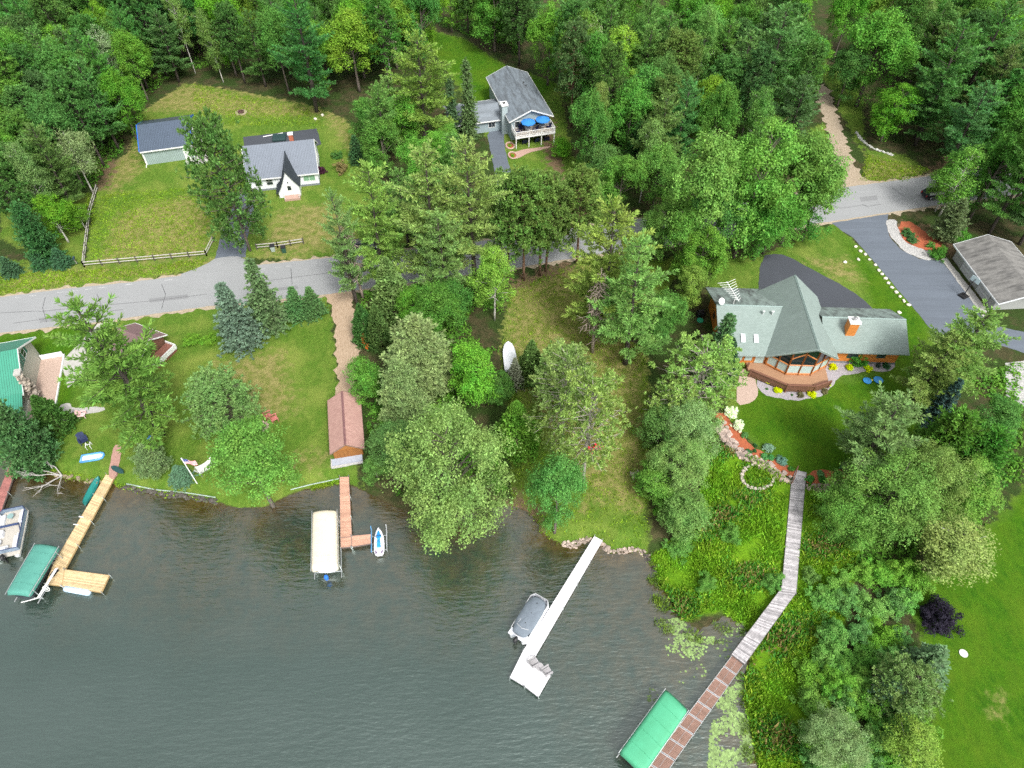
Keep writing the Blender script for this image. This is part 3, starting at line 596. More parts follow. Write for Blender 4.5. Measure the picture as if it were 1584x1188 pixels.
def gable_roof(par, x0, y0, x1, y1, ze, zr, axis, mats, t=.16, fascia=None, name='roof', ridge=None):
    m = MB()
    if axis == 'x':
        c = (y0+y1)/2; m.slab([(x0, y0, ze), (x1, y0, ze), (x1, c, zr), (x0, c, zr)], t); m.slab([(x0, c, zr), (x1, c, zr), (x1, y1, ze), (x0, y1, ze)], t)
    else:
        c = (x0+x1)/2; m.slab([(x0, y0, ze), (x0, y1, ze), (c, y1, zr), (c, y0, zr)], t); m.slab([(c, y0, zr), (c, y1, zr), (x1, y1, ze), (x1, y0, ze)], t)
    o = m.build(name, mats, par)
    if fascia:
        f = MB(); e = .05; d = t+.06
        if axis == 'x':
            for xx in (x0, x1):
                s = -e if xx == x0 else 0
                for a, b in ((y0, c), (y1, c)): f.slab([(xx+s, a, ze+.02), (xx+s+e, a, ze+.02), (xx+s+e, b, zr+.02), (xx+s, b, zr+.02)], d)
            for yy, s in ((y0, -e), (y1, 0)): f.box(x0-e, yy+s, ze-d, x1+e, yy+s+e, ze+.015)
        else:
            for yy in (y0, y1):
                s = -e if yy == y0 else 0
                for a, b in ((x0, c), (x1, c)): f.slab([(a, yy+s, ze+.02), (a, yy+s+e, ze+.02), (b, yy+s+e, zr+.02), (b, yy+s, zr+.02)], d)
            for xx, s in ((x0, -e), (x1, 0)): f.box(xx+s, y0-e, ze-d, xx+s+e, y1+e, ze+.015)
        f.build('fascia', fascia, par)
    if ridge:
        r = MB()
        if axis == 'x': r.slab([(x0, c-.14, zr-.02), (x1, c-.14, zr-.02), (x1, c, zr+.05), (x0, c, zr+.05)], .04); r.slab([(x0, c, zr+.05), (x1, c, zr+.05), (x1, c+.14, zr-.02), (x0, c+.14, zr-.02)], .04)
        else: r.slab([(c-.14, y0, zr-.02), (c-.14, y1, zr-.02), (c, y1, zr+.05), (c, y0, zr+.05)], .04); r.slab([(c, y0, zr+.05), (c, y1, zr+.05), (c+.14, y1, zr-.02), (c+.14, y0, zr-.02)], .04)
        r.build('ridge_cap', ridge, par)
    return o
GZ = 1.0
# --- metal shed with blue trim
b = thing('metal_shed', 'pale blue-grey metal shed with a dark ribbed roof edged in bright blue', 'shed', (-65.7, 112.3, GZ), R(15.5))
SHEDW = M_ribbed('shed_siding', (.30, .38, .37), 0, .3, .5); NAVY = M_ribbed('dark_blue_metal_roof', (.075, .10, .14), 0, .28, .35)
gable_walls(b, 0, .3, 8.4, 10.6, 0, 2.85, 4.9, 'x', SHEDW)
BLUET = M('bright_blue_trim', (.02, .13, .50), rough=.4)
gable_roof(b, -.3, -.1, 8.7, 11.0, 2.85, 5.0, 'x', NAVY, .12)
m = MB()
for xx in (-.36, 8.64):
    m = MB()
    for a, c in ((-.1, 5.45), (11.0, 5.45)): m.slab([(xx, a, 2.91), (xx+.14, a, 2.91), (xx+.14, c, 5.06), (xx, c, 5.06)], .3)
    m.build('gable_trim', BLUET, b)
bx('fascia', WHITE, b, -.22, -.16, 2.62, 8.62, -.1, 2.84)
door(b, 7.3, .3, 0, 1.15, 2.1, WHITE)
for yy in (3.1, 7.3): bx('garage_door', WHITE, b, 8.4, yy-1.3, 0, 8.45, yy+1.3, 2.3)
m = MB(); m.tube([(-.1, -.2, 2.75), (-.05, .2, 2.5), (-.05, .22, .15), (-.1, -.6, .05)], .07, 6); m.build('downspout', WHITE, b)
bx('corner_trim', WHITE, b, .0, .27, 0, .12, .3, 2.8); bx('corner_trim', WHITE, b, 8.28, .27, 0, 8.4, .3, 2.8)
# --- white cottage
CW = M('white_siding', (.74, .76, .78), (.64, .67, .69), 1.5, .6, stretch=(.2, .2, 8))
b = thing('white_cottage', 'white cottage with a blue-grey ribbed metal roof and a steep swooping entry gable', 'house', (-44.8, 104.0, GZ), R(11))
CR = M_ribbed('grey_blue_metal_roof', (.155, .18, .22), 0, .26, .4)
gable_walls(b, 0, .3, 11.5, 9.3, .0, 2.5, 5.9, 'x', CW)
gable_roof(b, -.35, -.15, 11.75, 9.75, 2.55, 6.1, 'x', CR, .14, WHITE)
bx('foundation', M('grey_block', (.2, .22, .24)), b, -.04, .24, -.3, 11.54, 9.34, .35)
DKR = M_shingle('dark_shingles', (.035, .045, .055), (.05, .06, .07))
m = MB(); xc = 6.65   # the entry gable: flared left slope, steep right slope
prof = [(4.75, 0), (4.75, 1.2), (5.25, 2.0), (5.75, 2.9), (6.25, 4.0), (xc, 4.95), (7.25, 3.9), (7.9, 2.75), (8.3, 2.1), (8.3, 0)]
m.loft([[(a, -2.5, c) for a, c in prof], [(a, 3.6, c) for a, c in prof]]); m.build('entry_wall', CW, b)
m = MB(); up = [(4.35, 1.0), (4.95, 1.55), (5.45, 2.4), (5.95, 3.45), (6.35, 4.35), (xc, 5.2)]; dn = [(xc, 5.2), (7.1, 4.35), (7.75, 3.2), (8.6, 1.95)]
for q in (up, dn):
    for (a, c), (a2, c2) in zip(q, q[1:]):
        yb = lambda zz: .2+max(0, (zz-2.4))*1.34
        m.slab([(a, -2.75, c), (a2, -2.75, c2), (a2, yb(c2), c2), (a, yb(c), c)], .1)
m.build('entry_roof', DKR, b)
d_ = door(b, 6.7, -2.5, .45, 1.15, 2.0, WHITE); bx('door_glass', GLASS, d_, -.3, -.06, .9, .3, -.052, 1.7)
bx('porch_step', M('brick_patio', (.45, .30, .24)), b, 5.6, -3.7, -.1, 8.2, -2.5, .4); m = MB()
for q in (5.7, 8.1): m = MB(); m.tube([(q, -3.6, .4), (q, -3.6, 1.3)], .05, 6); m.tube([(q, -3.6, 1.3), (q, -2.55, 1.35)], .04, 6); m.build('railing', WHITE, b)
m = MB(); m.lathe([(.07, -3.), (.07, 0)], 8); m.build('lamp', M('black_iron', (.02, .02, .02)), b, loc=(6.7, -2.6, 3.0)).scale = (1, 1, .08)
GRN_GLASS = M_glass('curtained_glass', (.20, .36, .24), .2)
window(b, 10.0, .3, 1.0, 1.9, 1.25, glass=GRN_GLASS, bars=1)
window(b, 3.3, .3, 1.0, 1.0, 1.2, bars=0, hbar=1); window(b, 1.4, .3, 1.0, 1.0, 1.2, bars=0, hbar=1)
window(b, 11.5, 3.0, 1.0, 1.2, 1.2, '+x'); window(b, 11.5, 6.5, 1.0, 1.2, 1.2, '+x'); window(b, 11.5, 4.8, 3.4, .9, 1.1, '+x')
m = MB(); m.box(7.6, 5.6, 4.9, 8.3, 6.3, 6.8); ch = m.build('chimney', M('red_brick', (.42, .13, .07), (.3, .09, .05), 6), b); bx('chimney_cap', WHITE, ch, 7.52, 5.52, 6.8, 8.38, 6.38, 6.95)
# --- grey-blue house with the deck
b = thing('deck_house', 'grey-blue two-storey house with grey shingle gable and a raised white-railed deck', 'house', (-.5, 120.2, GZ), R(15.2))
BS = M('blue_grey_siding', (.30, .37, .40), (.25, .31, .34), 1.2, .6, stretch=(.2, .2, 9))
SH = M_shingle('weathered_grey_shingles', (.20, .235, .265), (.15, .18, .21), (1.5, .33, 1), axis='y', dark=.6)
gable_walls(b, .5, .6, 8.0, 17.2, 0, 3.95, 5.65, 'y', BS); gable_roof(b, 0, 0, 8.5, 17.8, 4.05, 5.85, 'y', SH, .16, WHITE, ridge=M('ridge_dark', (.12, .14, .16)))
# wing
gable_walls(b, -9.6, 4.6, .5, 11.4, 0, 2.35, 3.6, 'x', BS, 'wing_wall'); gable_roof(b, -10, 4.1, .48, 11.9, 2.45, 3.8, 'x', M_shingle('pale_grey_shingles', (.23, .26, .29), (.19, .22, .25), (.3, 1.2, 1), dark=.3), .14, WHITE, 'wing_roof')
m = MB(); m.box(-.55, 3.0, 0, .5, 4.3, 5.6); ch = m.build('chimney', M('pale_blue_siding', (.40, .48, .50)), b); bx('chimney_cap', WHITE, ch, -.68, 2.87, 5.6, .63, 4.43, 5.85); bx('flue', M('dark_flue', (.02, .02, .02)), ch, -.25, 3.45, 5.85, .2, 3.85, 6.0)
window(b, 2.2, .6, 2.45, 1.9, 1.15, bars=1); window(b, 6.0, .6, 2.45, 1.7, 1.25, bars=1, name='sliding_door'); window(b, -7.9, 4.6, .5, 1.1, 1.7, bars=0, hbar=1); window(b, -2.2, 4.6, .9, 1.2, 1.0); window(b, 6, .6, .2, 1.6, 1.7, bars=1); window(b, 3, .6, .2, 1.6, 1.7, bars=1)
dk = MB(); dk.box(.6, -2.5, 2.15, 8.0, .55, 2.3); dk.box(.6, -2.58, 2.02, 8.0, -2.5, 2.32, 1); dk.box(.52, -2.58, 2.02, .6, .5, 2.32, 1); dk.box(8.0, -2.58, 2.02, 8.08, .5, 2.32, 1)
dk.build('deck', [M('deck_boards', (.42, .36, .30), (.3, .26, .22), 3.), WHITE], b)
for q in (.65, 3.1, 5.5, 7.95): bx('post', WHITE, b, q-.07, -2.5, 0, q+.07, -2.36, 2.02)
rl = MB()
for z in (2.45, 3.2): rl.box(.55, -2.55, z, 8.05, -2.47, z+.07); rl.box(.55, -2.47, z, .62, .5, z+.07); rl.box(7.98, -2.47, z, 8.05, .5, z+.07)
for i in range(51): q = .6+i*7.4/50; rl.box(q-.02, -2.53, 2.5, q+.02, -2.49, 3.2)
for i in range(20): q = -2.4+i*.15; rl.box(.57, q-.02, 2.5, .61, q+.02, 3.2); rl.box(7.99, q-.02, 2.5, 8.03, q+.02, 3.2)
for q in (.6, 3.1, 5.5, 8.0): rl.box(q-.06, -2.57, 2.3, q+.06, -2.45, 3.35)
rl.build('railing', WHITE, b)
m = MB(); m.lathe([(.12, 0), (.12, .3), (.02, .34)], 8, (6.2, 10.5, 4.95)); m.lathe([(.12, 0), (.12, .3), (.02, .34)], 8, (6.0, 11.6, 5.05)); m.build('roof_vent', M('black_vent', (.03, .03, .03)), b)
DHR = b.matrix_basis.copy(); DHM = Matrix.Translation(b.location) @ Matrix.Rotation(R(15.2), 4, 'Z')
# --- garage
b = thing('garage', 'long grey garage with a black-streaked shingle roof beside the blacktop drive', 'garage', (68.1, 86.4, GZ), R(-86))
GS = M('grey_siding', (.34, .35, .34), (.28, .29, .28), 1.2, .7, stretch=(.2, .2, 8)); GR = M_shingle('streaked_grey_shingles', (.23, .225, .215), (.185, .18, .17), (1.6, .22, 1), axis='y', dark=.7)
gable_walls(b, 0, .7, 11.7, 8.6, 0, 2.45, 3.85, 'x', GS)
gable_roof(b, -.5, 0, 12.9, 9.2, 2.4, 4.0, 'x', GR, .14, M('white_gutter', (.75, .78, .8), rough=.4))
for xx in (4.0, 8.8):
    o = bx('garage_door', M('pale_grey_door', (.52, .54, .55)), b, xx-1.5, .66, 0, xx+1.5, .7, 2.15); m = MB()
    for z in (.55, 1.1, 1.65): m.box(xx-1.5, .645, z-.015, xx+1.5, .66, z+.015)
    m.build('groove', M('dark_groove', (.2, .2, .2)), o)
m = MB()
for q in (2.4, 5.6, 7.2, 10.4): m.box(q-.07, .64, 0, q+.07, .7, 2.3)
m.build('door_trim', M('grey_trim', (.25, .26, .26)), b)
# --- boathouse
b = thing('boathouse', 'small brown boathouse with a red-brown shingle roof by the pink dock', 'shed', (-21.75, 48.3, GZ), R(11.5))
WOOD = M('orange_wood', (.38, .16, .04), (.26, .10, .025), 2., .6, stretch=(.3, .3, 7), bmp=.2)
gable_walls(b, .3, .3, 3.75, 8.0, 0, 1.55, 2.75, 'y', WOOD); gable_roof(b, 0, 0, 4.1, 8.4, 1.55, 2.95, 'y', M_shingle('red_brown_shingles', (.47, .29, .25), (.38, .22, .19), None), .1, M('brown_trim', (.25, .16, .13)), ridge=M('dark_red_ridge', (.20, .10, .10)))
fl = MB(); fl.box(-.1, -.9, -.1, 3.6, .25, .12); fl.build('slab', M('pale_blue_concrete', (.40, .44, .52)), b)
m = MB(); m.box(-.15, -1.0, -.1, 3.65, -.9, .3); m.box(-.15, -.9, -.1, -.05, .2, .3); m.build('sill', M('grey_curb', (.5, .48, .48)), b)
m = MB(); m.box(.35, .26, .02, 1.95, .3, 1.5); m.box(2.0, .26, .02, 3.7, .3, 1.5); m.build('barn_door', M('dark_orange_wood', (.30, .125, .03), (.22, .085, .02), 2., stretch=(6, .3, .3)), b)
# --- green cottage at the left edge
b = thing('green_cottage', 'cottage with a bright green metal roof and a stone chimney at the left edge', 'house', (-61.3, 56.4, GZ), R(16))
GRR = M_ribbed('green_metal_roof', (.04, .24, .16), 0, .28, .4)
gable_walls(b, -12, .9, -.5, 9.6, 0, 3.2, 5.7, 'x', M('sage_siding', (.42, .42, .36), (.36, .36, .30), 1.2, stretch=(.2, .2, 8)))
gable_roof(b, -12.5, 0, 0, 10.4, 3.0, 6.0, 'x', GRR, .14, WHITE)
m = MB(); m.slab([(-12.5, -2.3, 2.25), (-.1, -2.3, 2.25), (-.1, .1, 3.12), (-12.5, .1, 3.12)], .1); m.build('porch_roof', GRR, b)
bx('porch_wall', M('sage_siding', (.42, .42, .36)), b, -12, -1.9, 0, -.4, .9, .9)
for q in (-1.9, -4.3, -6.7, -9.1): window(b, q, -1.9, .95, 2.0, 1.0, bars=0)
bx('porch_plate', WHITE, b, -12, -1.96, 2.02, -.35, -1.8, 2.16)
SHUT = M('green_shutters', (.02, .16, .11), rough=.5)
for yy, z in ((3.3, 3.3), (6.6, 3.3)):
    w_ = window(b, -.5, yy, z, 1.0, 1.2, '+x', hbar=1, bars=0)
    for s in (-1, 1): bx('shutter', SHUT, w_, s*.82-.22, -.06, -.05, s*.82+.22, -.01, 1.25)
bx('window_shutter', SHUT, b, -.49, 4.55, 3.3, -.44, 5.35, 4.5)
m = MB()
for i in range(150):
    z = random.uniform(0, 5.2); s = 1.15-.13*z; m.ball((-.1+random.uniform(0, .75), 1.6+random.uniform(-s, s)*.9, z), (.2, .24, .17), 0, .25, 6, 4)
m.build('stone_chimney', M('field_stone', (.42, .36, .29), (.22, .19, .17), 2., .9, island=.4), b); bx('chimney_cap', M('pale_concrete', (.42, .41, .38)), b, -.15, 1.1, 5.2, .65, 2.1, 5.45)
bx('terrace', M('tan_pavers', (.48, .36, .30)), b, -.5, -1.5, -.2, 2.4, 9, .03)
m = MB(); m.box(2.4, -1.5, -.2, 2.55, 9.1, .25); m.box(-.4, 9, -.2, 2.4, 9.12, .8); m.build('terrace_edge', WHITE, b)
# --- little playhouse under the pine
p = P(203, 560); b = thing('playhouse', 'small playhouse with a purple-brown shingle roof half hidden under the big pine', 'shed', p, R(-24))
gable_walls(b, -2.6, .2, 2.4, 4.4, 0, 1.9, 3.1, 'x', M('brown_siding', (.16, .08, .05), stretch=(.2, .2, 8))); gable_roof(b, -2.9, -.3, 2.7, 4.9, 1.85, 3.3, 'x', M_shingle('purple_brown_shingles', (.23, .15, .15), (.18, .12, .12)), .1, WHITE)
m = MB(); m.box(2.7, .6, 0, 4.3, 4.2, .9); m.build('porch', M('red_brown_boards', (.24, .10, .07), (.16, .07, .05), 4, island=.2), b); m = MB()
for q in ((2.65, .5, 4.4, .62), (2.65, 4.2, 4.4, 4.32), (4.28, .62, 4.4, 4.2)): m.box(q[0], q[1], .5, q[2], q[3], 1.25)
m.build('porch_rail', WHITE, b)

# --- the log house
b = thing('log_house', 'log house with green shingle roof, tall glass prow and orange timber walls', 'house', (38.2, 66, GZ), R(-2.6))
LOG = M('stained_logs', (.68, .25, .055), (.47, .155, .03), 1.5, .5, stretch=(.35, .35, 5), bmp=.3)
GSH = M_shingle('green_grey_shingles', (.25, .31, .29), (.21, .265, .245), None); GSHS = M_shingle('streaked_green_shingles', (.25, .31, .29), (.21, .265, .245), (1.1, .3, 1), dark=.8)
def two_tone(par, x0, y0, x1, y1, ze, zr, name, zb=None):
    c = (y0+y1)/2; m = MB(); m.slab([(x0, y0, ze), (x1, y0, ze), (x1, c, zr), (x0, c, zr)], .16, 0); m.slab([(x0, c, zr), (x1, c, zr), (x1, y1, ze), (x0, y1, ze)], .16, 1); m.build(name, [GSH, GSHS], par)
    r = MB(); r.slab([(x0, c-.15, zr-.03), (x1, c-.15, zr-.03), (x1, c, zr+.05), (x0, c, zr+.05)], .04); r.slab([(x0, c, zr+.05), (x1, c, zr+.05), (x1, c+.15, zr-.03), (x0, c+.15, zr-.03)], .04); r.build('ridge_cap', M('pale_green_ridge', (.25, .33, .31)), par)
gable_walls(b, 3.6, -1.2, 13.7, 6.0, 0, 2.75, 4.75, 'x', LOG, 'right_wing_wall'); two_tone(b, 3.3, -1.9, 14.4, 6.7, 2.8, 5.0, 'right_wing_roof')
gable_walls(b, -9.9, -2.3, -2.5, 9.0, 0, 3.0, 5.5, 'x', LOG, 'left_wing_wall'); two_tone(b, -10.8, -3.2, -.4, 9.9, 3.0, 5.75, 'left_wing_roof')
gable_walls(b, -4.0, -2.4, 4.1, 7.2, 0, 3.1, 7.0, 'y', LOG, 'main_wall')
m = MB(); zr = 7.75; ze = 3.0
m.slab([(-4.75, -3.3, ze), (0, -6.3, zr), (0, 7.6, zr), (-4.75, 8.6, ze)], .18); m.slab([(0, -6.3, zr), (4.75, -3.3, ze), (4.75, 8.6, ze), (0, 7.6, zr)], .18)
m.build('main_roof', GSH, b)
m = MB(); m.slab([(-.15, -6.28, zr-.1), (-.15, 7.6, zr-.1), (0, 7.6, zr+.05), (0, -6.28, zr+.05)], .04); m.slab([(0, -6.28, zr+.05), (0, 7.6, zr+.05), (.15, 7.6, zr-.1), (.15, -6.28, zr-.1)], .04); m.build('ridge_cap', M('pale_green_ridge', (.25, .33, .31)), b)
m = MB()
for s in (-1, 1): m.slab([(s*4.8, -3.38, ze+.0), (s*4.8, -3.3, ze+.0), (0, -6.28, zr-.02), (0, -6.42, zr-.02)], .3)
m.box(-10.85, -3.26, 2.76, -4.6, -3.2, 2.98); m.box(4.6, -1.96, 2.56, 14.45, -1.9, 2.78); m.build('fascia', M('pale_green_trim', (.34, .42, .40)), b)
# prow window wall: three facets
facets = [((-4.0, -2.6), (-1.75, -4.3)), ((-1.75, -4.3), (1.55, -4.3)), ((1.55, -4.3), (4.0, -2.6))]
LITE = M_glass('pale_blinds_glass', (.42, .56, .54), .12); TIM = M('orange_timber', (.50, .19, .05), (.36, .12, .03), 2., .5)
def roofz(x, y): return zr-(abs(x)/4.75)*(zr-ze)-.30
for fi, (a, c) in enumerate(facets):
    a = Vector(a); c = Vector(c); d = c-a; ln = d.length; ang = atan2(d.y, d.x)
    pw = MB(); fr = MB(); nsub = 3 if fi == 1 else 2; pts_ = [a+d*i/nsub for i in range(nsub+1)] if fi != 1 else [a, a+d*.5, c]
    wall = MB(); wall.slab([(a.x, a.y, 0), (c.x, c.y, 0), (c.x, c.y, .9), (a.x, a.y, .9)], .12, up=False); wall.build('prow_base', LOG, b)
    nrm = Vector((d.y, -d.x)).normalized()
    for p0, p1 in zip(pts_, pts_[1:]):
        q0 = p0+(p1-p0)*.06; q1 = p0+(p1-p0)*.94
        lo_, hi_ = .95, 2.35
        gl = MB(); gl.slab([(q0.x, q0.y, lo_), (q1.x, q1.y, lo_), (q1.x, q1.y, hi_), (q0.x, q0.y, hi_)], .05, up=False); gl.build('window', LITE, b)
        z0_, z1_ = max(2.75, roofz(*p0)-.35), max(2.75, roofz(*p1)-.35)
        gl = MB(); gl.slab([(q0.x, q0.y, 2.6), (q1.x, q1.y, 2.6), (q1.x, q1.y, z1_), (q0.x, q0.y, z0_)], .05, up=False); gl.build('upper_window', M_glass('prow_glass', (.015, .03, .03), .04), b)
        fr.tube([(p0.x, p0.y, .0), (p0.x, p0.y, roofz(*p0))], .13, 4); fr.tube([(p1.x, p1.y, .0), (p1.x, p1.y, roofz(*p1))], .13, 4)
        for z in (.9, 2.48): fr.tube([(p0.x, p0.y, z), (p1.x, p1.y, z)], .11, 4)
        fr.tube([(p0.x, p0.y, z0_+.12), (p1.x, p1.y, z1_+.12)], .14, 4)
        if fi == 1: mx = (p0+p1)/2; fr.tube([(p0.x, p0.y, 3.6 if p0 is pts_[0] else 4.6), (p1.x, p1.y, 4.6 if p0 is pts_[0] else 3.6)], .1, 4)
    fr.build('timber_frame', TIM, b)
for q in (-9.3, -8.0, -6.7): window(b, q+.3, -2.3, 1.0, .95, 1.5, frame=TIM, glass=LITE, bars=0, bar=.12)
window(b, -4.9, -2.3, .3, 1.2, 2.0, frame=TIM, glass=LITE, bars=0, bar=.1, name='glass_door')
window(b, 5.0, -1.2, 1.2, .9, .95, frame=M('green_trim', (.03, .12, .09)), glass=LITE, bars=0); window(b, 7.7, -1.2, 1.0, 1.3, 1.2, frame=M('green_trim', (.03, .12, .09))); window(b, 11.4, -1.2, 1.2, 1.0, .9, frame=M('green_trim', (.03, .12, .09)), bars=1)
window(b, -9.9, 1.5, 1.0, 1.2, 1.2, '-x', frame=TIM); window(b, -9.9, 5.5, 1.0, 1.2, 1.2, '-x', frame=TIM)
bx('foundation', M('grey_block', (.2, .22, .24)), b, 3.7, -1.27, -.3, 13.77, 5.9, .28)
m = MB(); m.box(6.15, .1, 3.6, 7.35, 1.3, 6.0); ch = m.build('chimney', LOG, b); bx('chimney_cap', WHITE, ch, 6.05, 0, 6.0, 7.45, 1.4, 6.15); m = MB(); m.lathe([(.18, 0), (.18, .3), (.3, .32), (.3, .4), (.05, .5)], 10, (6.75, .7, 6.15)); m.build('chimney_pot', M('brushed_steel', (.5, .5, .5), rough=.3, metal=.8), ch)
for q in (-7.55, -5.85): o = bx('skylight', M('skylight_white', (.75, .8, .82), rough=.2), b, q-.28, -.6, 0, q+.28, .6, .12); sl = atan2(2.75, 6.55); o.location = (0, -1.1, 3.0+2.1*2.75/6.55+.06); o.rotation_euler = (sl, 0, 0)
for x_, y_, z_ in ((-4.7, 2.2, 5.35), (-3.5, 2.2, 5.35), (8.1, 1.5, 4.6)):
    m = MB(); m.lathe([(.1, -.2), (.1, .4), (.19, .42), (.19, .55), (.04, .62)], 10, (x_, y_, z_)); m.build('roof_vent', M('pale_vent', (.55, .58, .58), rough=.4), b)
# timber deck with its solid benches
deck_out = [(-6.5, -3.2), (-6.4, -4.4), (-2.1, -6.9), (1.5, -6.9), (3.7, -5.9), (3.9, -3.4)]
m = MB(); m.prism([(-6.5, -2.35)]+deck_out+[(3.9, -2.45)], .25, .62); m.build('deck', M('cedar_deck', (.38, .22, .13), (.29, .16, .09), 3., .7, stretch=(.3, 6, 1)), b)
RAIL = M('brown_rail', (.20, .095, .06), (.15, .07, .045), 3., .6)
for (x0, y0), (x1, y1) in zip(deck_out[1:], deck_out[2:-1]+[(3.9, -5.2)]):
    if (x0, y0) == (3.7, -5.9): continue
    d = Vector((x1-x0, y1-y0)).normalized(); n = Vector((-d.y, d.x))
    m = MB(); m.slab([(x0, y0, .2), (x1, y1, .2), (x1, y1, 1.35), (x0, y0, 1.35)], .09, up=False)
    m.slab([(x0+n.x*.05, y0+n.y*.05, 1.05), (x1+n.x*.05, y1+n.y*.05, 1.05), (x1+n.x*.6, y1+n.y*.6, 1.05), (x0+n.x*.6, y0+n.y*.6, 1.05)], .1)
    m.slab([(x0-n.x*.1, y0-n.y*.1, 1.44), (x1-n.x*.1, y1-n.y*.1, 1.44), (x1+n.x*.12, y1+n.y*.12, 1.44), (x0+n.x*.12, y0+n.y*.12, 1.44)], .07)
    m.build('bench_rail', RAIL, b)
m = MB()
for x_, y_ in deck_out[:5]: m.box(x_-.09, y_-.09, -.5, x_+.09, y_+.09, 1.5)
m.build('rail_post', RAIL, b)
LHM = Matrix.Translation(b.location) @ Matrix.Rotation(R(-2.6), 4, 'Z')
# ------------------------------------------------------------------ docks
STEEL = M('galvanised_steel', (.50, .52, .53), (.38, .40, .41), 4., .4, metal=.6)
ALU = M('aluminium', (.62, .63, .65), (.5, .51, .53), 3., .35, metal=.5)
def quad_boards(mb, A, B, C, D, bw=.15, gap=.012, t=.05, m=0):
    "boards laid across the strip A-B (start) to D-C (end)"
    ln = ((D-A).length+(C-B).length)/2; n = max(1, round(ln/bw)); g = gap/ln
    for i in range(n):
        a, c = i/n+g, (i+1)/n-g
        mb.slab([A.lerp(D, a), B.lerp(C, a), B.lerp(C, c), A.lerp(D, c)], t, m)
def dock_frame(par, segs, mat, z0=-.35, sides=True, every=3.0, name='frame', posts=True, pm=None, ph=.35, t=.07):
    fr = MB(); po = MB(); k = 0
    for A, B, C, D in segs:
        dn = Vector((0, 0, -.06))
        for p, q in ((A, D), (B, C), (A, B), (D, C)):
            d = (q-p).normalized(); n = Vector((-d.y, d.x, 0))*t/2
            cen = (A+B+C+D)/4
            if n.dot(cen-p) < 0: n = -n
            fr.slab([p-n+dn*.0+Vector((0, 0, .004)), q-n+Vector((0, 0, .004)), q+n*.0+Vector((0, 0, .004)), p+n*.0+Vector((0, 0, .004))], .22)
        ln = (D-A).length; n_ = max(1, round(ln/every))
        for i in range(n_+1):
            for p in (A.lerp(D, i/n_), B.lerp(C, i/n_)):
                c = p-(A+B+C+D)/4; c.z = 0; p = p+c.normalized()*.08
                if p.y < 60 and H(p.x, p.y) < .9 and posts:
                    q = MB(); q.tube([(p.x, p.y, -1.2), (p.x, p.y, p.z+ph*random.uniform(.5, 1))], .035, 6); q.build('post', pm or STEEL, par); k += 1
    fr.build(name, mat, par); return
def PQ(px, z): return [P(u, v, z) for u, v in px]
def make_dock(name, label, segs_px, z, boards, frame, cat='dock', bw=.15, **k):
    segs = [PQ(s, z) for s in segs_px]; o = thing(name, label, cat, (0, 0, 0)); m = MB()
    for s in segs: quad_boards(m, *s, bw=bw)
    m.build('decking', boards, o); dock_frame(o, segs, frame, **k); return o
PINE = M('new_pine_boards', (.62, .47, .27), (.49, .36, .20), 2.5, .7, stretch=(1, 1, 1), island=.22)
make_dock('wooden_dock', 'long new pine board dock turning right at its end', [[(164, 734), (177, 738), (100, 881), (83, 872)], [(83, 872), (100, 881), (96, 906), (71, 903)], [(100, 881), (168.5, 890), (156.5, 916), (96, 906)]], .55, PINE, M('pine_joist', (.38, .26, .12)))
o = D_ = bpy.data.objects['wooden_dock']; m = MB()
for q in ((122, 799), (114, 811)): a = P(*q, .6); m = MB(); m.tube([a, a+Vector((.75, -.05, -.15))], .06, 6); m.build('mooring_arm', WHITE, o)
a = P(84, 886, .57); bx('mat', M('black_rubber', (.02, .02, .02)), o, -.28, -.45, -.01, .28, .45, .02, loc=a, rz=-.35)
PINKB = M('terracotta_boards', (.56, .33, .24), (.47, .27, .19), 2.5, .75, island=.14)
make_dock('pink_dock', 'terracotta coloured plank dock with a short right turn toward the jet ski', [[(525.5, 738), (539.5, 737.5), (544, 830), (526.8, 832)], [(544, 829), (574.6, 826), (574.6, 840.5), (544, 845.5)], [(526.8, 832), (544, 830), (544, 845.5), (527.2, 847)]], .6, PINKB, M('dock_dark_frame', (.16, .12, .11)), bw=.14)
make_dock('red_dock', 'dark red plank dock leaving the photo at the left edge', [[(24, 696), (33.5, 699), (-12, 830), (-28, 826)]], .6, M('dark_red_boards', (.36, .15, .13), (.28, .11, .10), 2.5, .75, island=.14), M('dock_dark_frame', (.16, .12, .11)))
WPL = M('white_vinyl', (.80, .79, .80), (.72, .71, .73), 1.2, .55, island=.04)
make_dock('white_dock', 'long white vinyl dock with an L shaped platform and three seats', [[(919.5, 830), (931.5, 836), (827, 1016), (809, 1008)], [(809, 1008), (827, 1016), (812, 1061), (789.5, 1047.5)], [(827, 1016), (851, 1045), (832.7, 1077), (812, 1061)]], .6, WPL, M('white_frame', (.6, .58, .62)), bw=.4)
GB = M('weathered_grey_boards', (.44, .42, .43), (.26, .25, .26), 3., .9, island=.32, bmp=.3)
make_dock('boardwalk', 'weathered grey plank boardwalk bending across the marsh', [[(1231, 727), (1247.5, 731), (1245, 752), (1224, 749)], [(1224, 749), (1245, 752), (1232, 910), (1210, 905)], [(1210, 905), (1232, 910), (1231, 917), (1206, 914)], [(1206, 914), (1231, 917), (1152, 1027), (1132, 1012)]], 1.12, GB, M('grey_joist', (.2, .19, .19)), cat='boardwalk', bw=.16, pm=M('grey_post', (.22, .21, .21)), ph=.0)
o = bpy.data.objects['boardwalk']; m = MB(); m.tube([P(1231, 728, 1.1), P(1231, 728, 1.1)+Vector((0, 0, 1.0)), P(1224, 748, 1.1)+Vector((0, 0, .9)), P(1224, 748, 1.1)], .07, 5); m.build('handrail', M('brown_rail', (.2, .1, .06)), o)
BRB = M('brown_composite_boards', (.27, .16, .125), (.20, .12, .09), 3., .7, island=.1)
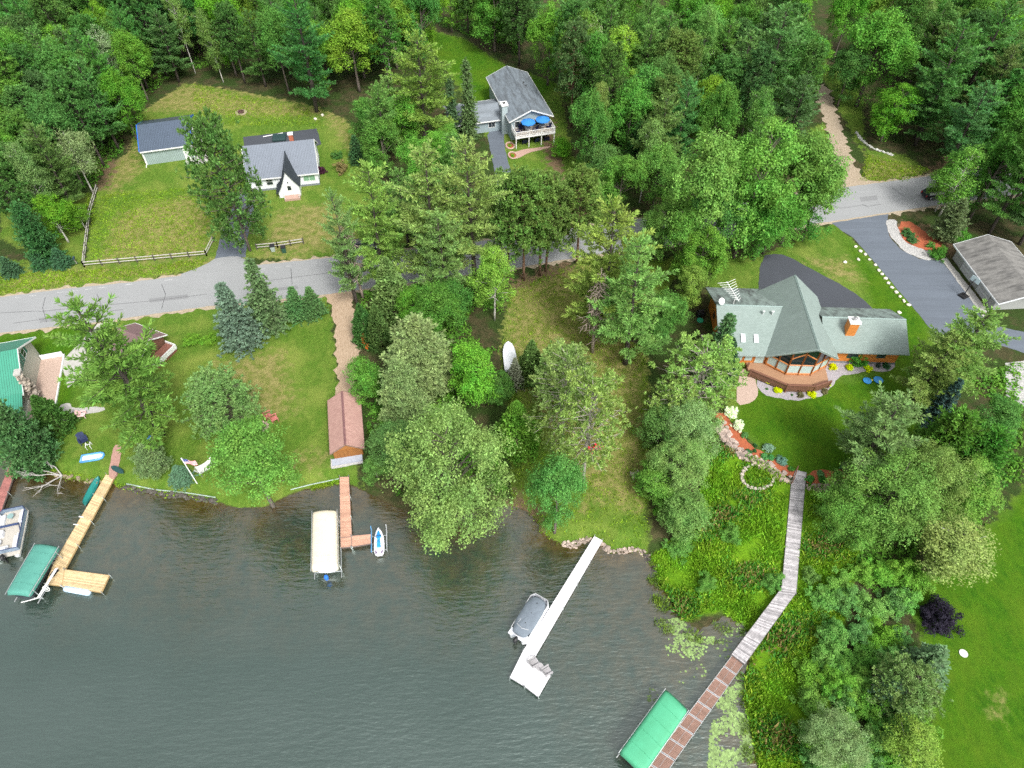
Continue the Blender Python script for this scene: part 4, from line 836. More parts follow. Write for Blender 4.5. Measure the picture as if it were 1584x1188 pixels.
d0, d1, d2, d3 = PQ([(1133, 1013), (1151, 1026), (983, 1262), (957, 1246)], .85)
o = thing('brown_dock', 'narrow brown sectional dock with pale metal edges at the lower right', 'dock'); m = MB(); e = MB(); n = 12
for i in range(n):
    a, b_ = i/n+.003, (i+1)/n-.003; q = [d0.lerp(d3, a), d1.lerp(d2, a), d1.lerp(d2, b_), d0.lerp(d3, b_)]
    quad_boards(m, *q, bw=.14)
    for x_, y_ in ((q[0], q[1]), (q[1], q[2]), (q[2], q[3]), (q[3], q[0]), ((q[0]+q[1])/2, (q[3]+q[2])/2)):
        w_ = .012 if x_ == (q[0]+q[1])/2 else .035; e.tube([x_+Vector((0, 0, .005)), y_+Vector((0, 0, .005))], w_, 4)
m.build('decking', BRB, o); e.build('edging', ALU, o); dock_frame(o, [[d0, d1, d2, d3]], M('grey_frame', (.3, .3, .31)), ph=.5)

# ------------------------------------------------------------------ boat lifts under canopies
def canopy(name, label, corners, z, mat, edge=.45, boat=None, crown=.35, leg=STEEL):
    A, B, C, D = PQ(corners, z); o = thing(name, label, 'boat lift'); nu, nv = 20, 12; m = MB(); vs = []; top = {}
    for i in range(nu+1):
        for j in range(nv+1):
            s, t = i/nu, j/nv; p = A.lerp(B, t).lerp(D.lerp(C, t), s); ex = min(s, 1-s)*nu/2.0; ey = min(t, 1-t)*nv/2.0
            d_ = min(1, ex)*min(1, ey); p = p+Vector((0, 0, -crown*(2*t-1)**2-(edge if d_ == 0 else 0)))
            vs.append(p)
    # round the corners
    fs = [(i*(nv+1)+j, (i+1)*(nv+1)+j, (i+1)*(nv+1)+j+1, i*(nv+1)+j+1) for i in range(nu) for j in range(nv)]
    cen = (A+B+C+D)/4
    for idx in (0, nv, nu*(nv+1), nu*(nv+1)+nv): vs[idx] = vs[idx].lerp(Vector((cen.x, cen.y, vs[idx].z)), .045)
    m.add(vs, fs); cv = m.build('canopy', mat, o, smooth=True); sd = cv.modifiers.new('thick', 'SOLIDIFY'); sd.thickness = .03
    sm_ = MB()
    for i in range(4, nu-2, 4): sm_.tube([vs[i*(nv+1)+j]+Vector((0, 0, .012)) for j in range(nv+1)], .022, 4)
    sm_.build('seam', mat, o)
    for s in (.12, .88):
        for t in (.02, .98):
            p = A.lerp(B, t).lerp(D.lerp(C, t), s); q = MB(); q.tube([(p.x, p.y, -1.3), (p.x, p.y, z-.4)], .05, 6); q.build('leg', leg, o)
    fr = MB()
    for t in (.02, .98):
        p, q = A.lerp(B, t), D.lerp(C, t); fr.tube([(p.x, p.y, z-.42), (q.x, q.y, z-.42)], .04, 5); fr.tube([(p.x, p.y, .35), (q.x, q.y, .35)], .06, 5)
    for s in (.12, .88):
        p, q = A.lerp(D, s), B.lerp(C, s); fr.tube([(p.x, p.y, .1), (q.x, q.y, .1)], .06, 5)
    fr.build('frame', leg, o); return o, (A, B, C, D)
TEAL = M('teal_canvas', (.075, .26, .21), (.06, .22, .18), .8, .7); GRNC = M('bright_green_canvas', (.07, .36, .20), (.06, .31, .165), .7, .65)
TAN = M('tan_vinyl', (.66, .59, .47), (.58, .52, .41), 1., .6)
co_, (A, B, C, D) = canopy('canopied_boat_lift', 'boat lift under a cream canopy beside the pink dock', [(480.5, 787), (521, 784.5), (523, 878), (478.5, 881)], 2.7, TAN)
a = (D+C)/2+Vector((-.1, -.1, 0)); m = MB(); m.lathe([(.2, -.5), (.25, 0), (.12, .3)], 8, (a.x, a.y, .9)); m.build('motor', M('blue_motor', (.02, .15, .6)), thing('lifted_boat', 'boat on the lift showing only its blue motor past the cream canopy', 'boat', (0, 0, 0)))
lb_ = bpy.data.objects['lifted_boat']
def hull(mb, A, D, B, C, z, h, m=0, n=10, taper=.35):
    "open hull between stern D-C and bow A-B"
    rings = []
    for i in range(n+1):
        s = i/n; l, r = D.lerp(A, s), C.lerp(B, s); c = (l+r)/2; k = 1 if s < .5 else sqrt(max(0.02, 1-((s-.5)/.5)**2.2)); l = c+(l-c)*k; r = c+(r-c)*k; up = .25*h*s*s
        rings.append([Vector((l.x, l.y, z+h+up)), Vector((c.x+(l.x-c.x)*.75, c.y+(l.y-c.y)*.75, z+.1+up)), Vector((c.x, c.y, z-.05+up*1.6)), Vector((c.x+(r.x-c.x)*.75, c.y+(r.y-c.y)*.75, z+.1+up)), Vector((r.x, r.y, z+h+up)), Vector((c.x, c.y, z+h*.9+up))])
    mb.loft(rings, m)
ins = lambda t, s: A.lerp(B, t).lerp(D.lerp(C, t), s)
m = MB(); hull(m, ins(.15, .08), ins(.15, .93), ins(.85, .08), ins(.85, .93), .6, .7); m.build('hull', M('boat_white', (.7, .7, .72), rough=.3), lb_)
co_, (A, B, C, D) = canopy('canopied_boat_lift', 'boat lift under a teal green canopy at the pine dock corner', [(50, 837), (89, 842), (42, 919.5), (3.5, 917)], 2.6, TEAL, .4)
m = MB(); w0 = C.lerp(B, .22); w0 = Vector((w0.x+.55, w0.y, 1.2))
for k in range(8): m.tube([w0, w0+Vector((.35*cos(k*pi/4), .12*sin(k*pi/4), .35*sin(k*pi/4)))], .02, 4)
m.tube([w0+Vector((.36*cos(k*pi/8), .12*sin(k*pi/8), .36*sin(k*pi/8))) for k in range(17)], .03, 5); m.build('winch_wheel', WHITE, co_)
q0 = C.lerp(B, .02)+Vector((.35, 0, -1.2)); q1 = C.lerp(B, .6)+Vector((.45, 0, -1.2)); m = MB(); m.tube([q0, q1], .06, 5); m.tube([q0+Vector((.35, 0, .2)), q1+Vector((.3, 0, .2))], .05, 5)
for i in range(4): m.tube([q0.lerp(q1, i/3), q0.lerp(q1, i/3)+Vector((.35, 0, .2))], .04, 5)
m.tube([q0, D+Vector((1.2, -.3, -1.7))], .05, 5); m.build('side_rail', WHITE, co_)
o = thing('lifted_boat', 'dark hulled boat on the lift beneath the teal canopy', 'boat'); m = MB(); hull(m, ins(.15, .08), ins(.15, .95), ins(.85, .08), ins(.85, .95), .5, .7); m.build('hull', M('dark_hull', (.05, .06, .07), rough=.3), o)
co_, (A, B, C, D) = canopy('canopied_boat_lift', 'boat lift under a bright green canopy at the bottom edge', [(1030, 1062), (1067.5, 1097), (996, 1200), (957, 1162)], 2.5, GRNC, .4, crown=.2)
o = thing('lifted_boat', 'dark hulled boat on the lift beneath the bright green canopy', 'boat'); m = MB(); hull(m, ins(.15, .08), ins(.15, .95), ins(.85, .08), ins(.85, .95), .5, .7); m.build('hull', M('dark_hull', (.05, .06, .07), rough=.3), o)

# ------------------------------------------------------------------ boats
NAVYV = M('navy_vinyl', (.03, .05, .13), rough=.5); SEATW = M('white_vinyl_seat', (.72, .74, .78), (.62, .64, .70), 3, .5); BLACKP = M('black_plastic', (.02, .02, .022), rough=.4)
def frame4(A, B, C, D): c = (A+B+C+D)/4; d = ((A+B)/2-(D+C)/2); L_ = d.length; W_ = ((B-A).length+(C-D).length)/2; return c, atan2(d.y, d.x)-pi/2, L_, W_
def outboard(par, y, z=.5, mat=None):
    m = MB(); rr = lambda w, d, z_: [(w*cos(2*pi*j/10), y+d*sin(2*pi*j/10), z_) for j in range(10)]
    m.loft([rr(.05, .1, z-1.1), rr(.07, .16, z-.5), rr(.1, .16, z-.1), rr(.2, .3, z), rr(.24, .36, z+.3), rr(.2, .32, z+.6), rr(.08, .15, z+.68)]); return m.build('outboard_motor', mat or BLACKP, par, smooth=True)
def pontoon(label, px, covered):
    A, B, C, D = PQ(px, .75); c, rz, L_, W_ = frame4(A, B, C, D); o = thing('pontoon_boat', label, 'boat', (c.x, c.y, 0), rz); l, w = L_/2, W_/2
    for s in (-1, 1):
        m = MB(); pr = [(.02, -l+.15), (.3, -l+.3), (.32, -l+.6), (.32, l-1.0), (.22, l-.5), (.03, l-.1)]
        m.loft([[(s*(w-.45)+r*cos(2*pi*j/12), y, .22+r*sin(2*pi*j/12)+(.12 if y > l-.6 else 0)) for j in range(12)] for r, y in pr]); m.build('pontoon', ALU, o, smooth=True)
    m = MB(); m.prism([(-w, -l+.3), (w, -l+.3), (w, l-.6), (w-.35, l-.05), (-w+.35, l-.05), (-w, l-.6)], .52, .62); m.build('deck', M('pontoon_deck', (.46, .43, .38), (.38, .36, .32), 3) if not covered else SEATW, o)
    rail = [(-w+.1, -l+.8), (-w+.1, l-.65), (-w+.4, l-.2), (w-.4, l-.2), (w-.1, l-.65), (w-.1, -l+.8), (-w+.1, -l+.8)]
    m = MB(); f_ = MB()
    for (x0, y0), (x1, y1) in zip(rail, rail[1:]):
        f_.slab([(x0, y0, .66), (x1, y1, .66), (x1, y1, 1.22), (x0, y0, 1.22)], .03, up=False); m.tube([(x0, y0, 1.27), (x1, y1, 1.27)], .045, 6)
    f_.build('fence_panel', SEATW if covered else M('steel_blue_panel', (.20, .26, .34), rough=.4), o); m.build('rail', NAVYV if not covered else ALU, o); outboard(o, -l-.05, .75)
    if covered:
        # taut mooring cover, slightly crowned
        rings = []
        for k, (sc, zz) in enumerate(((1.0, 1.08), (1.0, 1.33), (.9, 1.47), (.55, 1.58), (.12, 1.64))):
            ring = []
            for j in range(28):
                a = 2*pi*j/28; ex = 3.2; x = abs(cos(a))**(2/ex)*math.copysign(1, cos(a)); y = abs(sin(a))**(2/ex)*math.copysign(1, sin(a)); ring.append((x*(w-.07)*sc, -.0+y*(l-.42)*sc, zz-.05*cos(3*y*pi)*sc))
            rings.append(ring)
        m = MB(); m.loft(rings); m.build('mooring_cover', M('slate_canvas', (.145, .175, .21), (.12, .145, .175), 1.5, .8), o, smooth=True)
        m = MB()
        for y in (1.5, .3, -.9): m.lathe([(.06, 0), (.05, .06), (.01, .08)], 8, (.05, y, 1.6))
        m.build('vent_cap', BLACKP, o)
        m = MB(); m.tube([(-w+.45, -l+1.35, 1.52), (0, -l+1.1, 1.66), (w-.45, -l+1.35, 1.52)], .035, 5); m.tube([(-w+.3, -l+1.7, 1.46), (-w+.6, -l+2.0, 1.56), (-w+.5, -l+1.5, 1.5)], .025, 5); m.build('strap', M('grey_strap', (.4, .42, .45)), o)
    else:
        def seat(x0, y0, x1, y1, bx0, by0, bx1, by1):
            s = bx('seat', SEATW, o, x0, y0, .62, x1, y1, 1.0, bevel=.05); bx('backrest', SEATW, s, bx0, by0, 1.0, bx1, by1, 1.4, bevel=.04); return s
        seat(-w+.16, l-2.0, -w+.7, l-.75, -w+.16, l-2.0, -w+.3, l-.75); seat(w-.7, l-2.2, w-.16, l-.75, w-.3, l-2.2, w-.16, l-.75); seat(w-.8, -l+1.0, w-.16, -l+2.6, w-.3, -l+1.0, w-.16, -l+2.6); seat(-w+.16, -l+.9, .2, -l+1.5, -w+.16, -l+.9, .2, -l+1.08)
        m = MB(); m.slab([(-w+.2, -.4, .62), (-w+.9, -.4, .62), (-w+.9, .35, .62), (-w+.2, .35, .62)], -.55); m.build('console', SEATW, o, bevel=.05); m = MB(); m.tube([(-w+.55+.18*cos(t), -.5, 1.25+.18*sin(t)) for t in np.linspace(0, 2*pi, 13)], .02, 5); m.build('steering_wheel', BLACKP, o)
        s = MB(); s.lathe([(.08, 0), (.08, .3), (.3, .32), (.3, .42), (.25, .46)], 10, (-w+.6, -1.1, .62)); s.box(-w+.3, -1.5, 1.05, -w+.9, -1.36, 1.5); s.build('helm_chair', SEATW, o)
        s = MB(); s.lathe([(.05, 0), (.05, .5), (.35, .52), (.35, .56)], 14, (-.1, l-1.2, .62)); s.build('table', M('teal_table', (.22, .34, .34)), o)
        bi = MB()
        for y, h in ((-.1, .9), (.15, .75)): bi.tube([(-w+.1, y-.3, 1.25), (-w+.15, y+h*.4, 1.7), (w-.15, y+h*.4, 1.7), (w-.1, y-.3, 1.25)], .05, 5)
        bi.tube([(-w+.15, .3, 1.78), (w-.15, .3, 1.78)], .13, 8); bi.build('folded_bimini', NAVYV, o)
    return o
pontoon('open pontoon boat with white seats and navy rails beside the red dock', [(4, 789), (42.5, 785), (28, 866), (-14, 862)], False)
pontoon('pontoon boat under a slate grey mooring cover tied to the white dock', [(825, 917), (852.5, 931), (812, 1003), (784, 979)], True)
# personal watercraft on its own little lift
def jet_ski():
    bow, st = P(586, 818, .8), P(586.5, 857, .8); c = (bow+st)/2; d = bow-st; l = d.length/2; o = thing('jet_ski', 'white and blue jet ski standing on its lift at the pink dock end', 'jet ski', (c.x, c.y, .35), atan2(d.y, d.x)-pi/2)
    st_ = [(-l, .44, .3), (-l+.3, .56, .34), (-.3, .6, .36), (l*.35, .52, .44), (l*.75, .32, .52), (l*.97, .06, .58)]
    m = MB(); m.loft([[(-w, y, z), (-w*.9, y, z+.14), (-w*.35, y, z+.25), (w*.35, y, z+.25), (w*.9, y, z+.14), (w, y, z), (w*.6, y, z-.35+.2*(y > l*.6)), (-w*.6, y, z-.35+.2*(y > l*.6))] for y, w, z in st_]); m.build('hull', M('glossy_white', (.78, .77, .82), rough=.2), o, smooth=False)
    m = MB(); m.loft([[(-w, y, .5), (-w*.7, y, z), (w*.7, y, z), (w, y, .5)] for y, w, z in ((-l*.55, .24, .86), (-l*.2, .22, .88), (.05, .2, .8), (.25, .2, .86))]); m.build('seat', M('bright_blue_seat', (.03, .30, .72), rough=.4), o)
    m = MB(); m.loft([[(-w, y, .55), (-w*.6, y, z), (w*.6, y, z), (w, y, .55)] for y, w, z in ((.3, .3, .95), (.6, .32, .9), (l*.75, .1, .78))]); m.build('cowl', M('bright_blue_seat', (.03, .30, .72)), o)
    m = MB(); m.tube([(-.36, .3, 1.05), (-.1, .42, 1.0), (.1, .42, 1.0), (.36, .3, 1.05)], .035, 6); m.build('handlebar', BLACKP, o)
    bx('swim_mat', M('purple_mat', (.12, .07, .16)), o, -.4, -l+.05, .52, .4, -l+.45, .56)
    k = thing('jet_ski_lift', 'small lift frame with blue and pale side bunks around the jet ski', 'boat lift', (c.x, c.y, 0), atan2(d.y, d.x)-pi/2)
    for s, mt in ((-1, M('blue_bunk', (.10, .30, .55))), (1, ALU)):
        m = MB(); m.tube([(s*.85, -1.2, .75), (s*.85, 1.6, .75)], .06, 5); m.tube([(s*.85, 1.6, .75), (s*.85, 1.75, 1.3)], .06, 5); m.build('bunk', mt, k)
        for y in (-1.0, 1.4): m = MB(); m.tube([(s*.85, y, -1.2), (s*.85, y, .9)], .04, 5); m.build('leg', STEEL, k)
    m = MB(); m.tube([(-.85, -.8, .2), (.85, -.8, .2)], .05, 5); m.tube([(-.85, 1.0, .2), (.85, 1.0, .2)], .05, 5); m.build('frame', STEEL, k)
jet_ski()
def small_boat(name, label, cat, b_px, s_px, z, w, h, mat, inner=None, double=True, tilt=0., z2=None):
    bow, st = P(*b_px, z), P(*s_px, z2 or z); c = (bow+st)/2; d = bow-st; l = d.length/2; o = thing(name, label, cat, (c.x, c.y, c.z), atan2(d.y, d.x)-pi/2); n = 12; rg = []; 
    for i in range(n+1):
        y = -l+2*l*i/n; s = (y+l)/(2*l); k = sqrt(max(.0, 1-abs(2*s-1)**2.4)) if double else (sqrt(max(0, 1-max(0, (s-.45)/.55)**2.3)))
        k = max(k, .04); rise = .28*h*(2*s-1)**2; ww = w/2*k
        rg.append([(-ww, y, h+rise), (-ww*.85, y, h*.4+rise), (-ww*.35, y, rise*.9), (ww*.35, y, rise*.9), (ww*.85, y, h*.4+rise), (ww, y, h+rise), (0, y, h*(1.1 if inner is None else .35)+rise)])
    m = MB(); m.loft(rg); m.build('hull', mat, o, smooth=False)
    g = MB()
    for j in (0, 5): g.tube([r[j] for r in rg], .03, 5)
    g.build('gunwale', inner or mat, o); o.rotation_euler[1] = tilt; return o
small_boat('canoe', 'dark teal canoe floating along the left side of the pine dock', 'canoe', (155, 740), (132, 783), .05, .95, .38, M('teal_hull', (.02, .20, .18), rough=.35), M('dark_teal', (.01, .11, .10)))
small_boat('rowboat', 'white covered rowboat pulled up on the dry grass between the trees', 'boat', (786, 534), (791, 578), 1.02, 1.75, .6, M('white_tarp', (.70, .72, .74), (.58, .61, .66), 2.5, .5), None, False)
small_boat('kayak', 'orange kayak lying at the edge of the dirt drive', 'kayak', (558, 511), (569, 543), 1.05, .75, .33, M('orange_hull', (.80, .16, .03), rough=.4), None)
small_boat('paddle_board', 'dark pointed kayak leaning beside the red brick path', 'kayak', (174, 723), (192, 733), 1.1, .6, .22, M('dark_green_hull', (.02, .07, .07), rough=.4), None)
o = thing('float_tube', 'pale blue inflatable float tied below the pine dock end', 'float'); a, b_ = P(99.5, 910, .25), P(140, 917, .25); d = (b_-a).normalized()
m = MB(); m.loft([[tuple(a+(b_-a)*s+Vector((-d.y, d.x, 0))*r*cos(2*pi*j/12)+Vector((0, 0, r*sin(2*pi*j/12)))) for j in range(12)] for s, r in ((0, .05), (.02, .28), (.06, .36), (.94, .36), (.98, .28), (1, .05))]); m.build('tube', M('pale_blue_vinyl', (.48, .60, .74), rough=.3), o, smooth=True)
m = MB(); m.tube([a+Vector((0, 0, .2)), P(92, 905, .6)], .02, 4); m.build('tether', WHITE, o)

# ------------------------------------------------------------------ things on the lawns and decks
def wood_chair(label, px, rz, mat, name='lounge_chair', group=None, z=None, s=1.0, loc=None, cat='chair'):
    p = loc or (P(*px, z) if z else G(*px)); o = thing(name, label, cat, p, rz, group)
    m = MB(); m.slab([(-.32*s, -.38*s, .42*s), (.32*s, -.38*s, .42*s), (.32*s, .25*s, .28*s), (-.32*s, .25*s, .28*s)], .04); m.build('seat', mat, o)
    m = MB()
    for i in range(5): x = -.3*s+i*.15*s; m.slab([(x-.065*s, .22*s, .26*s), (x+.065*s, .22*s, .26*s), (x+.075*s, .55*s, (1.05+.06*(2-abs(i-2)))*s), (x-.075*s, .55*s, (1.05+.06*(2-abs(i-2)))*s)], .03)
    m.build('backrest', mat, o)
    for q in (-1, 1):
        m = MB(); m.slab([(q*.4*s-.08*s, -.42*s, .6*s), (q*.4*s+.08*s, -.42*s, .6*s), (q*.4*s+.08*s, .4*s, .58*s), (q*.4*s-.08*s, .4*s, .58*s)], .035); m.build('armrest', mat, o)
        for y in (-.36, .3): bx('leg', mat, o, q*.38*s-.04, y*s-.04, 0, q*.38*s+.04, y*s+.04, .58*s)
    return o
GREYW = M('grey_resin', (.34, .33, .34), rough=.6); REDP = M('bright_red_plastic', (.72, .03, .06), rough=.4); PINKW = M('red_stained_wood', (.48, .17, .15), (.36, .12, .10), 3); WEATH = M('weathered_wood', (.42, .36, .31), (.30, .26, .22), 4)
wood_chair('grey chair on the white dock platform, on the long arm side of the round table', (825.5, 1027), R(120), GREYW, z=.6, group='grey chairs on the white dock')
wood_chair('grey chair on the white dock platform corner, past the round table', (846, 1040), R(-60+180), GREYW, z=.6, group='grey chairs on the white dock')
o = thing('side_table', 'small round grey table between the two grey dock chairs', 'table', P(834.5, 1034, .6)); m = MB(); m.lathe([(.38, 0), (.4, .03), (.05, .035)], 16, (0, 0, .5)); m.build('tabletop', GREYW, o); m = MB(); m.lathe([(.25, 0), (.06, .06), (.05, .5)], 12); m.build('base', GREYW, o)
wood_chair('bright red lawn chair under the olive pine, left of the trunk', (912, 698), R(160), REDP, group='red lawn chairs'); wood_chair('bright red lawn chair under the olive pine, right of the trunk', (926, 693), R(190), REDP, group='red lawn chairs')
wood_chair('weathered wooden chair on the dry lawn, nearer the olive pine', (982, 738), R(200), WEATH, group='weathered wooden chairs', s=1.15); wood_chair('weathered wooden chair on the dry lawn, nearer the willow shrubs', (993, 744), R(150), WEATH, group='weathered wooden chairs', s=1.15)
wood_chair('red double lawn bench half by the fire pit, upper left seat', (416, 645), R(120), PINKW, group='red seats by the fire pit', s=1.1); wood_chair('red double lawn bench half by the fire pit, lower right seat', (425, 650), R(120), PINKW, group='red seats by the fire pit', s=1.1)
wood_chair('pale chair behind the bright green lakeside tree', (396, 678), R(30), SEATW, s=1.0); wood_chair('red chair left of the fire pit beside the olive pine', (385, 665), R(-60), PINKW, group='red seats by the fire pit')
wood_chair('pink chair on the stone path under the big pine', (129, 644), R(100), M('pink_chair', (.75, .42, .42), (.7, .6, .58), 4))
wood_chair('dark folding chair on the shore lawn with a pale towel', (131, 684), R(40), M('navy_canvas', (.02, .03, .09)), s=1.15)
o = thing('walker_frame', 'pale metal step frame standing on the shore lawn by the dark chair', 'frame', G(139, 692), R(20)); m = MB()
for x in (-.25, .25): m.tube([(x, -.35, 0), (x, -.35, .6), (x, .35, .6), (x, .35, 0)], .035, 5)
m.tube([(-.25, 0, .6), (.25, 0, .6)], .03, 5); m.build('frame', WHITE, o)
o = thing('inflatable_raft', 'blue and white inflatable raft lying on the shore lawn', 'raft', G(143, 708), R(12)); m = MB(); pth = [(x*1.25+(.12 if x > 0 else 0), y*.5) for x, y in [(-1, -1), (.6, -1), (.9, -.7), (1, 0), (.9, .7), (.6, 1), (-1, 1), (-1, -1)]]
m.tube([(x, y, .12) for x, y in pth], .13, 8); m.build('rim', M('raft_blue', (.10, .32, .62), rough=.3), o, smooth=True); m = MB(); m.prism([(x*.92, y*.85) for x, y in pth[:-1]], .02, .1); m.build('floor', M('raft_white', (.7, .72, .8), (.55, .62, .78), 3, .3), o)
o = thing('fire_pit', 'stone ring fire pit on the lawn by the red seats', 'fire pit', G(405, 661)); m = MB()
for i in range(12): a = i*pi/6; m.ball((.75*cos(a), .75*sin(a), .12), (.2, .17, .17), 0, .2)
m.build('stone_ring', M('pink_stones', (.48, .36, .30), (.3, .24, .2), 3, island=.3), o); m = MB(); m.lathe([(.62, 0), (.62, .04), (.02, .06)], 12); m.build('ash_bed', M('ash', (.05, .045, .04), (.12, .11, .1), 5), o)
o = thing('fire_pit', 'dark fire ring on the patchy grass behind the white cottage', 'fire pit', G(373, 174)); m = MB(); m.lathe([(.6, 0), (.62, .3), (.5, .3), (.5, .05), (.02, .04)], 14); m.build('iron_ring', M('rusty_iron', (.10, .05, .05)), o)
m = MB(); m.lathe([(1.15, 0), (1.15, .03), (.62, .03)], 16); m.build('sand_ring', SHOULDER, o)
# flag
p = G(305, 748); o = thing('flag_pole', 'white flag pole with a striped flag near the shore hammock', 'flag', p); m = MB(); m.tube([(0, 0, 0), (0, 0, 5.2)], .055, 8); m.lathe([(.02, -.08), (.09, 0), (.02, .08)], 8, (0, 0, 5.25)); m.build('pole', WHITE, o)
fl = MB(); nx = 14; FL_, FH = 1.6, .95
def fp(s, t): return (.06+s*FL_*.86, .14*sin(s*7)*s-.1*s, 5.1-t*FH-.22*s*s)
for k in range(13):
    for i in range(nx):
        s0, s1 = i/nx, (i+1)/nx; t0, t1 = k/13, (k+1)/13; mt = 2 if (s1 <= .43 and k < 7) else (0 if k % 2 == 0 else 1); fl.add([fp(s0, t0), fp(s1, t0), fp(s1, t1), fp(s0, t1)], [(0, 1, 2, 3)], mt)
for i in range(5):
    for j in range(6): s, t = .035+j*.07, .05+i*.1; q = fp(s, t); fl.add([(q[0]-.02, q[1]-.012, q[2]), (q[0], q[1]-.012, q[2]-.02), (q[0]+.02, q[1]-.012, q[2]), (q[0], q[1]-.012, q[2]+.02)], [(0, 1, 2, 3)], 1)
fl.build('flag', [M('flag_red', (.55, .03, .05)), M('flag_white', (.78, .76, .78)), M('flag_blue', (.02, .04, .25))], o)
# hammock
a, b_ = G(305, 737), G(338, 716); c = (a+b_)/2; d = b_-a; o = thing('hammock', 'white net hammock on a stand near the flag pole', 'hammock', c, atan2(d.y, d.x)); l = d.length/2
m = MB(); m.tube([(-l, 0, 1.2), (-l*.7, 0, .08), (l*.7, 0, .08), (l, 0, 1.2)], .05, 6); m.tube([(-l*.7, -.6, .05), (-l*.7, .6, .05)], .04, 5); m.tube([(l*.7, -.6, .05), (l*.7, .6, .05)], .04, 5); m.build('stand', STEEL, o)
m = MB(); n = 14; q = lambda i, j: (-l*.72+l*1.44*i/n, (-.62+1.24*j/8), .55+.35*(2*i/n-1)**2+.12*(j/4-1)**2); m.add([q(i, j) for i in range(n+1) for j in range(9)], [(i*9+j, i*9+j+1, i*9+j+10, i*9+j+9) for i in range(n) for j in range(8)])
for s in (-1, 1):
    for j in range(0, 9, 2): m.tube([(s*l*.98, 0, 1.18), q(0 if s < 0 else n, j)], .012, 3)
m.build('net', M('white_net', (.74, .74, .72), (.55, .56, .52), 12, .8, lo=.45, hi=.55), o); m = MB()
for s in (-1, 1): m.tube([(s*l*.72, -.68, .95), (s*l*.72, .68, .95)], .035, 6)
m.build('spreader', WHITE, o)
# basketball hoop
p = P(1489, 459); o = thing('basketball_hoop', 'portable basketball hoop with a black base in front of the grey garage', 'basketball hoop', p, R(-60)); m = MB(); m.slab([(-.55, -.45, .35), (.55, -.45, .35), (.55, .75, .2), (-.55, .75, .2)], .3); m.build('base', BLACKP, o, bevel=.06); m = MB(); m.tube([(0, 0, .2), (0, .1, 2.9), (0, .6, 3.1)], .07, 6); m.tube([(0, 0, 2.2), (0, .6, 2.7)], .04, 5); m.build('pole', BLACKP, o)
m = MB(); m.box(-.68, .6, 2.6, .68, .64, 3.45); m.build('backboard', M_glass('acrylic_board', (.55, .68, .72), .1), o); m = MB(); m.tube([(.23*cos(t), .9+.23*sin(t), 2.85) for t in np.linspace(0, 2*pi, 15)], .025, 5); m.build('rim', M('rim_orange', (.75, .15, .05)), o)
# roof aerial, dish
p = LHM @ Vector((-8.5, 3.6, 5.6)); o = thing('roof_aerial', 'white many-armed television aerial on the left log house roof', 'aerial', p, R(18)); m = MB(); m.tube([(0, 0, 0), (0, 0, 1.6)], .045, 6); m.build('mast', WHITE, o); m = MB(); m.tube([(-.1, -1.0, 1.5), (.0, 2.6, 1.9)], .05, 5)
for i in range(9): y = -.8+i*.4; q = .45+.11*i; m.tube([(-q, y+.3, 1.52+.11*(y+1)), (0, y, 1.52+.11*(y+1)), (q, y+.3, 1.52+.11*(y+1))], .03, 4)
m.build('antenna', WHITE, o)
p = LHM @ Vector((-10.3, 3.4, 5.8)); o = thing('satellite_dish', 'white satellite dish at the left gable peak of the log house', 'dish', p, R(30)); m = MB(); m.lathe([(.02, 0), (.3, .04), (.48, .16), (.46, .17), (.28, .07), (.02, .03)], 16); q = m.build('dish', WHITE, o); q.rotation_euler = (R(50), 0, 0); q.location = (0, 0, .5); m = MB(); m.tube([(0, 0, -.1), (0, 0, .5)], .04, 5); m.tube([(0, 0, .35), (0, -.5, .75)], .02, 4); m.build('arm', STEEL, o)
# deck furniture on the grey-blue house
def umbrella(x, y, label):
    o = thing('patio_umbrella', label, 'umbrella', DHM @ Vector((x, y, 2.3)), R(15), 'blue umbrellas on the deck'); m = MB(); n = 8; r = 1.35
    vs = [(0, 0, 2.35)]+[(r*cos(2*pi*(j+.5)/n)*f, r*sin(2*pi*(j+.5)/n)*f, zz) for f, zz in ((.5, 2.2), (1., 1.92), (1.0, 1.78)) for j in range(n)]; fs = [(0, 1+j, 1+(j+1) % n) for j in range(n)]
    for k in (0, 1): fs += [(1+k*n+j, 1+(k+1)*n+j, 1+(k+1)*n+(j+1) % n, 1+k*n+(j+1) % n) for j in range(n)]
    m.add(vs, fs); c = m.build('canopy', M('blue_canvas', (.03, .22, .62), (.025, .18, .52), 2, .7), o); m = MB(); m.tube([(0, 0, 0), (0, 0, 2.45)], .03, 6); m.build('pole', STEEL, o)
    m = MB(); m.lathe([(.6, 0), (.62, .03), (.02, .035)], 16, (0, 0, .7)); m.lathe([(.3, 0), (.3, .06), (.03, .08)], 12); t = thing('patio_table', 'round table under '+('the left' if x < 4.5 else 'the right')+' blue umbrella on the deck', 'table', DHM @ Vector((x, y, 2.3)), 0, 'deck tables'); m.build('tabletop', M('pale_table', (.5, .5, .5)), t)
umbrella(3.3, -1.1, 'blue umbrella on the white deck, over the left table'); umbrella(6.1, -.9, 'blue umbrella on the white deck, over the right table')
NV = M('navy_chair', (.012, .016, .06), rough=.5)
for x, y, rz, lb in ((1.3, -1.2, 90, 'navy deck chair at the left end of the white railing'), (2.3, -.3, 30, 'navy deck chair behind the left umbrella'), (4.6, -1.3, -90, 'navy deck chair between the two umbrellas'), (7.3, -.9, -90, 'navy deck chair at the right end of the white railing')): wood_chair(lb, None, R(rz+15), NV, group='navy chairs on the deck', loc=DHM @ Vector((x, y, 2.3)), s=.95)
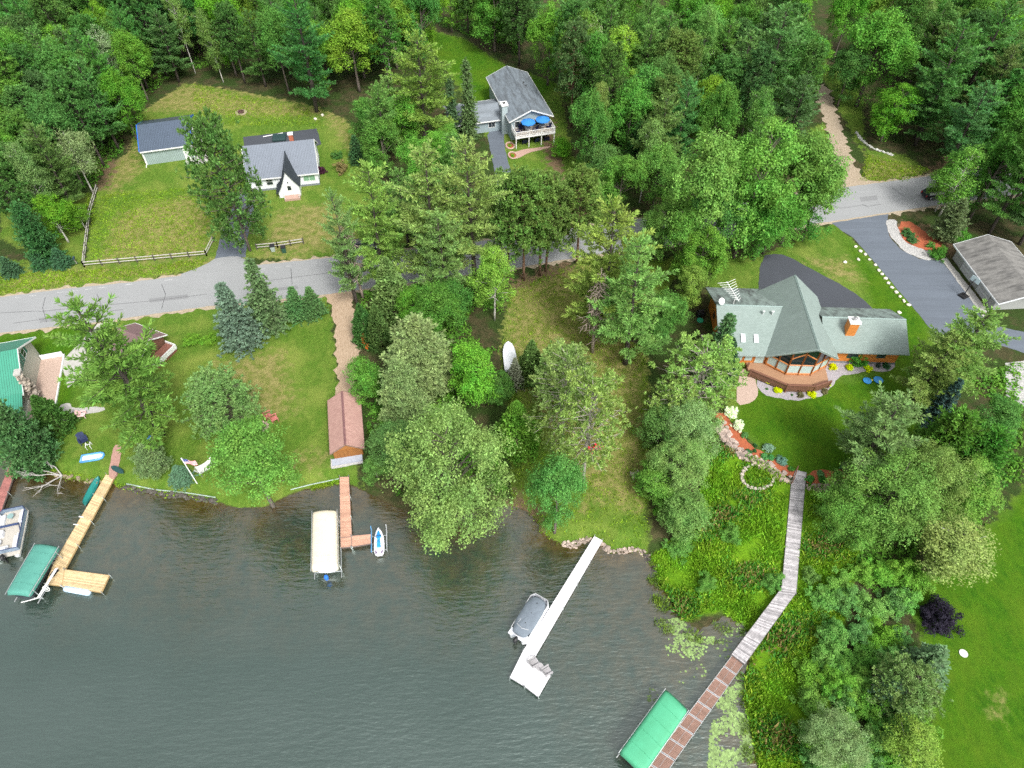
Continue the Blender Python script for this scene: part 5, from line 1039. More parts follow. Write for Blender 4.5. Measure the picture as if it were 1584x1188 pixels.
for x, lb in ((5.0, 'navy patio chair below the deck, left of the pair'), (6.9, 'navy patio chair below the deck, right of the pair'), (2.6, 'navy patio chair below the deck near the left posts')): wood_chair(lb, None, R(190), NV, group='navy chairs below the deck', loc=DHM @ Vector((x, -1.3, 0.04)), s=1.0)
for (u, v), r in (((789, 226), 1), ((793, 241), 1)):
    o = thing('planter_ring', 'brick edged planting bed by the deck house drive, '+('upper one' if v < 230 else 'lower one'), 'planter', P(u, v), R(15), 'brick planting beds'); m = MB(); m.tube([(.75*cos(t), 1.1*sin(t), .12) for t in np.linspace(0, 2*pi, 19)], .15, 5); m.build('brick_edge', M('pink_brick', (.52, .36, .30)), o); m = MB(); m.lathe([(.72, 0), (.72, .1), (.02, .12)], 12); m.build('soil', MULCH, o)
# small things
for i, (u, v) in enumerate([(552, 325), (580, 352), (610, 372), (635, 405), (672, 438), (692, 470), (712, 494), (735, 520), (752, 548), (773, 575), (800, 604), (822, 630), (846, 658), (876, 682), (818, 728), (486, 420), (568, 404)]):
    p = P(1184+u*.2525, 300+v*.2525); m = MB(); m.ball((0, 0, .1), (random.uniform(.26, .38), random.uniform(.22, .3), .17), 0, .15, 8, 5); o = m.build('edging_stone', M('white_stone', (.72, .68, .58), (.58, .54, .45), 4, .9), loc=p, rz=random.uniform(0, 3))
    lab = 'white edging stone beside the blacktop drive' if i < 14 else ('white stone at the lawn edge behind the right wing of the log house' if i == 14 else ('pale round stone on the lawn, farther from the drive' if i == 15 else 'pale round stone on the lawn, nearer the drive'))
    tag(o, lab, 'stone', 'white stones edging the drive' if i < 14 else 'pale lawn stones')
for i in range(24):
    a = 2*pi*i/24+.1; u, v = 1172+25*cos(a), 738-19*sin(a); p = G(u, v); m = MB(); m.ball((0, 0, .12), (random.uniform(.2, .32), random.uniform(.2, .28), .22), 0, .2, 7, 5)
    tag(m.build('ring_stone', M('pale_boulder', (.48, .42, .37), (.32, .28, .25), 3, .9), loc=p, rz=random.uniform(0, 3)), 'pale stone of the round garden ring above the marsh', 'stone', 'stones of the garden ring')
def stone_wall(name, label, px, n, r, mat, w=.5, kind=None):
    q = [G(u, v) for u, v in px]; m = MB(); ls = [(b_-a).length for a, b_ in zip(q, q[1:])]; T = sum(ls)
    for i in range(n):
        s = random.random()*T; k = 0
        while k < len(ls)-1 and s > ls[k]: s -= ls[k]; k += 1
        p = q[k].lerp(q[k+1], s/ls[k]); rr = r*random.uniform(.6, 1.25); off = random.uniform(-w, w)
        d = (q[k+1]-q[k]).normalized(); x, y = p.x-d.y*off, p.y+d.x*off; m.ball((x, y, H(x, y)+rr*.3), (rr, rr*random.uniform(.7, 1), rr*.75), 0, .22, 6, 4)
    o = m.build(name, mat); tag(o, label, 'stone wall' if not kind else None, kind=kind); return o
BOUL = M('pink_boulders', (.42, .32, .27), (.24, .20, .18), 2., .9, island=.35)
stone_wall('boulder_wall', 'pinkish boulder wall curving below the mulch bed to the boardwalk', [(1112, 655), (1128, 684), (1150, 706), (1190, 724), (1224, 746)], 190, .34, BOUL, .65)
stone_wall('boulder_wall', 'pinkish boulder wall on the right side of the boardwalk head', [(1247, 756), (1275, 757), (1310, 748)], 70, .32, BOUL, .5)
stone_wall('garden_stone_row', 'low curved row of pale stones by the upper right dirt track', [(1323, 203), (1332, 217), (1350, 230), (1385, 242)], 80, .24, M('pale_stones', (.52, .52, .48), (.36, .36, .34), 3, island=.25), .15)
stone_wall('shore_rocks', None, [(868, 842), (885, 845), (905, 838), (932, 844)], 130, .2, M('shore_rock', (.40, .32, .27), (.22, .18, .15), 2, .8, island=.4), .35, 'stuff')
stone_wall('shore_rocks', None, [(928, 842), (944, 858), (965, 855), (985, 852), (1004, 862)], 120, .2, M('shore_rock', (.40, .32, .27)), .35, 'stuff')
stone_wall('shore_rocks', None, [(190, 755), (240, 764), (290, 770), (335, 778)], 150, .24, M('dark_shore_rock', (.09, .08, .07), (.05, .045, .04), 2, .8, island=.4), .25, 'stuff')
stone_wall('shore_rocks', None, [(0, 712), (40, 722), (100, 738), (160, 748)], 90, .22, M('tan_shore_rock', (.3, .24, .16), (.14, .11, .08), 2, .8, island=.4), .25, 'stuff')
stone_wall('shore_rocks', None, [(985, 858), (1000, 868), (1012, 884)], 40, .24, M('dark_shore_rock', (.09, .08, .07)), .4, 'stuff')
for (u, v), lb in (((488, 185), 'left'), ((499, 179), 'right')): m = MB(); m.ball((0, 0, .15), (.35, .3, .25), 0, .2); tag(m.build('boulder', M('white_stone', (.72, .68, .58)), loc=G(u, v)), f'whitish boulder under the tall dark pine behind the cottage, {lb} of two', 'stone', 'boulders behind the cottage')
m = MB(); m.lathe([(.02, 0), (.4, .02), (.42, .08), (.02, .12)], 16); tag(m.build('stone_disc', M('pale_disc', (.6, .6, .57)), loc=G(1490, 1011)), 'pale round disc lying on the lower right lawn', 'stone')
m = MB(); m.lathe([(.02, 0), (.3, .02), (.34, .12), (.2, .25), (.02, .3)], 12); tag(m.build('boulder', M('white_stone', (.72, .68, .58)), loc=G(338, 578)), 'small whitish rock on the left lawn above the fire pit', 'stone')
for (u, v), r, lb in (((1341, 590), .55, 'smaller blue and white saucer lying on the log house lawn'), ((1358, 589), .62, 'larger blue and white saucer lying on the log house lawn')):
    o = thing('saucer_seat', lb, 'lawn toy', G(u, v)); m = MB(); m.lathe([(r*.5, 0), (r, .12), (r, .2), (r*.9, .2)], 16); m.build('rim', M('saucer_blue', (.04, .26, .60), rough=.3), o); m = MB(); m.lathe([(r*.9, .19), (r*.4, .1), (.01, .09)], 16); m.build('bowl', M('saucer_pale', (.45, .62, .72), rough=.3), o)
m = MB(); m.ball((0, 0, .12), (.2, .14, .12)); tag(m.build('lawn_ball', M('yellow_toy', (.6, .62, .08)), loc=G(1348, 589)), 'small yellow toy between the blue saucers', 'lawn toy')
def bin_(label, px, col, w=.35, h=1.0):
    o = thing('trash_bin', label, 'bin', P(*px), R(15), 'bins by the roadside fence'); m = MB(); m.loft([[(x*w*k, y*w*k, z) for x, y in ((-1, -1), (1, -1), (1, 1), (-1, 1))] for k, z in ((.8, 0), (1, h))]); m.build('body', M('bin_'+str(col[0]), col), o); bx('lid', BLACKP, o, -w*1.1, -w*1.1, h, w*1.1, w*1.1, h+.1)
bin_('pale bin by the roadside fence, left of the pair', (423, 388), (.35, .42, .38)); bin_('dark green bin by the roadside fence, right of the pair', (440, 390), (.03, .09, .06))
o = thing('mailbox', 'dark mailbox on a post at the lower end of the left rail fence', 'mailbox', P(119, 408), R(15)); bx('post', M('fence_post', (.3, .27, .24)), o, -.05, -.05, 0, .05, .05, 1.0); m = MB(); m.loft([[(x, y, z) for x, z in ((-.14, 1.0), (.14, 1.0), (.14, 1.2), (.07, 1.3), (-.07, 1.3), (-.14, 1.2))] for y in (-.3, .3)]); m.build('box', M('mail_dark', (.03, .06, .08)), o)
o = thing('grill', 'black covered grill beside the left end of the log house', 'grill', P(1083, 489), R(10)); bx('cart', BLACKP, o, -.6, -.3, .1, .6, .3, .85); m = MB(); m.loft([[(x, y, z) for y, z in ((-.3, .85), (.3, .85), (.3, 1.05), (.1, 1.25), (-.2, 1.2), (-.3, 1.0))] for x in (-.45, .45)]); m.build('hood', BLACKP, o)
m = MB(); m.lathe([(.5, 0), (.5, .12), (.4, .2), (.02, .22)], 14); tag(m.build('hose_reel', M('green_plastic', (.02, .30, .16)), loc=P(1083, 496)), 'round green lid on the ground by the log house grill', 'lid')
m = MB(); m.tube([(0, 0, 0), (3.6, .9, .25)], .09, 5); tag(m.build('long_pole', WHITE, loc=P(407, 211.5, 1.1)), 'white pole lying across the dark parking pad behind the cottage', 'pole')
bx('green_tarp', M('green_tarp_dark', (.02, .05, .05)), thing('tarp_pile', 'dark green tarp beside the chimney on the parking pad', 'tarp', P(432, 215), R(10)), -1.2, -1.0, 0, 1.3, 1.2, .5, bevel=.15)
o = thing('water_toy', 'small blue sled at the shore below the big pine', 'lawn toy', G(230, 680)); m = MB(); m.ball((0, 0, .2), (.4, .55, .2), 0, .1); m.build('shell', M('raft_blue', (.1, .32, .62)), o)

for px, lb in (([(196, 749), (240, 758), (290, 763), (334, 770)], 'thin pale edging strip along the lawn above the shore rocks'), ([(450, 758), (482, 750), (525, 741)], 'thin pale edging strip along the shore left of the pink dock')):
    m = MB(); m.tube([G(u, v)+Vector((0, 0, .1)) for u, v in smooth_px(px, 0)], .07, 5); tag(m.build('lawn_edging', M('pale_edging', (.40, .48, .46), (.2, .28, .2), 2.), None), lb, 'edging')
# ------------------------------------------------------------------ fences
def rail_fence(label, px, every=2.6, name='rail_fence', mat=None, rails=2):
    q = [P(u, v) for u, v in px]; o = thing(name, label, 'fence'); mat = mat or M('weathered_rails', (.44, .42, .38), (.33, .31, .28), 3., .9, stretch=(1, 1, 6)); 
    for a, b_ in zip(q, q[1:]):
        n = max(1, round((b_-a).length/every))
        for i in range(n+1):
            p = a.lerp(b_, i/n); bx('post', M('dark_post', (.09, .08, .07)), o, p.x-.08, p.y-.08, p.z-.2, p.x+.08, p.y+.08, p.z+1.15)
        m = MB()
        for z in (.45, .95)[:rails]: m.tube([a+Vector((0, 0, z)), b_+Vector((0, 0, z))], .075, 6)
        m.build('rail', mat, o)
rail_fence('weathered two-rail fence turning the corner round the cottage field', [(152, 293), (141, 330), (131, 413), (320, 396), (331, 374)])
rail_fence('weathered two-rail fence beside the bins, right of the cottage drive', [(398, 386), (430, 383), (470, 377)]); rail_fence('short weathered rail fence behind the grey parked car', [(625, 363), (640, 361)])
# ------------------------------------------------------------------ vehicles
def car(label, px, rz, col, L_=4.7, suv=True):
    o = thing('parked_car', label, 'car', P(*px, 1.03), rz); w = .93; hh = 1.75 if suv else 1.45
    PA = M('car_paint_%.2f_%.2f' % (col[0], col[2]), col, tuple(x*.9 for x in col), 1, .25, spec=.6); l = L_/2
    body = [(-l, .35), (-l, .8), (-l+.1, .98), (l*.30, 1.02), (l-.35, .92), (l, .7), (l, .35)]
    m = MB(); m.loft([[(x, s*w*k, z) for x, z in body] for s, k in ((-1, .92), (-1, 1), (1, 1), (1, .92))]); m.build('body', PA, o, bevel=.06)
    cab = [(-l+.12, .97), (-l+.4, hh-.05), (-l+.7, hh), (l*.12, hh-.02), (l*.42, 1.0)]
    m = MB(); m.loft([[(x, s*k, z) for x, z, k in [(a, c, w*.94 if c < 1.1 else w*.74) for a, c in cab]] for s in (-1, 1)]); m.build('window', GLASS, o)
    m = MB(); m.slab([(-l+.42, -w*.72, hh+.03), (l*.12, -w*.72, hh+.01), (l*.12, w*.72, hh+.01), (-l+.42, w*.72, hh+.03)], .07); m.build('roof', PA, o)
    for x in (-l*.6, l*.62):
        for s in (-1, 1):
            m = MB(); m.loft([[(x+r*cos(2*pi*j/16), s*(w-.12)+y, .36+r*sin(2*pi*j/16)) for j in range(16)] for r, y in ((.2, -.12), (.36, -.1), (.36, .1), (.2, .12))]); wh = m.build('wheel', BLACKP, o); m = MB(); m.loft([[(x+r*cos(2*pi*j/12), s*(w-.12)+s*y, .36+r*sin(2*pi*j/12)) for j in range(12)] for r, y in ((.22, .08), (.2, .135), (.05, .14))]); m.build('rim', STEEL, wh)
    for s in (-1, 1): bx('headlight', M('lamp_glass', (.7, .72, .75), rough=.1), o, l-.06, s*w*.72-.18, .68, l+.02, s*w*.72+.18, .82); bx('tail_light', M('tail_red', (.4, .02, .02), rough=.2), o, -l-.02, s*w*.8-.1, .6, -l+.04, s*w*.8+.1, .95)
car('dark charcoal car parked by the road behind the bare brown tree', (560, 387), R(12), (.025, .03, .035)); car('silver grey car parked behind the large white pines at the road', (662, 375), R(12), (.30, .33, .35)); car('black car half hidden under the birch at the right end of the road', (1446, 304), R(10), (.012, .012, .014), suv=False)
pass
car('tiny white car in the clearing at the top edge', (1074, 13), R(40), (.75, .75, .75), suv=False)
# ------------------------------------------------------------------ trees one can tell apart
WP = (.14, .235, .06); WPL_ = (.15, .22, .04); DP = (.035, .105, .038); RP = (.075, .115, .032); MP = (.05, .145, .022); MB_ = (.10, .235, .03); SP = (.06, .10, .06); SB = (.09, .14, .10); CE = (.085, .135, .045); WI = (.145, .20, .075); BI = (.12, .20, .035); OL = (.10, .135, .05); DK = (.025, .075, .02); YG = (.17, .25, .03)
T = top_tree; Bt = base_tree
# left yard
span_tree('whitepine', 125, 468, 251, 672, 15, (.085, .18, .038), 'big bright green pine spreading over the playhouse on the left lawn')
span_tree('densepine', 55, 628, 62, 718, 7.0, (.05, .105, .045), 'dense dark blue-green pine leaning over the left shore')
T('cedar', 52, 612, 6.5, 4.5, (.045, .105, .025), 'dark cedar behind the dense shore pine, right of the green cottage')
T('smallpine', 218, 690, 5, 5.6, (.10, .16, .07), 'round soft pale pine beside the red brick path')
T('spruce', 270, 722, 2.8, 3.2, (.075, .135, .09), 'small blue-green spruce bush at the shore near the flag')
T('lowpine', 325, 590, 9, 9.5, (.115, .18, .065), 'loose grey-olive pine between the big pine and the red seats')
span_tree('maple', 410, 668, 424, 785, 10.5, (.085, .195, .04), 'bright green tree leaning over the water left of the cream canopy', bark='grey')
Bt('spruce', 380, 531, 11, 7.0, SB, 'tall pale blue-green spruce by the road, nearest the cottage drive', group='blue spruces by the road')
Bt('spruce', 421, 505, 12, 6.4, (.085, .125, .07), 'tall olive-green spruce by the road, right of the palest one', group='blue spruces by the road')
Bt('spruce', 463, 490, 5.5, 4.2, (.065, .125, .05), 'short spruce by the road, left of the short pair', group='short spruces by the road'); Bt('spruce', 488, 486, 5.2, 4.0, (.065, .125, .05), 'short spruce by the road, right of the short pair at the dirt drive', group='short spruces by the road')
span_tree('lowpine', 345, 193, 387, 388, 10.5, (.06, .12, .035), 'dark red pine standing in front of the white cottage')
T('maple', 62, 300, 9, 7, (.075, .16, .015), 'yellowish green tree left of the corner of the rail fence', bark='birch')
T('densepine', 22, 318, 10, 6, DP, 'dark conifer at the left edge above the small spruces')
for u, v, lb in ((50, 386, 'small dark spruce by the roadside, left one below the yellowish tree'), (82, 385, 'small dark spruce by the roadside, between the yellowish tree and fence corner'), (2, 398, 'small dark spruce cut by the left edge above the road')): T('spruce', u, v, 3.2, 3.6, (.035, .095, .055), lb, group='small dark spruces by the road')
T('birch', 112, 318, 4.5, 4.5, (.07, .15, .015), 'low green bushy tree beside the rail fence corner')
T('sparse', 88, 192, 13, 7, (.17, .21, .10), 'pale thin birch with a white trunk left of the metal shed', bark='birch')
T('sparse', 143, 42, 14, 7, (.17, .21, .12), 'pale bare-topped tree in the dark wood above the metal shed')
T('sparse', 44, 62, 13, 5, (.17, .21, .12), 'pale bare-topped tree near the upper left corner')
T('birch', 5, 160, 15, 5, (.05, .11, .025), 'white trunked birch leaning at the left edge of the wood')
T('maple', 165, 110, 13, 9, (.06, .17, .015), 'bright green maple just left behind the metal shed')
# centre
span_tree('whitepine', 517, 290, 553, 472, 6.4, (.14, .22, .075), 'loose pale pine over the road left of the bare brown tree')
Bt('dead', 562, 462, 14.5, 5.5, OL, 'bare brown dead conifer by the road, in front of the dark car'); Bt('dead', 549, 466, 13, 4, OL, 'grey bare dead conifer by the road, at the top of the dirt drive', bark='grey')
span_tree('whitepine', 603, 258, 596, 452, 11.5, WP, 'pale green pine by the road, right of the loose pale pine')
span_tree('whitepine', 685, 226, 676, 448, 13.5, (.165, .255, .08), 'tall pale white pine in the centre, left of a close pair', group='pair of tall white pines by the road'); span_tree('whitepine', 742, 213, 735, 440, 13, (.165, .255, .08), 'tall pale white pine in the centre, right of a close pair', group='pair of tall white pines by the road')
span_tree('whitepine', 700, 330, 695, 478, 10, (.12, .21, .065), 'lower white pine in front of the tall central pair')
T('cedar', 597, 402, 11, 7, (.115, .165, .06), 'conical pale green cedar beside the dirt drive'); T('cedar', 578, 470, 8, 4, (.06, .12, .04), 'narrow dark cedar at the dirt drive edge, by the orange kayak')
Bt('redpine', 786, 421, 17, 7.5, (.08, .145, .04), 'dark stemmed red pine at the road edge, standing apart left of the row of three', group='red pines at the road edge'); T('maple', 668, 448, 10, 9, (.04, .13, .018), 'deep green maple between the conical cedar and the bright birch')
T('maple', 640, 440, 9, 6, (.06, .16, .02), 'green maple behind the conical cedar')
T('birch', 762, 384, 13, 7, (.125, .235, .035), 'bright green birch with a white trunk above the white rowboat')
T('feathery', 638, 492, 13, 11.5, (.155, .195, .095), 'large grey-olive feathery conifer beside the boathouse'); T('feathery', 612, 560, 10, 8, (.15, .19, .095), 'lower grey-olive feathery conifer against the boathouse roof')
T('smallmaple', 735, 545, 8.5, 8, MB_, 'bright green rounded maple above the big pale willow')
T('smallmaple', 555, 560, 7, 5.5, (.07, .17, .03), 'green leafy tree crowding the top end of the boathouse')
T('maple', 606, 668, 7.5, 7.5, (.06, .13, .04), 'dark leafy tree overhanging the water right of the pink dock'); T('maple', 577, 712, 4.0, 4.2, (.06, .15, .03), 'low dark leafy tree between the boathouse and pink dock')
span_tree('willow', 700, 655, 697, 800, 15, (.125, .215, .07), 'huge round pale green willow bulging over the water'); 
T('spruce', 797, 553, 5.5, 2.8, (.14, .18, .12), 'small pale spruce right of the white rowboat'); T('cedar', 822, 527, 7.5, 4.2, (.10, .165, .05), 'small green cedar right of the pale spruce')
T('cedar', 800, 622, 8.5, 6, (.09, .175, .03), 'leafy green cedar right of the huge willow')
span_tree('maple', 860, 718, 858, 824, 7, (.06, .165, .035), 'small round maple at the shore left of the white dock')
span_tree('openpine', 905, 590, 902, 746, 9.5, (.15, .22, .065), 'olive red pine standing over the red lawn chairs'); span_tree('openpine', 865, 548, 868, 700, 9, (.15, .22, .065), 'olive red pine just left behind the red chairs')
T('lowpine', 872, 548, 9, 8, (.13, .20, .06), 'bushy olive pine right of the small cedar')
Bt('redpine', 810, 433, 18, 8.5, (.08, .145, .04), 'dark stemmed red pine at the road edge, first of the row of three', group='red pines at the road edge'); Bt('redpine', 835, 426, 17, 8, (.085, .15, .04), 'dark stemmed red pine at the road edge, middle of the row of three', group='red pines at the road edge'); Bt('redpine', 844, 420, 16, 7, (.08, .13, .035), 'dark stemmed red pine at the road edge, last of the row of three', group='red pines at the road edge')
T('redpine', 905, 268, 16, 8, (.085, .14, .035), 'olive red pine across the road above the yellowish white pine')
Bt('whitepine', 967, 563, 21, 12, (.14, .235, .075), 'large grey-green white pine with a visible trunk on the dry lawn'); Bt('whitepine', 930, 517, 22, 13.5, (.155, .235, .052), 'tall yellowish white pine behind the grey-green one')
Bt('dead', 916, 545, 14.5, 6, OL, 'bare pinkish dead spruce on the dry lawn', bark='dead')
Bt('smallpine', 990, 520, 8, 6, (.09, .15, .05), 'small pine low behind the large grey-green white pine')
# maples in the middle
for u, v, h, w, c, lb in ((1062, 205, (1062, 404), 12, (.095, .205, .045), 'big pale green maple, left of the maple group above the log house'), (1135, 183, (1135, 398), 13, (.09, .20, .04), 'big pale green maple, middle of the maple group above the log house'), (1205, 205, (1208, 376), 13, (.07, .175, .03), 'big green maple, right of the maple group above the log house'), (1245, 275, (1240, 372), 10, (.04, .12, .022), 'dark green maple at the lower right of the maple group'), (1165, 285, (1165, 402), 11, (.04, .125, .022), 'dark green maple low in the middle of the maple group'), (1085, 285, (1085, 408), 9, (.055, .145, .035), 'deep green maple low at the left of the maple group')): span_tree('maple', u, v, *h, w, c, lb, group='maples above the log house')
T('maple', 1095, 352, 11, 8, (.075, .185, .025), 'bright green maple behind the left end of the log house'); T('smallmaple', 1072, 415, 7, 6, (.11, .17, .03), 'small yellowish maple between the white pine and log house'); T('maple', 1035, 455, 8, 7, (.05, .12, .025), 'dark leafy tree left of the log house'); T('maple', 1020, 490, 6, 5, (.045, .11, .025), 'dark low tree right of the grey-green white pine trunk')
Bt('openpine', 1068, 640, 12, 11.5, (.15, .225, .065), 'pale olive pine with bare branches left of the log house', bark='pale'); Bt('openpine', 1035, 668, 8, 8, (.15, .215, .065), 'smaller pale olive pine on the dry lawn left of the log house')
T('thinspruce', 1131, 488, 9, 3.6, (.05, .115, .055), 'dark upright evergreen at the log house corner, taller one', group='dark evergreens at the log house corner'); T('cedar', 1120, 520, 8, 4.2, (.05, .115, .055), 'dark upright evergreen at the log house corner, front one', group='dark evergreens at the log house corner'); T('cedar', 1137, 525, 7, 4, (.04, .10, .06), 'dark blue-green evergreen beside the paver path')
T('willow', 1082, 625, 9, 8.5, (.15, .22, .09), 'pale grey-green willow beside the white flowering hydrangea'); T('willow', 1062, 690, 8, 8, (.13, .21, .07), 'grey-green willow standing at the marsh edge'); T('smallmaple', 1030, 640, 7, 7, (.06, .12, .035), 'dark green tree left of the pale grey-green willow')
T('smallmaple', 1015, 735, 4.5, 6.0, (.07, .155, .03), 'green shrubby tree on the dry lawn edge above the rocky shore'); T('smallmaple', 1068, 775, 5, 6.5, (.085, .165, .045), 'shrubby grey-green tree at the marsh corner')
# right
T('whitepine', 1225, 8, 22, 15, (.075, .16, .06), 'tall blue-green white pine left of the dirt track'); T('whitepine', 1165, 50, 18, 12, (.095, .19, .065), 'pale green pine above the maple group')
T('maple', 1382, 18, 18, 15.5, (.065, .175, .025), 'large round maple right of the dirt track'); T('maple', 1330, 70, 12, 9, (.03, .10, .02), 'darker maple behind the large round one at the dirt track'); T('maple', 1400, 130, 11, 9, (.065, .18, .015), 'bright low maple below the large round one by the stone row')
T('whitepine', 1500, 35, 21, 15, (.055, .14, .045), 'dark green white pine at the upper right'); T('whitepine', 1570, -10, 22, 14, (.06, .15, .045), 'green white pine in the upper right corner'); T('whitepine', 1470, 110, 14, 11, (.05, .13, .045), 'dark low pine beside the large round maple')
span_tree('maple', 1548, 150, 1560, 335, 12, (.045, .135, .02), 'deep green maple behind the grey garage'); span_tree('maple', 1505, 205, 1500, 338, 9, (.04, .12, .018), 'deep green maple left behind the grey garage'); span_tree('maple', 1600, 185, 1625, 350, 11, (.045, .14, .018), 'green maple at the right edge above the garage')
span_tree('birch', 1455, 225, 1452, 335, 8, (.085, .17, .03), 'small birch with a bare white limb at the right end of the road', bark='birch'); span_tree('birch', 1438, 258, 1446, 327, 7, (.09, .18, .03), 'low birch over the black car')
span_tree('smallpine', 1472, 308, 1455, 372, 6.5, (.10, .13, .075), 'small grey-green pine by the red mulch bed near the garage')
T('whitepine', 1538, 478, 15, 11.5, (.115, .20, .06), 'feathery pine between the log house lawn and the right edge', ); T('whitepine', 1480, 520, 12, 10, (.13, .19, .055), 'paler feathery pine beside the log house lawn')
T('densepine', 1500, 645, 10, 9, (.05, .135, .02), 'dark yellow-green dense pine, left of the pair near the right edge', group='dense pines near the right edge'); T('densepine', 1548, 670, 9, 8, (.045, .13, .018), 'dark yellow-green dense pine, right of the pair near the right edge', group='dense pines near the right edge')
T('maple', 1560, 625, 7, 6.5, (.05, .135, .03), 'green leafy tree at the right edge by the gravel bed'); T('spruce', 1488, 590, 8, 4, (.03, .06, .055), 'narrow dark spruce hidden between the feathery pine and lawn')
T('whitepine', 1398, 622, 14, 12.5, (.11, .19, .075), 'pale blue-green fir at the edge of the log house lawn')
T('willow', 1405, 735, 10, 13, (.085, .17, .038), 'broad olive tree right of the boardwalk'); T('willow', 1340, 770, 7, 9, (.075, .16, .033), 'dark olive tree nearest the boardwalk'); T('willow', 1470, 700, 10, 10, (.11, .18, .045), 'pale olive tree at the right of the broad one'); T('maple', 1520, 725, 8, 8, (.10, .18, .03), 'olive tree above the purple-leaved bush')
T('birch', 1500, 820, 8, 9, (.17, .20, .06), 'thin yellowish birch with white limbs at the right lawn', bark='birch')
base_tree('shrub', 1450, 962, 2.8, 5.2, (.014, .011, .019), 'dark purple-leaved bush on the right lawn')
T('spruce', 1462, 1005, 6, 5, (.075, .15, .075), 'blue-green spruce at the edge of the lower right lawn'); T('lowpine', 1420, 1050, 5.5, 6.5, (.10, .145, .06), 'olive pine beside the blue-green spruce at lower right'); T('spruce', 1395, 1055, 5, 4, (.085, .15, .09), 'small blue-green spruce left of the olive pine at lower right')
T('birch', 1425, 1140, 5, 5.5, (.115, .19, .035), 'yellow-green birch with pale limbs at the bottom edge', bark='birch'); T('willow', 1305, 1135, 4.5, 6.5, (.13, .20, .08), 'pale grey willow at the bottom edge')
# houses' yards, top centre
T('whitepine', 640, 50, 21, 15, (.125, .20, .045), 'large yellowish white pine left of the grey-blue house'); T('whitepine', 600, 120, 14, 11, (.12, .20, .06), 'pale green pine low left of the large yellowish one')
T('maple', 535, 15, 16, 13, (.11, .19, .025), 'yellow-tinged maple right of the tall dark pine'); T('maple', 600, -10, 15, 12, (.10, .20, .03), 'green maple with bare limbs in the top middle'); T('sparse', 590, 5, 15, 7, (.25, .24, .2), 'bare grey limbed dead tree in the top middle')
Bt('whitepine', 490, 173, 24, 14, (.04, .12, .042), 'tall dark blue-green pine behind the white cottage'); T('birch', 622, 140, 12, 8, (.09, .21, .03), 'leafy bright birch below the large yellowish pine')
span_tree('thinspruce', 723, 92, 727, 216, 3.8, (.075, .12, .05), 'very narrow spruce before the wing of the grey-blue house, taller one', group='narrow spruces at the grey-blue house'); span_tree('thinspruce', 700, 116, 703, 212, 3.2, (.065, .11, .055), 'very narrow spruce before the wing of the grey-blue house, left one', group='narrow spruces at the grey-blue house')
T('spruce', 548, 210, 5, 4, (.035, .10, .045), 'small dark spruce right of the white cottage'); T('smallmaple', 690, 195, 8, 6, (.08, .18, .03), 'leafy tree in front of the wing of the grey-blue house')
T('maple', 852, 5, 16, 10, (.085, .20, .025), 'bright maple right of the grey-blue house roof'); T('sparse', 920, 22, 16, 8, (.23, .26, .15), 'pale silvery birch with a white trunk right of the grey-blue house', bark='birch'); T('birch', 967, 42, 15, 9.5, (.15, .24, .035), 'yellow-green birch right of the pale silvery one'); T('birch', 985, 105, 12, 8, (.12, .22, .035), 'lower yellow-green birch above the maple group')
Bt('redpine', 883, 196, 19, 7.5, (.045, .095, .035), 'dark red pine right beside the grey-blue house'); T('lowpine', 950, 128, 11, 9, (.11, .14, .055), 'olive thin pine with grey bare limbs above the road'); T('redpine', 1055, 55, 16, 10, (.075, .115, .03), 'dark olive pine left of the pale pine above the maples'); T('maple', 1105, 10, 15, 11, (.085, .195, .045), 'pale maple near the top edge right of centre'); T('maple', 1010, 5, 15, 11, (.05, .15, .03), 'green maple near the top edge above the yellow-green birch')
T('smallmaple', 868, 215, 3.5, 4.5, (.075, .20, .02), 'bright round shrubby tree at the right corner of the white deck'); T('maple', 935, 225, 9, 8, (.06, .145, .04), 'leafy green tree across the road behind the red pine row')
T('densepine', 1000, 190, 9, 7, (.04, .095, .035), 'dark conifer in the shade left of the maple group')
span_tree('whitepine', 645, 262, 632, 379, 9, (.10, .19, .06), 'pale green pine just left of the central pair, across the road'); T('birch', 672, 205, 11, 8, (.09, .19, .03), 'leafy birch between the large yellowish pine and the deck house drive')
T('maple', 585, 185, 11, 8, (.06, .15, .025), 'green leafy tree low at the left of the large yellowish pine'); span_tree('maple', 672, 318, 676, 371, 6.5, (.06, .15, .03), 'dark leafy tree behind the central white pines')
T('cedar', 556, 470, 7, 4, (.04, .10, .03), 'dark narrow tree at the top left of the dirt drive'); T('maple', 700, 440, 8, 7, (.04, .12, .02), 'deep shaded maple under the central white pines'); T('maple', 770, 580, 5, 5, (.05, .13, .03), 'low dark leafy tree between the bright maple and rowboat')
for ut, vt, ub, vb, w_, c_, lb in ((900, 262, 893, 347, 8, (.085, .185, .035), 'leafy green tree at the upper road edge, left of the yellowish white pine'), (962, 240, 955, 338, 9, (.075, .17, .03), 'leafy green tree at the upper road edge, behind the yellowish white pine'), (1015, 225, 1008, 330, 9, (.085, .19, .04), 'leafy green tree at the upper road edge, left of the maple group')): span_tree('maple', ut, vt, ub, vb, w_, c_, lb)
span_tree('maple', 1052, 330, 1050, 428, 8, (.08, .18, .035), 'leafy green tree at the lower road edge, right of the grey-green white pine'); span_tree('maple', 1015, 318, 1012, 402, 7, (.07, .165, .03), 'leafy green tree at the lower road edge, behind the grey-green white pine'); span_tree('maple', 1185, 300, 1180, 392, 10, (.06, .16, .025), 'deep green maple above the dark blacktop by the log house')
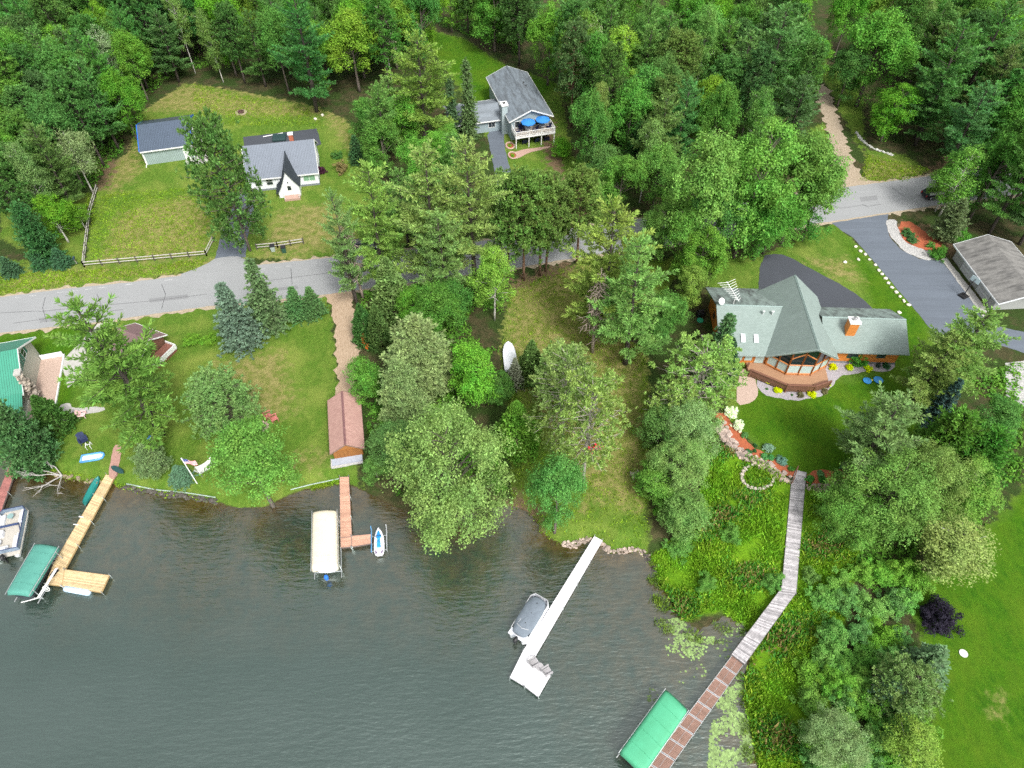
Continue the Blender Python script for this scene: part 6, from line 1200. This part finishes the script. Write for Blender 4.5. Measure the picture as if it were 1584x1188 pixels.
for kd, ut, vt, ub, vb, w_, c_, lb in (('whitepine', 588, 130, 600, 262, 9, (.10, .19, .055), 'pale green pine at the edge of the cottage grass, left of the large yellowish pine'), ('maple', 560, 150, 572, 232, 7.5, (.06, .15, .03), 'green leafy tree at the grass edge right of the white cottage'), ('maple', 640, 215, 650, 312, 8, (.075, .175, .03), 'green leafy tree between the road pines and large yellowish pine'), ('whitepine', 700, 205, 705, 318, 8, (.11, .20, .06), 'pale pine behind the central pair, left of the deck house drive')): span_tree(kd, ut, vt, ub, vb, w_, c_, lb)
# shrubs
def shrub(u, v, h, w, c, lb, kind='shrub', **k): return base_tree(kind, u, v, h, w, c, lb, **k)
shrub(300, 530, 1.3, 3.4, (.09, .19, .02), 'long low green shrub bed on the left lawn, left half'); shrub(325, 528, 1.2, 3.2, (.09, .20, .02), 'long low green shrub bed on the left lawn, right half')
shrub(497, 268, 1.6, 2.4, (.05, .018, .03), 'dark purple shrub at the right wall of the white cottage'); shrub(528, 265, 2.0, 3.6, (.15, .12, .06), 'brownish shrub on the grass right of the white cottage'); shrub(522, 243, 1.3, 2.8, (.04, .10, .03), 'low dark shrub behind the brownish one by the cottage')
shrub(1448, 398, 2.4, 3.4, (.04, .12, .015), 'green shrub at the left corner of the grey garage'); shrub(1478, 372, 2.4, 4.5, (.05, .15, .02), 'green shrub between the mulch bed and garage')
shrub(1403, 362, 1.0, 2.6, (.03, .08, .03), 'dark low juniper on the red mulch bed, upper part'); shrub(1411, 373, 1.0, 2.4, (.03, .085, .03), 'dark low juniper on the red mulch bed, lower part'); shrub(1438, 381, .9, 1.8, (.07, .19, .04), 'small light green shrub on the red mulch bed')
shrub(1325, 561, 2.0, 3.0, (.05, .16, .025), 'large green shrub at the right wing wall of the log house'); shrub(1371, 568, .8, 1.5, (.02, .07, .03), 'small dark shrub at the right end of the gravel bed'); shrub(1358, 567, .6, 1.0, (.03, .05, .04), 'tiny dark shrub near the right end of the gravel bed')
YB = (.34, .40, .02)
for u, v, lb in ((1189, 591, 'yellow bush in the gravel bed by the deck, nearest the paver path'), (1204, 606, 'yellow bush in the gravel bed by the deck, second from the paver path'), (1255, 611, 'yellow bush in the gravel bed directly below the deck front'), (1279, 596, 'yellow bush in the gravel bed at the right end of the deck'), (1288, 569, 'yellow bush by the right wing wall, nearest the glass prow'), (1313, 571, 'yellow bush by the right wing wall, left of the large green shrub'), (1342, 571, 'yellow bush by the right wing wall, right of the large green shrub')): shrub(u, v, 1.0, 1.75, YB, lb, 'bush', group='yellow bushes of the log house')
for u, v, lb in ((1212, 602, 'dull brown mound shrub left in the gravel bed below the deck'), (1238, 612, 'dull brown mound shrub in the middle of the gravel bed'), (1264, 600, 'dull brown mound shrub right in the gravel bed below the deck'), (1275, 606, 'small dull mound shrub at the right tip of the gravel bed')): shrub(u, v, .8, 1.45, (.10, .09, .045), lb, 'bush', group='dull mounds of the log house')
shrub(1225, 611, .4, .6, (.06, .12, .05), 'tiny green plant in the gravel bed, right of the second yellow bush', 'bush'); shrub(1186, 602, .4, .6, (.06, .14, .04), 'tiny green plant in the gravel bed, near the paver path', 'bush')
o = shrub(1130, 641, 1.5, 2.2, (.52, .56, .50), 'white flowering hydrangea beside the paver path, upper one', group='white hydrangeas'); o = shrub(1140, 661, 1.4, 2.0, (.46, .52, .42), 'white flowering hydrangea above the mulch bed, lower one', group='white hydrangeas')
GARD = [(1150, 675, .9, 1.5, (.06, .15, .05)), (1158, 700, .8, 1.2, (.035, .10, .04)), (1186, 694, 1.2, 2.2, (.12, .19, .14)), (1182, 708, .8, 1.6, (.06, .19, .06)), (1192, 710, .8, 1.4, (.05, .18, .06)), (1208, 714, 1.0, 2.0, (.09, .16, .13)), (1224, 727, .8, 1.2, (.05, .15, .03)), (1168, 690, .7, .8, (.03, .08, .03)), (1167, 698, .7, .8, (.03, .09, .03)), (1252, 742, .9, 1.6, (.05, .16, .03)), (1268, 733, .9, 1.5, (.07, .18, .07)), (1272, 744, .9, 1.6, (.03, .13, .02)), (1293, 735, 1.1, 1.6, (.03, .13, .02)), (1312, 728, 1.6, 2.6, (.04, .11, .05))]
GLAB = ['by the lower hydrangea', 'dark, at the boulder wall under the hydrangeas', 'large silvery, midway along the mulch', 'bright, below the large silvery one, left', 'bright, below the large silvery one, right', 'silvery, nearest the boardwalk on its left', 'green, touching the boardwalk handrail', 'tiny dark, upper of two left of the silvery one', 'tiny dark, lower of two left of the silvery one', 'green, touching the boardwalk on its right', 'pale green, upper right of the boardwalk', 'dark, lower right of the boardwalk', 'dark upright, at the far right of the mulch', 'tall dark, at the right end beneath the fir']
for (u, v, h, w, c), lb in zip(GARD, GLAB): shrub(u, v, h, w, c, 'garden shrub on red mulch, '+lb, 'bush', group='shrubs of the red mulch border')
for (u, v), lb in (((789, 227), 'upper'), ((793, 242), 'lower')): shrub(u, v, .9, 1.2, (.10, .20, .02), f'small green shrub in the {lb} brick planting bed of the deck house', 'bush')
# big lakeside thicket, lower right: each bush a plant of its own
random.seed(21)
rows = [('topmost', 1300, 885, 5), ('second', 1282, 925, 6), ('third', 1272, 965, 6), ('fourth', 1278, 1003, 6), ('fifth', 1262, 1042, 6), ('sixth', 1258, 1082, 6), ('seventh', 1250, 1125, 7), ('lowest', 1262, 1165, 6)]
for rn, u0, v0, n in rows:
    for i in range(n):
        u = u0+i*30+random.uniform(-11, 11); v = v0+random.uniform(-14, 14)
        if u > 1440-(v-900)*.05 or math.hypot(u-1450, v-950) < 55: continue
        g = random.random(); c = (.055+.05*g, .155+.07*g, .025+.03*random.random())
        pos = ('leftmost', 'second from left', 'third from left', 'fourth from left', 'fifth from left', 'sixth from left', 'seventh from left')[i]
        shrub(u, v+18, random.uniform(1.5, 2.8), random.uniform(3.4, 4.8), c, f'lush shrub of the {rn} row in the lakeside thicket, {pos}', group='lakeside thicket shrubs')
for u, v, w, lb in ((1195, 905, 3, 'low shrub left of the boardwalk bend'), (1252, 893, 2.4, 'low shrub pressed against the right side of the boardwalk'), (1050, 850, 4, 'low shrub at the rocky shore right of the white dock'), (1090, 905, 3, 'low shrub in the middle of the marsh'), (1130, 830, 3, 'low shrub in the upper marsh')): shrub(u, v, 1.6, w, (.075, .17, .035), lb)
# bare grey branches over the water at the left
p = G(98, 738); o = thing('fallen_snag', 'bare grey dead branches reaching over the water beside the red dock', 'dead tree', p); m = MB()
def br(a, d, l, r, dep):
    b_ = a+d*l; mid = a+d*l*.5+Vector((random.uniform(-.1, .1)*l, random.uniform(-.1, .1)*l, random.uniform(-.05, .1)*l)); m.tube([a, mid, b_], r, 5, 0, r*.5)
    if dep:
        for k in range(3): q = (d+Vector((random.uniform(-.7, .7), random.uniform(-.7, .7), random.uniform(-.3, .4)))).normalized(); br(a+(b_-a)*random.uniform(.4, 1), q, l*.6, r*.55, dep-1)
for d in ((-1, -.35, .55), (-.95, .5, .8), (-.5, -.9, .35), (.3, -1, .25), (-1, .1, .35)): br(Vector((0, 0, .3)), Vector(d).normalized(), 2.6, .085, 2)
m.build('branches', M('silver_wood', (.40, .38, .36), (.28, .26, .25), 3), o)

# ------------------------------------------------------------------ the surrounding woods
def inpoly(u, v, poly): return sdist(np.array([[u, v]], float), np.array(poly, float))[0] > 0
KDESC = {'maple': ('green leafy tree', [(.06, .155, .025), (.08, .18, .02), (.045, .125, .025)]), 'darkpine': ('dark pine', [(.04, .105, .03), (.055, .12, .03)]), 'whitepine': ('feathery green pine', [(.065, .15, .045), (.08, .165, .05)]), 'birch': ('slim birch', [(.08, .16, .04), (.10, .17, .05)])}
WOODS = [('in the wood at the upper left corner', [(-40, -10), (150, -10), (150, 150), (-40, 150)], 40), ('in the wood left of the metal shed', [(-40, 150), (185, 150), (190, 230), (150, 290), (-40, 300)], 34),
 ('in the wood behind the metal shed', [(150, -10), (300, -10), (270, 115), (205, 165), (150, 150)], 24), ('in the wood behind the white cottage', [(300, -10), (510, -10), (510, 110), (400, 80), (300, 110)], 18),
 ('in the wood behind the grey-blue house', [(510, -10), (830, -10), (800, 85), (740, 60), (660, 30), (560, 70)], 26), ('in the wood right of the grey-blue house', [(870, -10), (1060, -10), (1060, 200), (1010, 270), (890, 190)], 26),
 ('along the top edge left of the dirt track', [(1110, -10), (1265, -10), (1250, 170), (1200, 190), (1060, 190), (1060, 60)], 26), ('along the top edge right of the dirt track', [(1285, -10), (1600, -10), (1600, 130), (1450, 120), (1420, 40), (1300, 60)], 26),
 ('at the right edge behind the garage', [(1500, 160), (1640, 160), (1640, 290), (1560, 270), (1490, 220)], 10)]
ORD = ['leftmost', 'second from left', 'third from left', 'fourth from left', 'fifth from left', 'sixth from left', 'seventh from left', 'eighth from left', 'ninth from left', 'tenth from left', 'eleventh from left', 'twelfth from left', 'thirteenth from left', 'fourteenth from left', 'fifteenth from left', 'sixteenth from left', 'seventeenth from left', 'eighteenth from left', 'nineteenth from left']
random.seed(5)
NOGO = [pxpoly(q) for q in ZONES['grass'][1:2]+ZONES['grass'][6:9]]+[pxpoly(road_up+road_lo)]
for wname, poly, n in WOODS:
    got = []; tries = 0; us = [q[0] for q in poly]; vs_ = [q[1] for q in poly]
    while len(got) < n and tries < 900:
        tries += 1; u, v = random.uniform(min(us), max(us)), random.uniform(min(vs_), max(vs_))
        if not inpoly(u, v, poly): continue
        kind = random.choices(['maple', 'darkpine', 'whitepine', 'birch'], [4, 4.5, 3, 1.2] if u < 420 else [5, 2, 3.5, 1])[0]; h = random.uniform(13, 19); w = {'maple': 9.5, 'darkpine': 7.5, 'whitepine': 9.5, 'birch': 6}[kind]*random.uniform(.85, 1.2)
        p = P(u, v, 1+h*.6)
        if p.y > 205: continue
        if any((p.x-x)**2+(p.y-y)**2 < ((w+w2)*.225)**2 for x, y, w2 in PLACED+[(g[1], g[2], g[4]) for g in got]): continue
        if any(sdist(np.array([[p.x, p.y]]), q)[0] > -1.0 for q in NOGO): continue
        got.append((kind, p.x, p.y, h, w))
    for kind in KDESC:
        ks = sorted([g for g in got if g[0] == kind], key=lambda g: g[1]/max(g[2], 1)); d, cols = KDESC[kind]
        for i, (k, x, y, h, w) in enumerate(ks): place_tree({'darkpine': 'redpine'}.get(kind, kind), x, y, h, w, random.choice(cols), (f'{d} {wname}, {ORD[i]}' if len(ks) > 1 else f'the only {d} {wname}'), group=f'{d}s {wname}', jit=.15, bark='dark' if kind == 'darkpine' else None)

# ------------------------------------------------------------------ ground cover nobody could count
def scatter(polys, n, z=1.0, zone_neg=None):
    out = []
    for pl, k in zip(polys, n):
        pp = pxpoly(pl, z); lo, hi = pp.min(0), pp.max(0); q = rng.uniform(lo, hi, (k*2, 2)); q = q[sdist(q, pp) > 0][:k]; out.append(q)
    return np.concatenate(out)
q = scatter([[tuple(x) for x in [(1000, 862), (1060, 820), (1110, 690), (1170, 715), (1225, 752), (1300, 758), (1330, 800), (1320, 900), (1300, 1000), (1260, 1188), (1240, 1300), (1180, 1300), (1150, 1188), (1130, 1080), (1160, 1000), (1120, 940), (1050, 960), (1010, 900)]]], [52000], .6)
hz = height(q); dens = np.sin(q[:, 0]*.9+1.3*np.sin(q[:, 1]*.6))+np.sin(q[:, 1]*1.1-q[:, 0]*.4); kk = (hz > -.12) & (dens > -1.3+rng.uniform(-.6, .6, len(q)))
# keep clear of the boardwalk
bwp = [pxpoly(s, 1.1) for s in ([(1228, 727), (1250, 731), (1247, 752), (1222, 749)], [(1221, 749), (1248, 752), (1235, 912), (1206, 908)], [(1206, 905), (1235, 910), (1156, 1030), (1128, 1010)])]
for b_ in bwp: kk &= sdist(q, b_) < -.15
q = q[kk]; hz = height(q); k = len(q); C = np.column_stack([q, hz]); hgt = rng.uniform(.25, .75, k)*(1+.35*np.sin(q[:, 0]*.7+q[:, 1]*.5)); D = rng.normal(size=(k, 3))*.45+np.array([0, 0, 1.])
drift = np.sin(q[:, 0]*.55+1.7*np.sin(q[:, 1]*.37))+np.sin(q[:, 1]*.8-q[:, 0]*.33+2)+rng.normal(size=k)*.55; PT_ = C+unit(D)*hgt[:, None]*.45; wd_ = rng.uniform(.06, .15, k); nn_ = unit(np.array([0, 0, 1.])-unit(D)*unit(D)[:, 2:]+rng.normal(size=(k, 3))*.5)
for nm_, sel, cl_, sc_ in (('marsh_grass', drift < .55, (.11, .215, .026), 1.), ('sedge', (drift >= .55) & (drift < 1.15), (.15, .225, .035), 1.25), ('marsh_herbs', (drift >= 1.15) & (drift < 2.1), (.06, .16, .03), 1.5), ('dry_sedge', drift >= 2.1, (.20, .16, .07), 1.5)):
    me = leaf_mesh(nm_, PT_[sel], D[sel], nn_[sel], hgt[sel]*sc_, wd_[sel]*sc_); o = bpy.data.objects.new(nm_, me); COL.objects.link(o); o.color = (*cl_, 1); tag(o, kind='stuff')
# reeds standing in the shallows
q = scatter([[(1005, 905), (1045, 950), (1110, 965), (1160, 960), (1165, 985), (1100, 1000), (1030, 985), (990, 940)], [(1140, 1030), (1165, 1010), (1172, 1190), (1150, 1190)], [(985, 870), (1010, 870), (1045, 930), (1050, 960), (1025, 950), (1000, 910)]], [2600, 1500, 1800], 0.)
cl = np.sin(q[:, 0]*2.1)+np.sin(q[:, 1]*2.6+q[:, 0]) > .3; q = q[cl]; k = len(q); hgt = rng.uniform(.3, .8, k); D = rng.normal(size=(k, 3))*.3+np.array([0, 0, 1.])
me = leaf_mesh('reeds', np.column_stack([q, np.zeros(k)])+unit(D)*hgt[:, None]*.45, D, rdir(k), hgt, .07); o = bpy.data.objects.new('reeds', me); COL.objects.link(o); o.color = (.10, .16, .03, 1); tag(o, kind='stuff')
def lilies(poly, n, size, col):
    q = scatter([poly], [n], .02); cl = np.sin(q[:, 0]*1.7+q[:, 1]*.8)+np.sin(q[:, 1]*2.3-q[:, 0]*.5)+rng.normal(size=len(q))*.55 > -.25; q = q[cl]; m = MB()
    for x, y in q:
        if sdist(np.array([[x, y]]), np.array([tuple(d0[:2]), tuple(d1[:2]), tuple(d2[:2]), tuple(d3[:2])]))[0] > -.1: continue
        r = size*random.uniform(.6, 1.3); a0 = random.uniform(0, 6.28); z = .014+random.uniform(0, .015); m.add([(x, y, z)]+[(x+r*cos(a0+.35+5.58*j/9), y+r*sin(a0+.35+5.58*j/9), z+random.uniform(-.003, .01)) for j in range(10)], [(0, j+1, j+2) for j in range(9)])
    o = m.build('lily_pads', M('lily_pad', col, tuple(c*.7 for c in col), 1.2, .45, island=.35)); tag(o, kind='stuff')
lilies([(1020, 962), (1050, 955), (1085, 985), (1108, 985), (1095, 1015), (1060, 1025), (1030, 1005)], 700, .115, (.22, .33, .11)); lilies([(1030, 1010), (1080, 1010), (1105, 1060), (1050, 1060)], 40, .10, (.20, .30, .09)); lilies([(1125, 948), (1160, 952), (1150, 985), (1120, 985)], 190, .10, (.20, .30, .09)); lilies([(1105, 1090), (1138, 1040), (1158, 1060), (1162, 1120), (1170, 1250), (1090, 1250), (1098, 1140)], 2600, .12, (.17, .28, .12)); lilies([(1000, 1064), (1022, 1066), (1012, 1085), (1002, 1085)], 40, .1, (.20, .30, .10)); lilies([(1112, 985), (1138, 990), (1128, 1020), (1105, 1018)], 50, .10, (.20, .30, .09))
# undergrowth on the forest floor
pl = [w[1] for w in WOODS]+[[(560, 380), (800, 390), (790, 540), (690, 560), (560, 520)], [(1000, 640), (1110, 650), (1090, 830), (1010, 800)], [(560, 620), (780, 600), (820, 760), (700, 780), (590, 760)], [(1010, 290), (1270, 300), (1270, 330), (1050, 350)], [(1290, 640), (1580, 560), (1580, 760), (1400, 900), (1290, 880)]]
q = scatter(pl, [4200, 3400, 2300, 2200, 3000, 3000, 1800, 3000, 1200, 2200, 900, 1700, 1300, 2500]); hz = height(q)
for ng in NOGO+[pxpoly(z_) for z_ in ZONES['grass']]: q = q[sdist(q, ng) < -.6]
hz = height(q); q = q[hz > .3]; q = q[(np.sin(q[:, 0]*.5)+np.sin(q[:, 1]*.43+q[:, 0]*.2)) > -.9]; C = np.column_stack([q, height(q)]); me = leaf_mesh('undergrowth', *clump_leaves(C, rng.uniform(.3, .8, len(C)), 9, .36, .6, .7)); o = bpy.data.objects.new('undergrowth', me); COL.objects.link(o); o.color = (.065, .15, .025, 1); tag(o, kind='stuff')
# tufts and weeds breaking up the mown grass
q = scatter([[(130, 300), (320, 290), (330, 330), (318, 392), (140, 405)], [(0, 425), (130, 418), (320, 402), (300, 418), (0, 455)], ZONES['grass'][3], [(300, 130), (480, 170), (500, 195), (300, 195)], [(1340, 240), (1440, 262), (1400, 280), (1330, 280)], [(20, 712), (110, 736), (170, 748), (290, 767), (335, 776), (335, 768), (290, 758), (180, 742), (110, 726)], [(480, 757), (526, 744), (526, 735), (480, 746)]], [2600, 2200, 4200, 1500, 900, 2200, 700])
q = q[height(q) > .03]; k = len(q); C = np.column_stack([q, height(q)]); C = np.repeat(C, 4, 0)+rng.normal(size=(k*4, 3))*np.array([.18, .18, 0]); hgt = rng.uniform(.12, .38, k*4); D = rng.normal(size=(k*4, 3))*.6+np.array([0, 0, 1.])
me = leaf_mesh('grass_tufts', C+unit(D)*hgt[:, None]*.4, D, rdir(k*4), hgt, rng.uniform(.06, .14, k*4)); o = bpy.data.objects.new('grass_tufts', me); COL.objects.link(o); o.color = (.125, .20, .025, 1); tag(o, kind='stuff')
# ------------------------------------------------------------------ light: bright overcast day
w = bpy.data.worlds.new('World'); S.world = w; w.use_nodes = True; nt = w.node_tree; bg = nt.nodes['Background']
SUN_EL, SUN_AZ = R(52), R(150)       # azimuth clockwise from +Y: light comes from the camera's right and behind
sky = nt.nodes.new('ShaderNodeTexSky'); sky.sky_type = 'NISHITA'; sky.sun_disc = False; sky.sun_elevation = SUN_EL; sky.sun_rotation = SUN_AZ; sky.air_density = 1.0; sky.dust_density = 4.0; sky.ozone_density = 1.0
hs = nt.nodes.new('ShaderNodeHueSaturation'); hs.inputs['Saturation'].default_value = .12
L(nt, sky.outputs[0], hs.inputs['Color']); L(nt, hs.outputs[0], bg.inputs[0]); bg.inputs['Strength'].default_value = .12
sl = bpy.data.lights.new('sun', 'SUN'); sl.energy = 1.5; sl.angle = R(12); sl.color = (1, .96, .9); so = bpy.data.objects.new('sun', sl); COL.objects.link(so)
d = Vector((sin(SUN_AZ)*cos(SUN_EL), cos(SUN_AZ)*cos(SUN_EL), sin(SUN_EL))); so.rotation_euler = d.to_track_quat('Z', 'Y').to_euler(); so.location = (60, -60, 120)
S.view_settings.view_transform = 'Standard'; S.view_settings.look = 'None'; S.view_settings.exposure = 1.2; S.view_settings.gamma = 1; S.view_settings.use_curve_mapping = False
S.render.engine = 'CYCLES'; S.cycles.max_bounces = 6; S.cycles.diffuse_bounces = 3; S.cycles.transmission_bounces = 3; S.cycles.use_denoising = False; S.cycles.use_adaptive_sampling = True; S.cycles.adaptive_threshold = .015
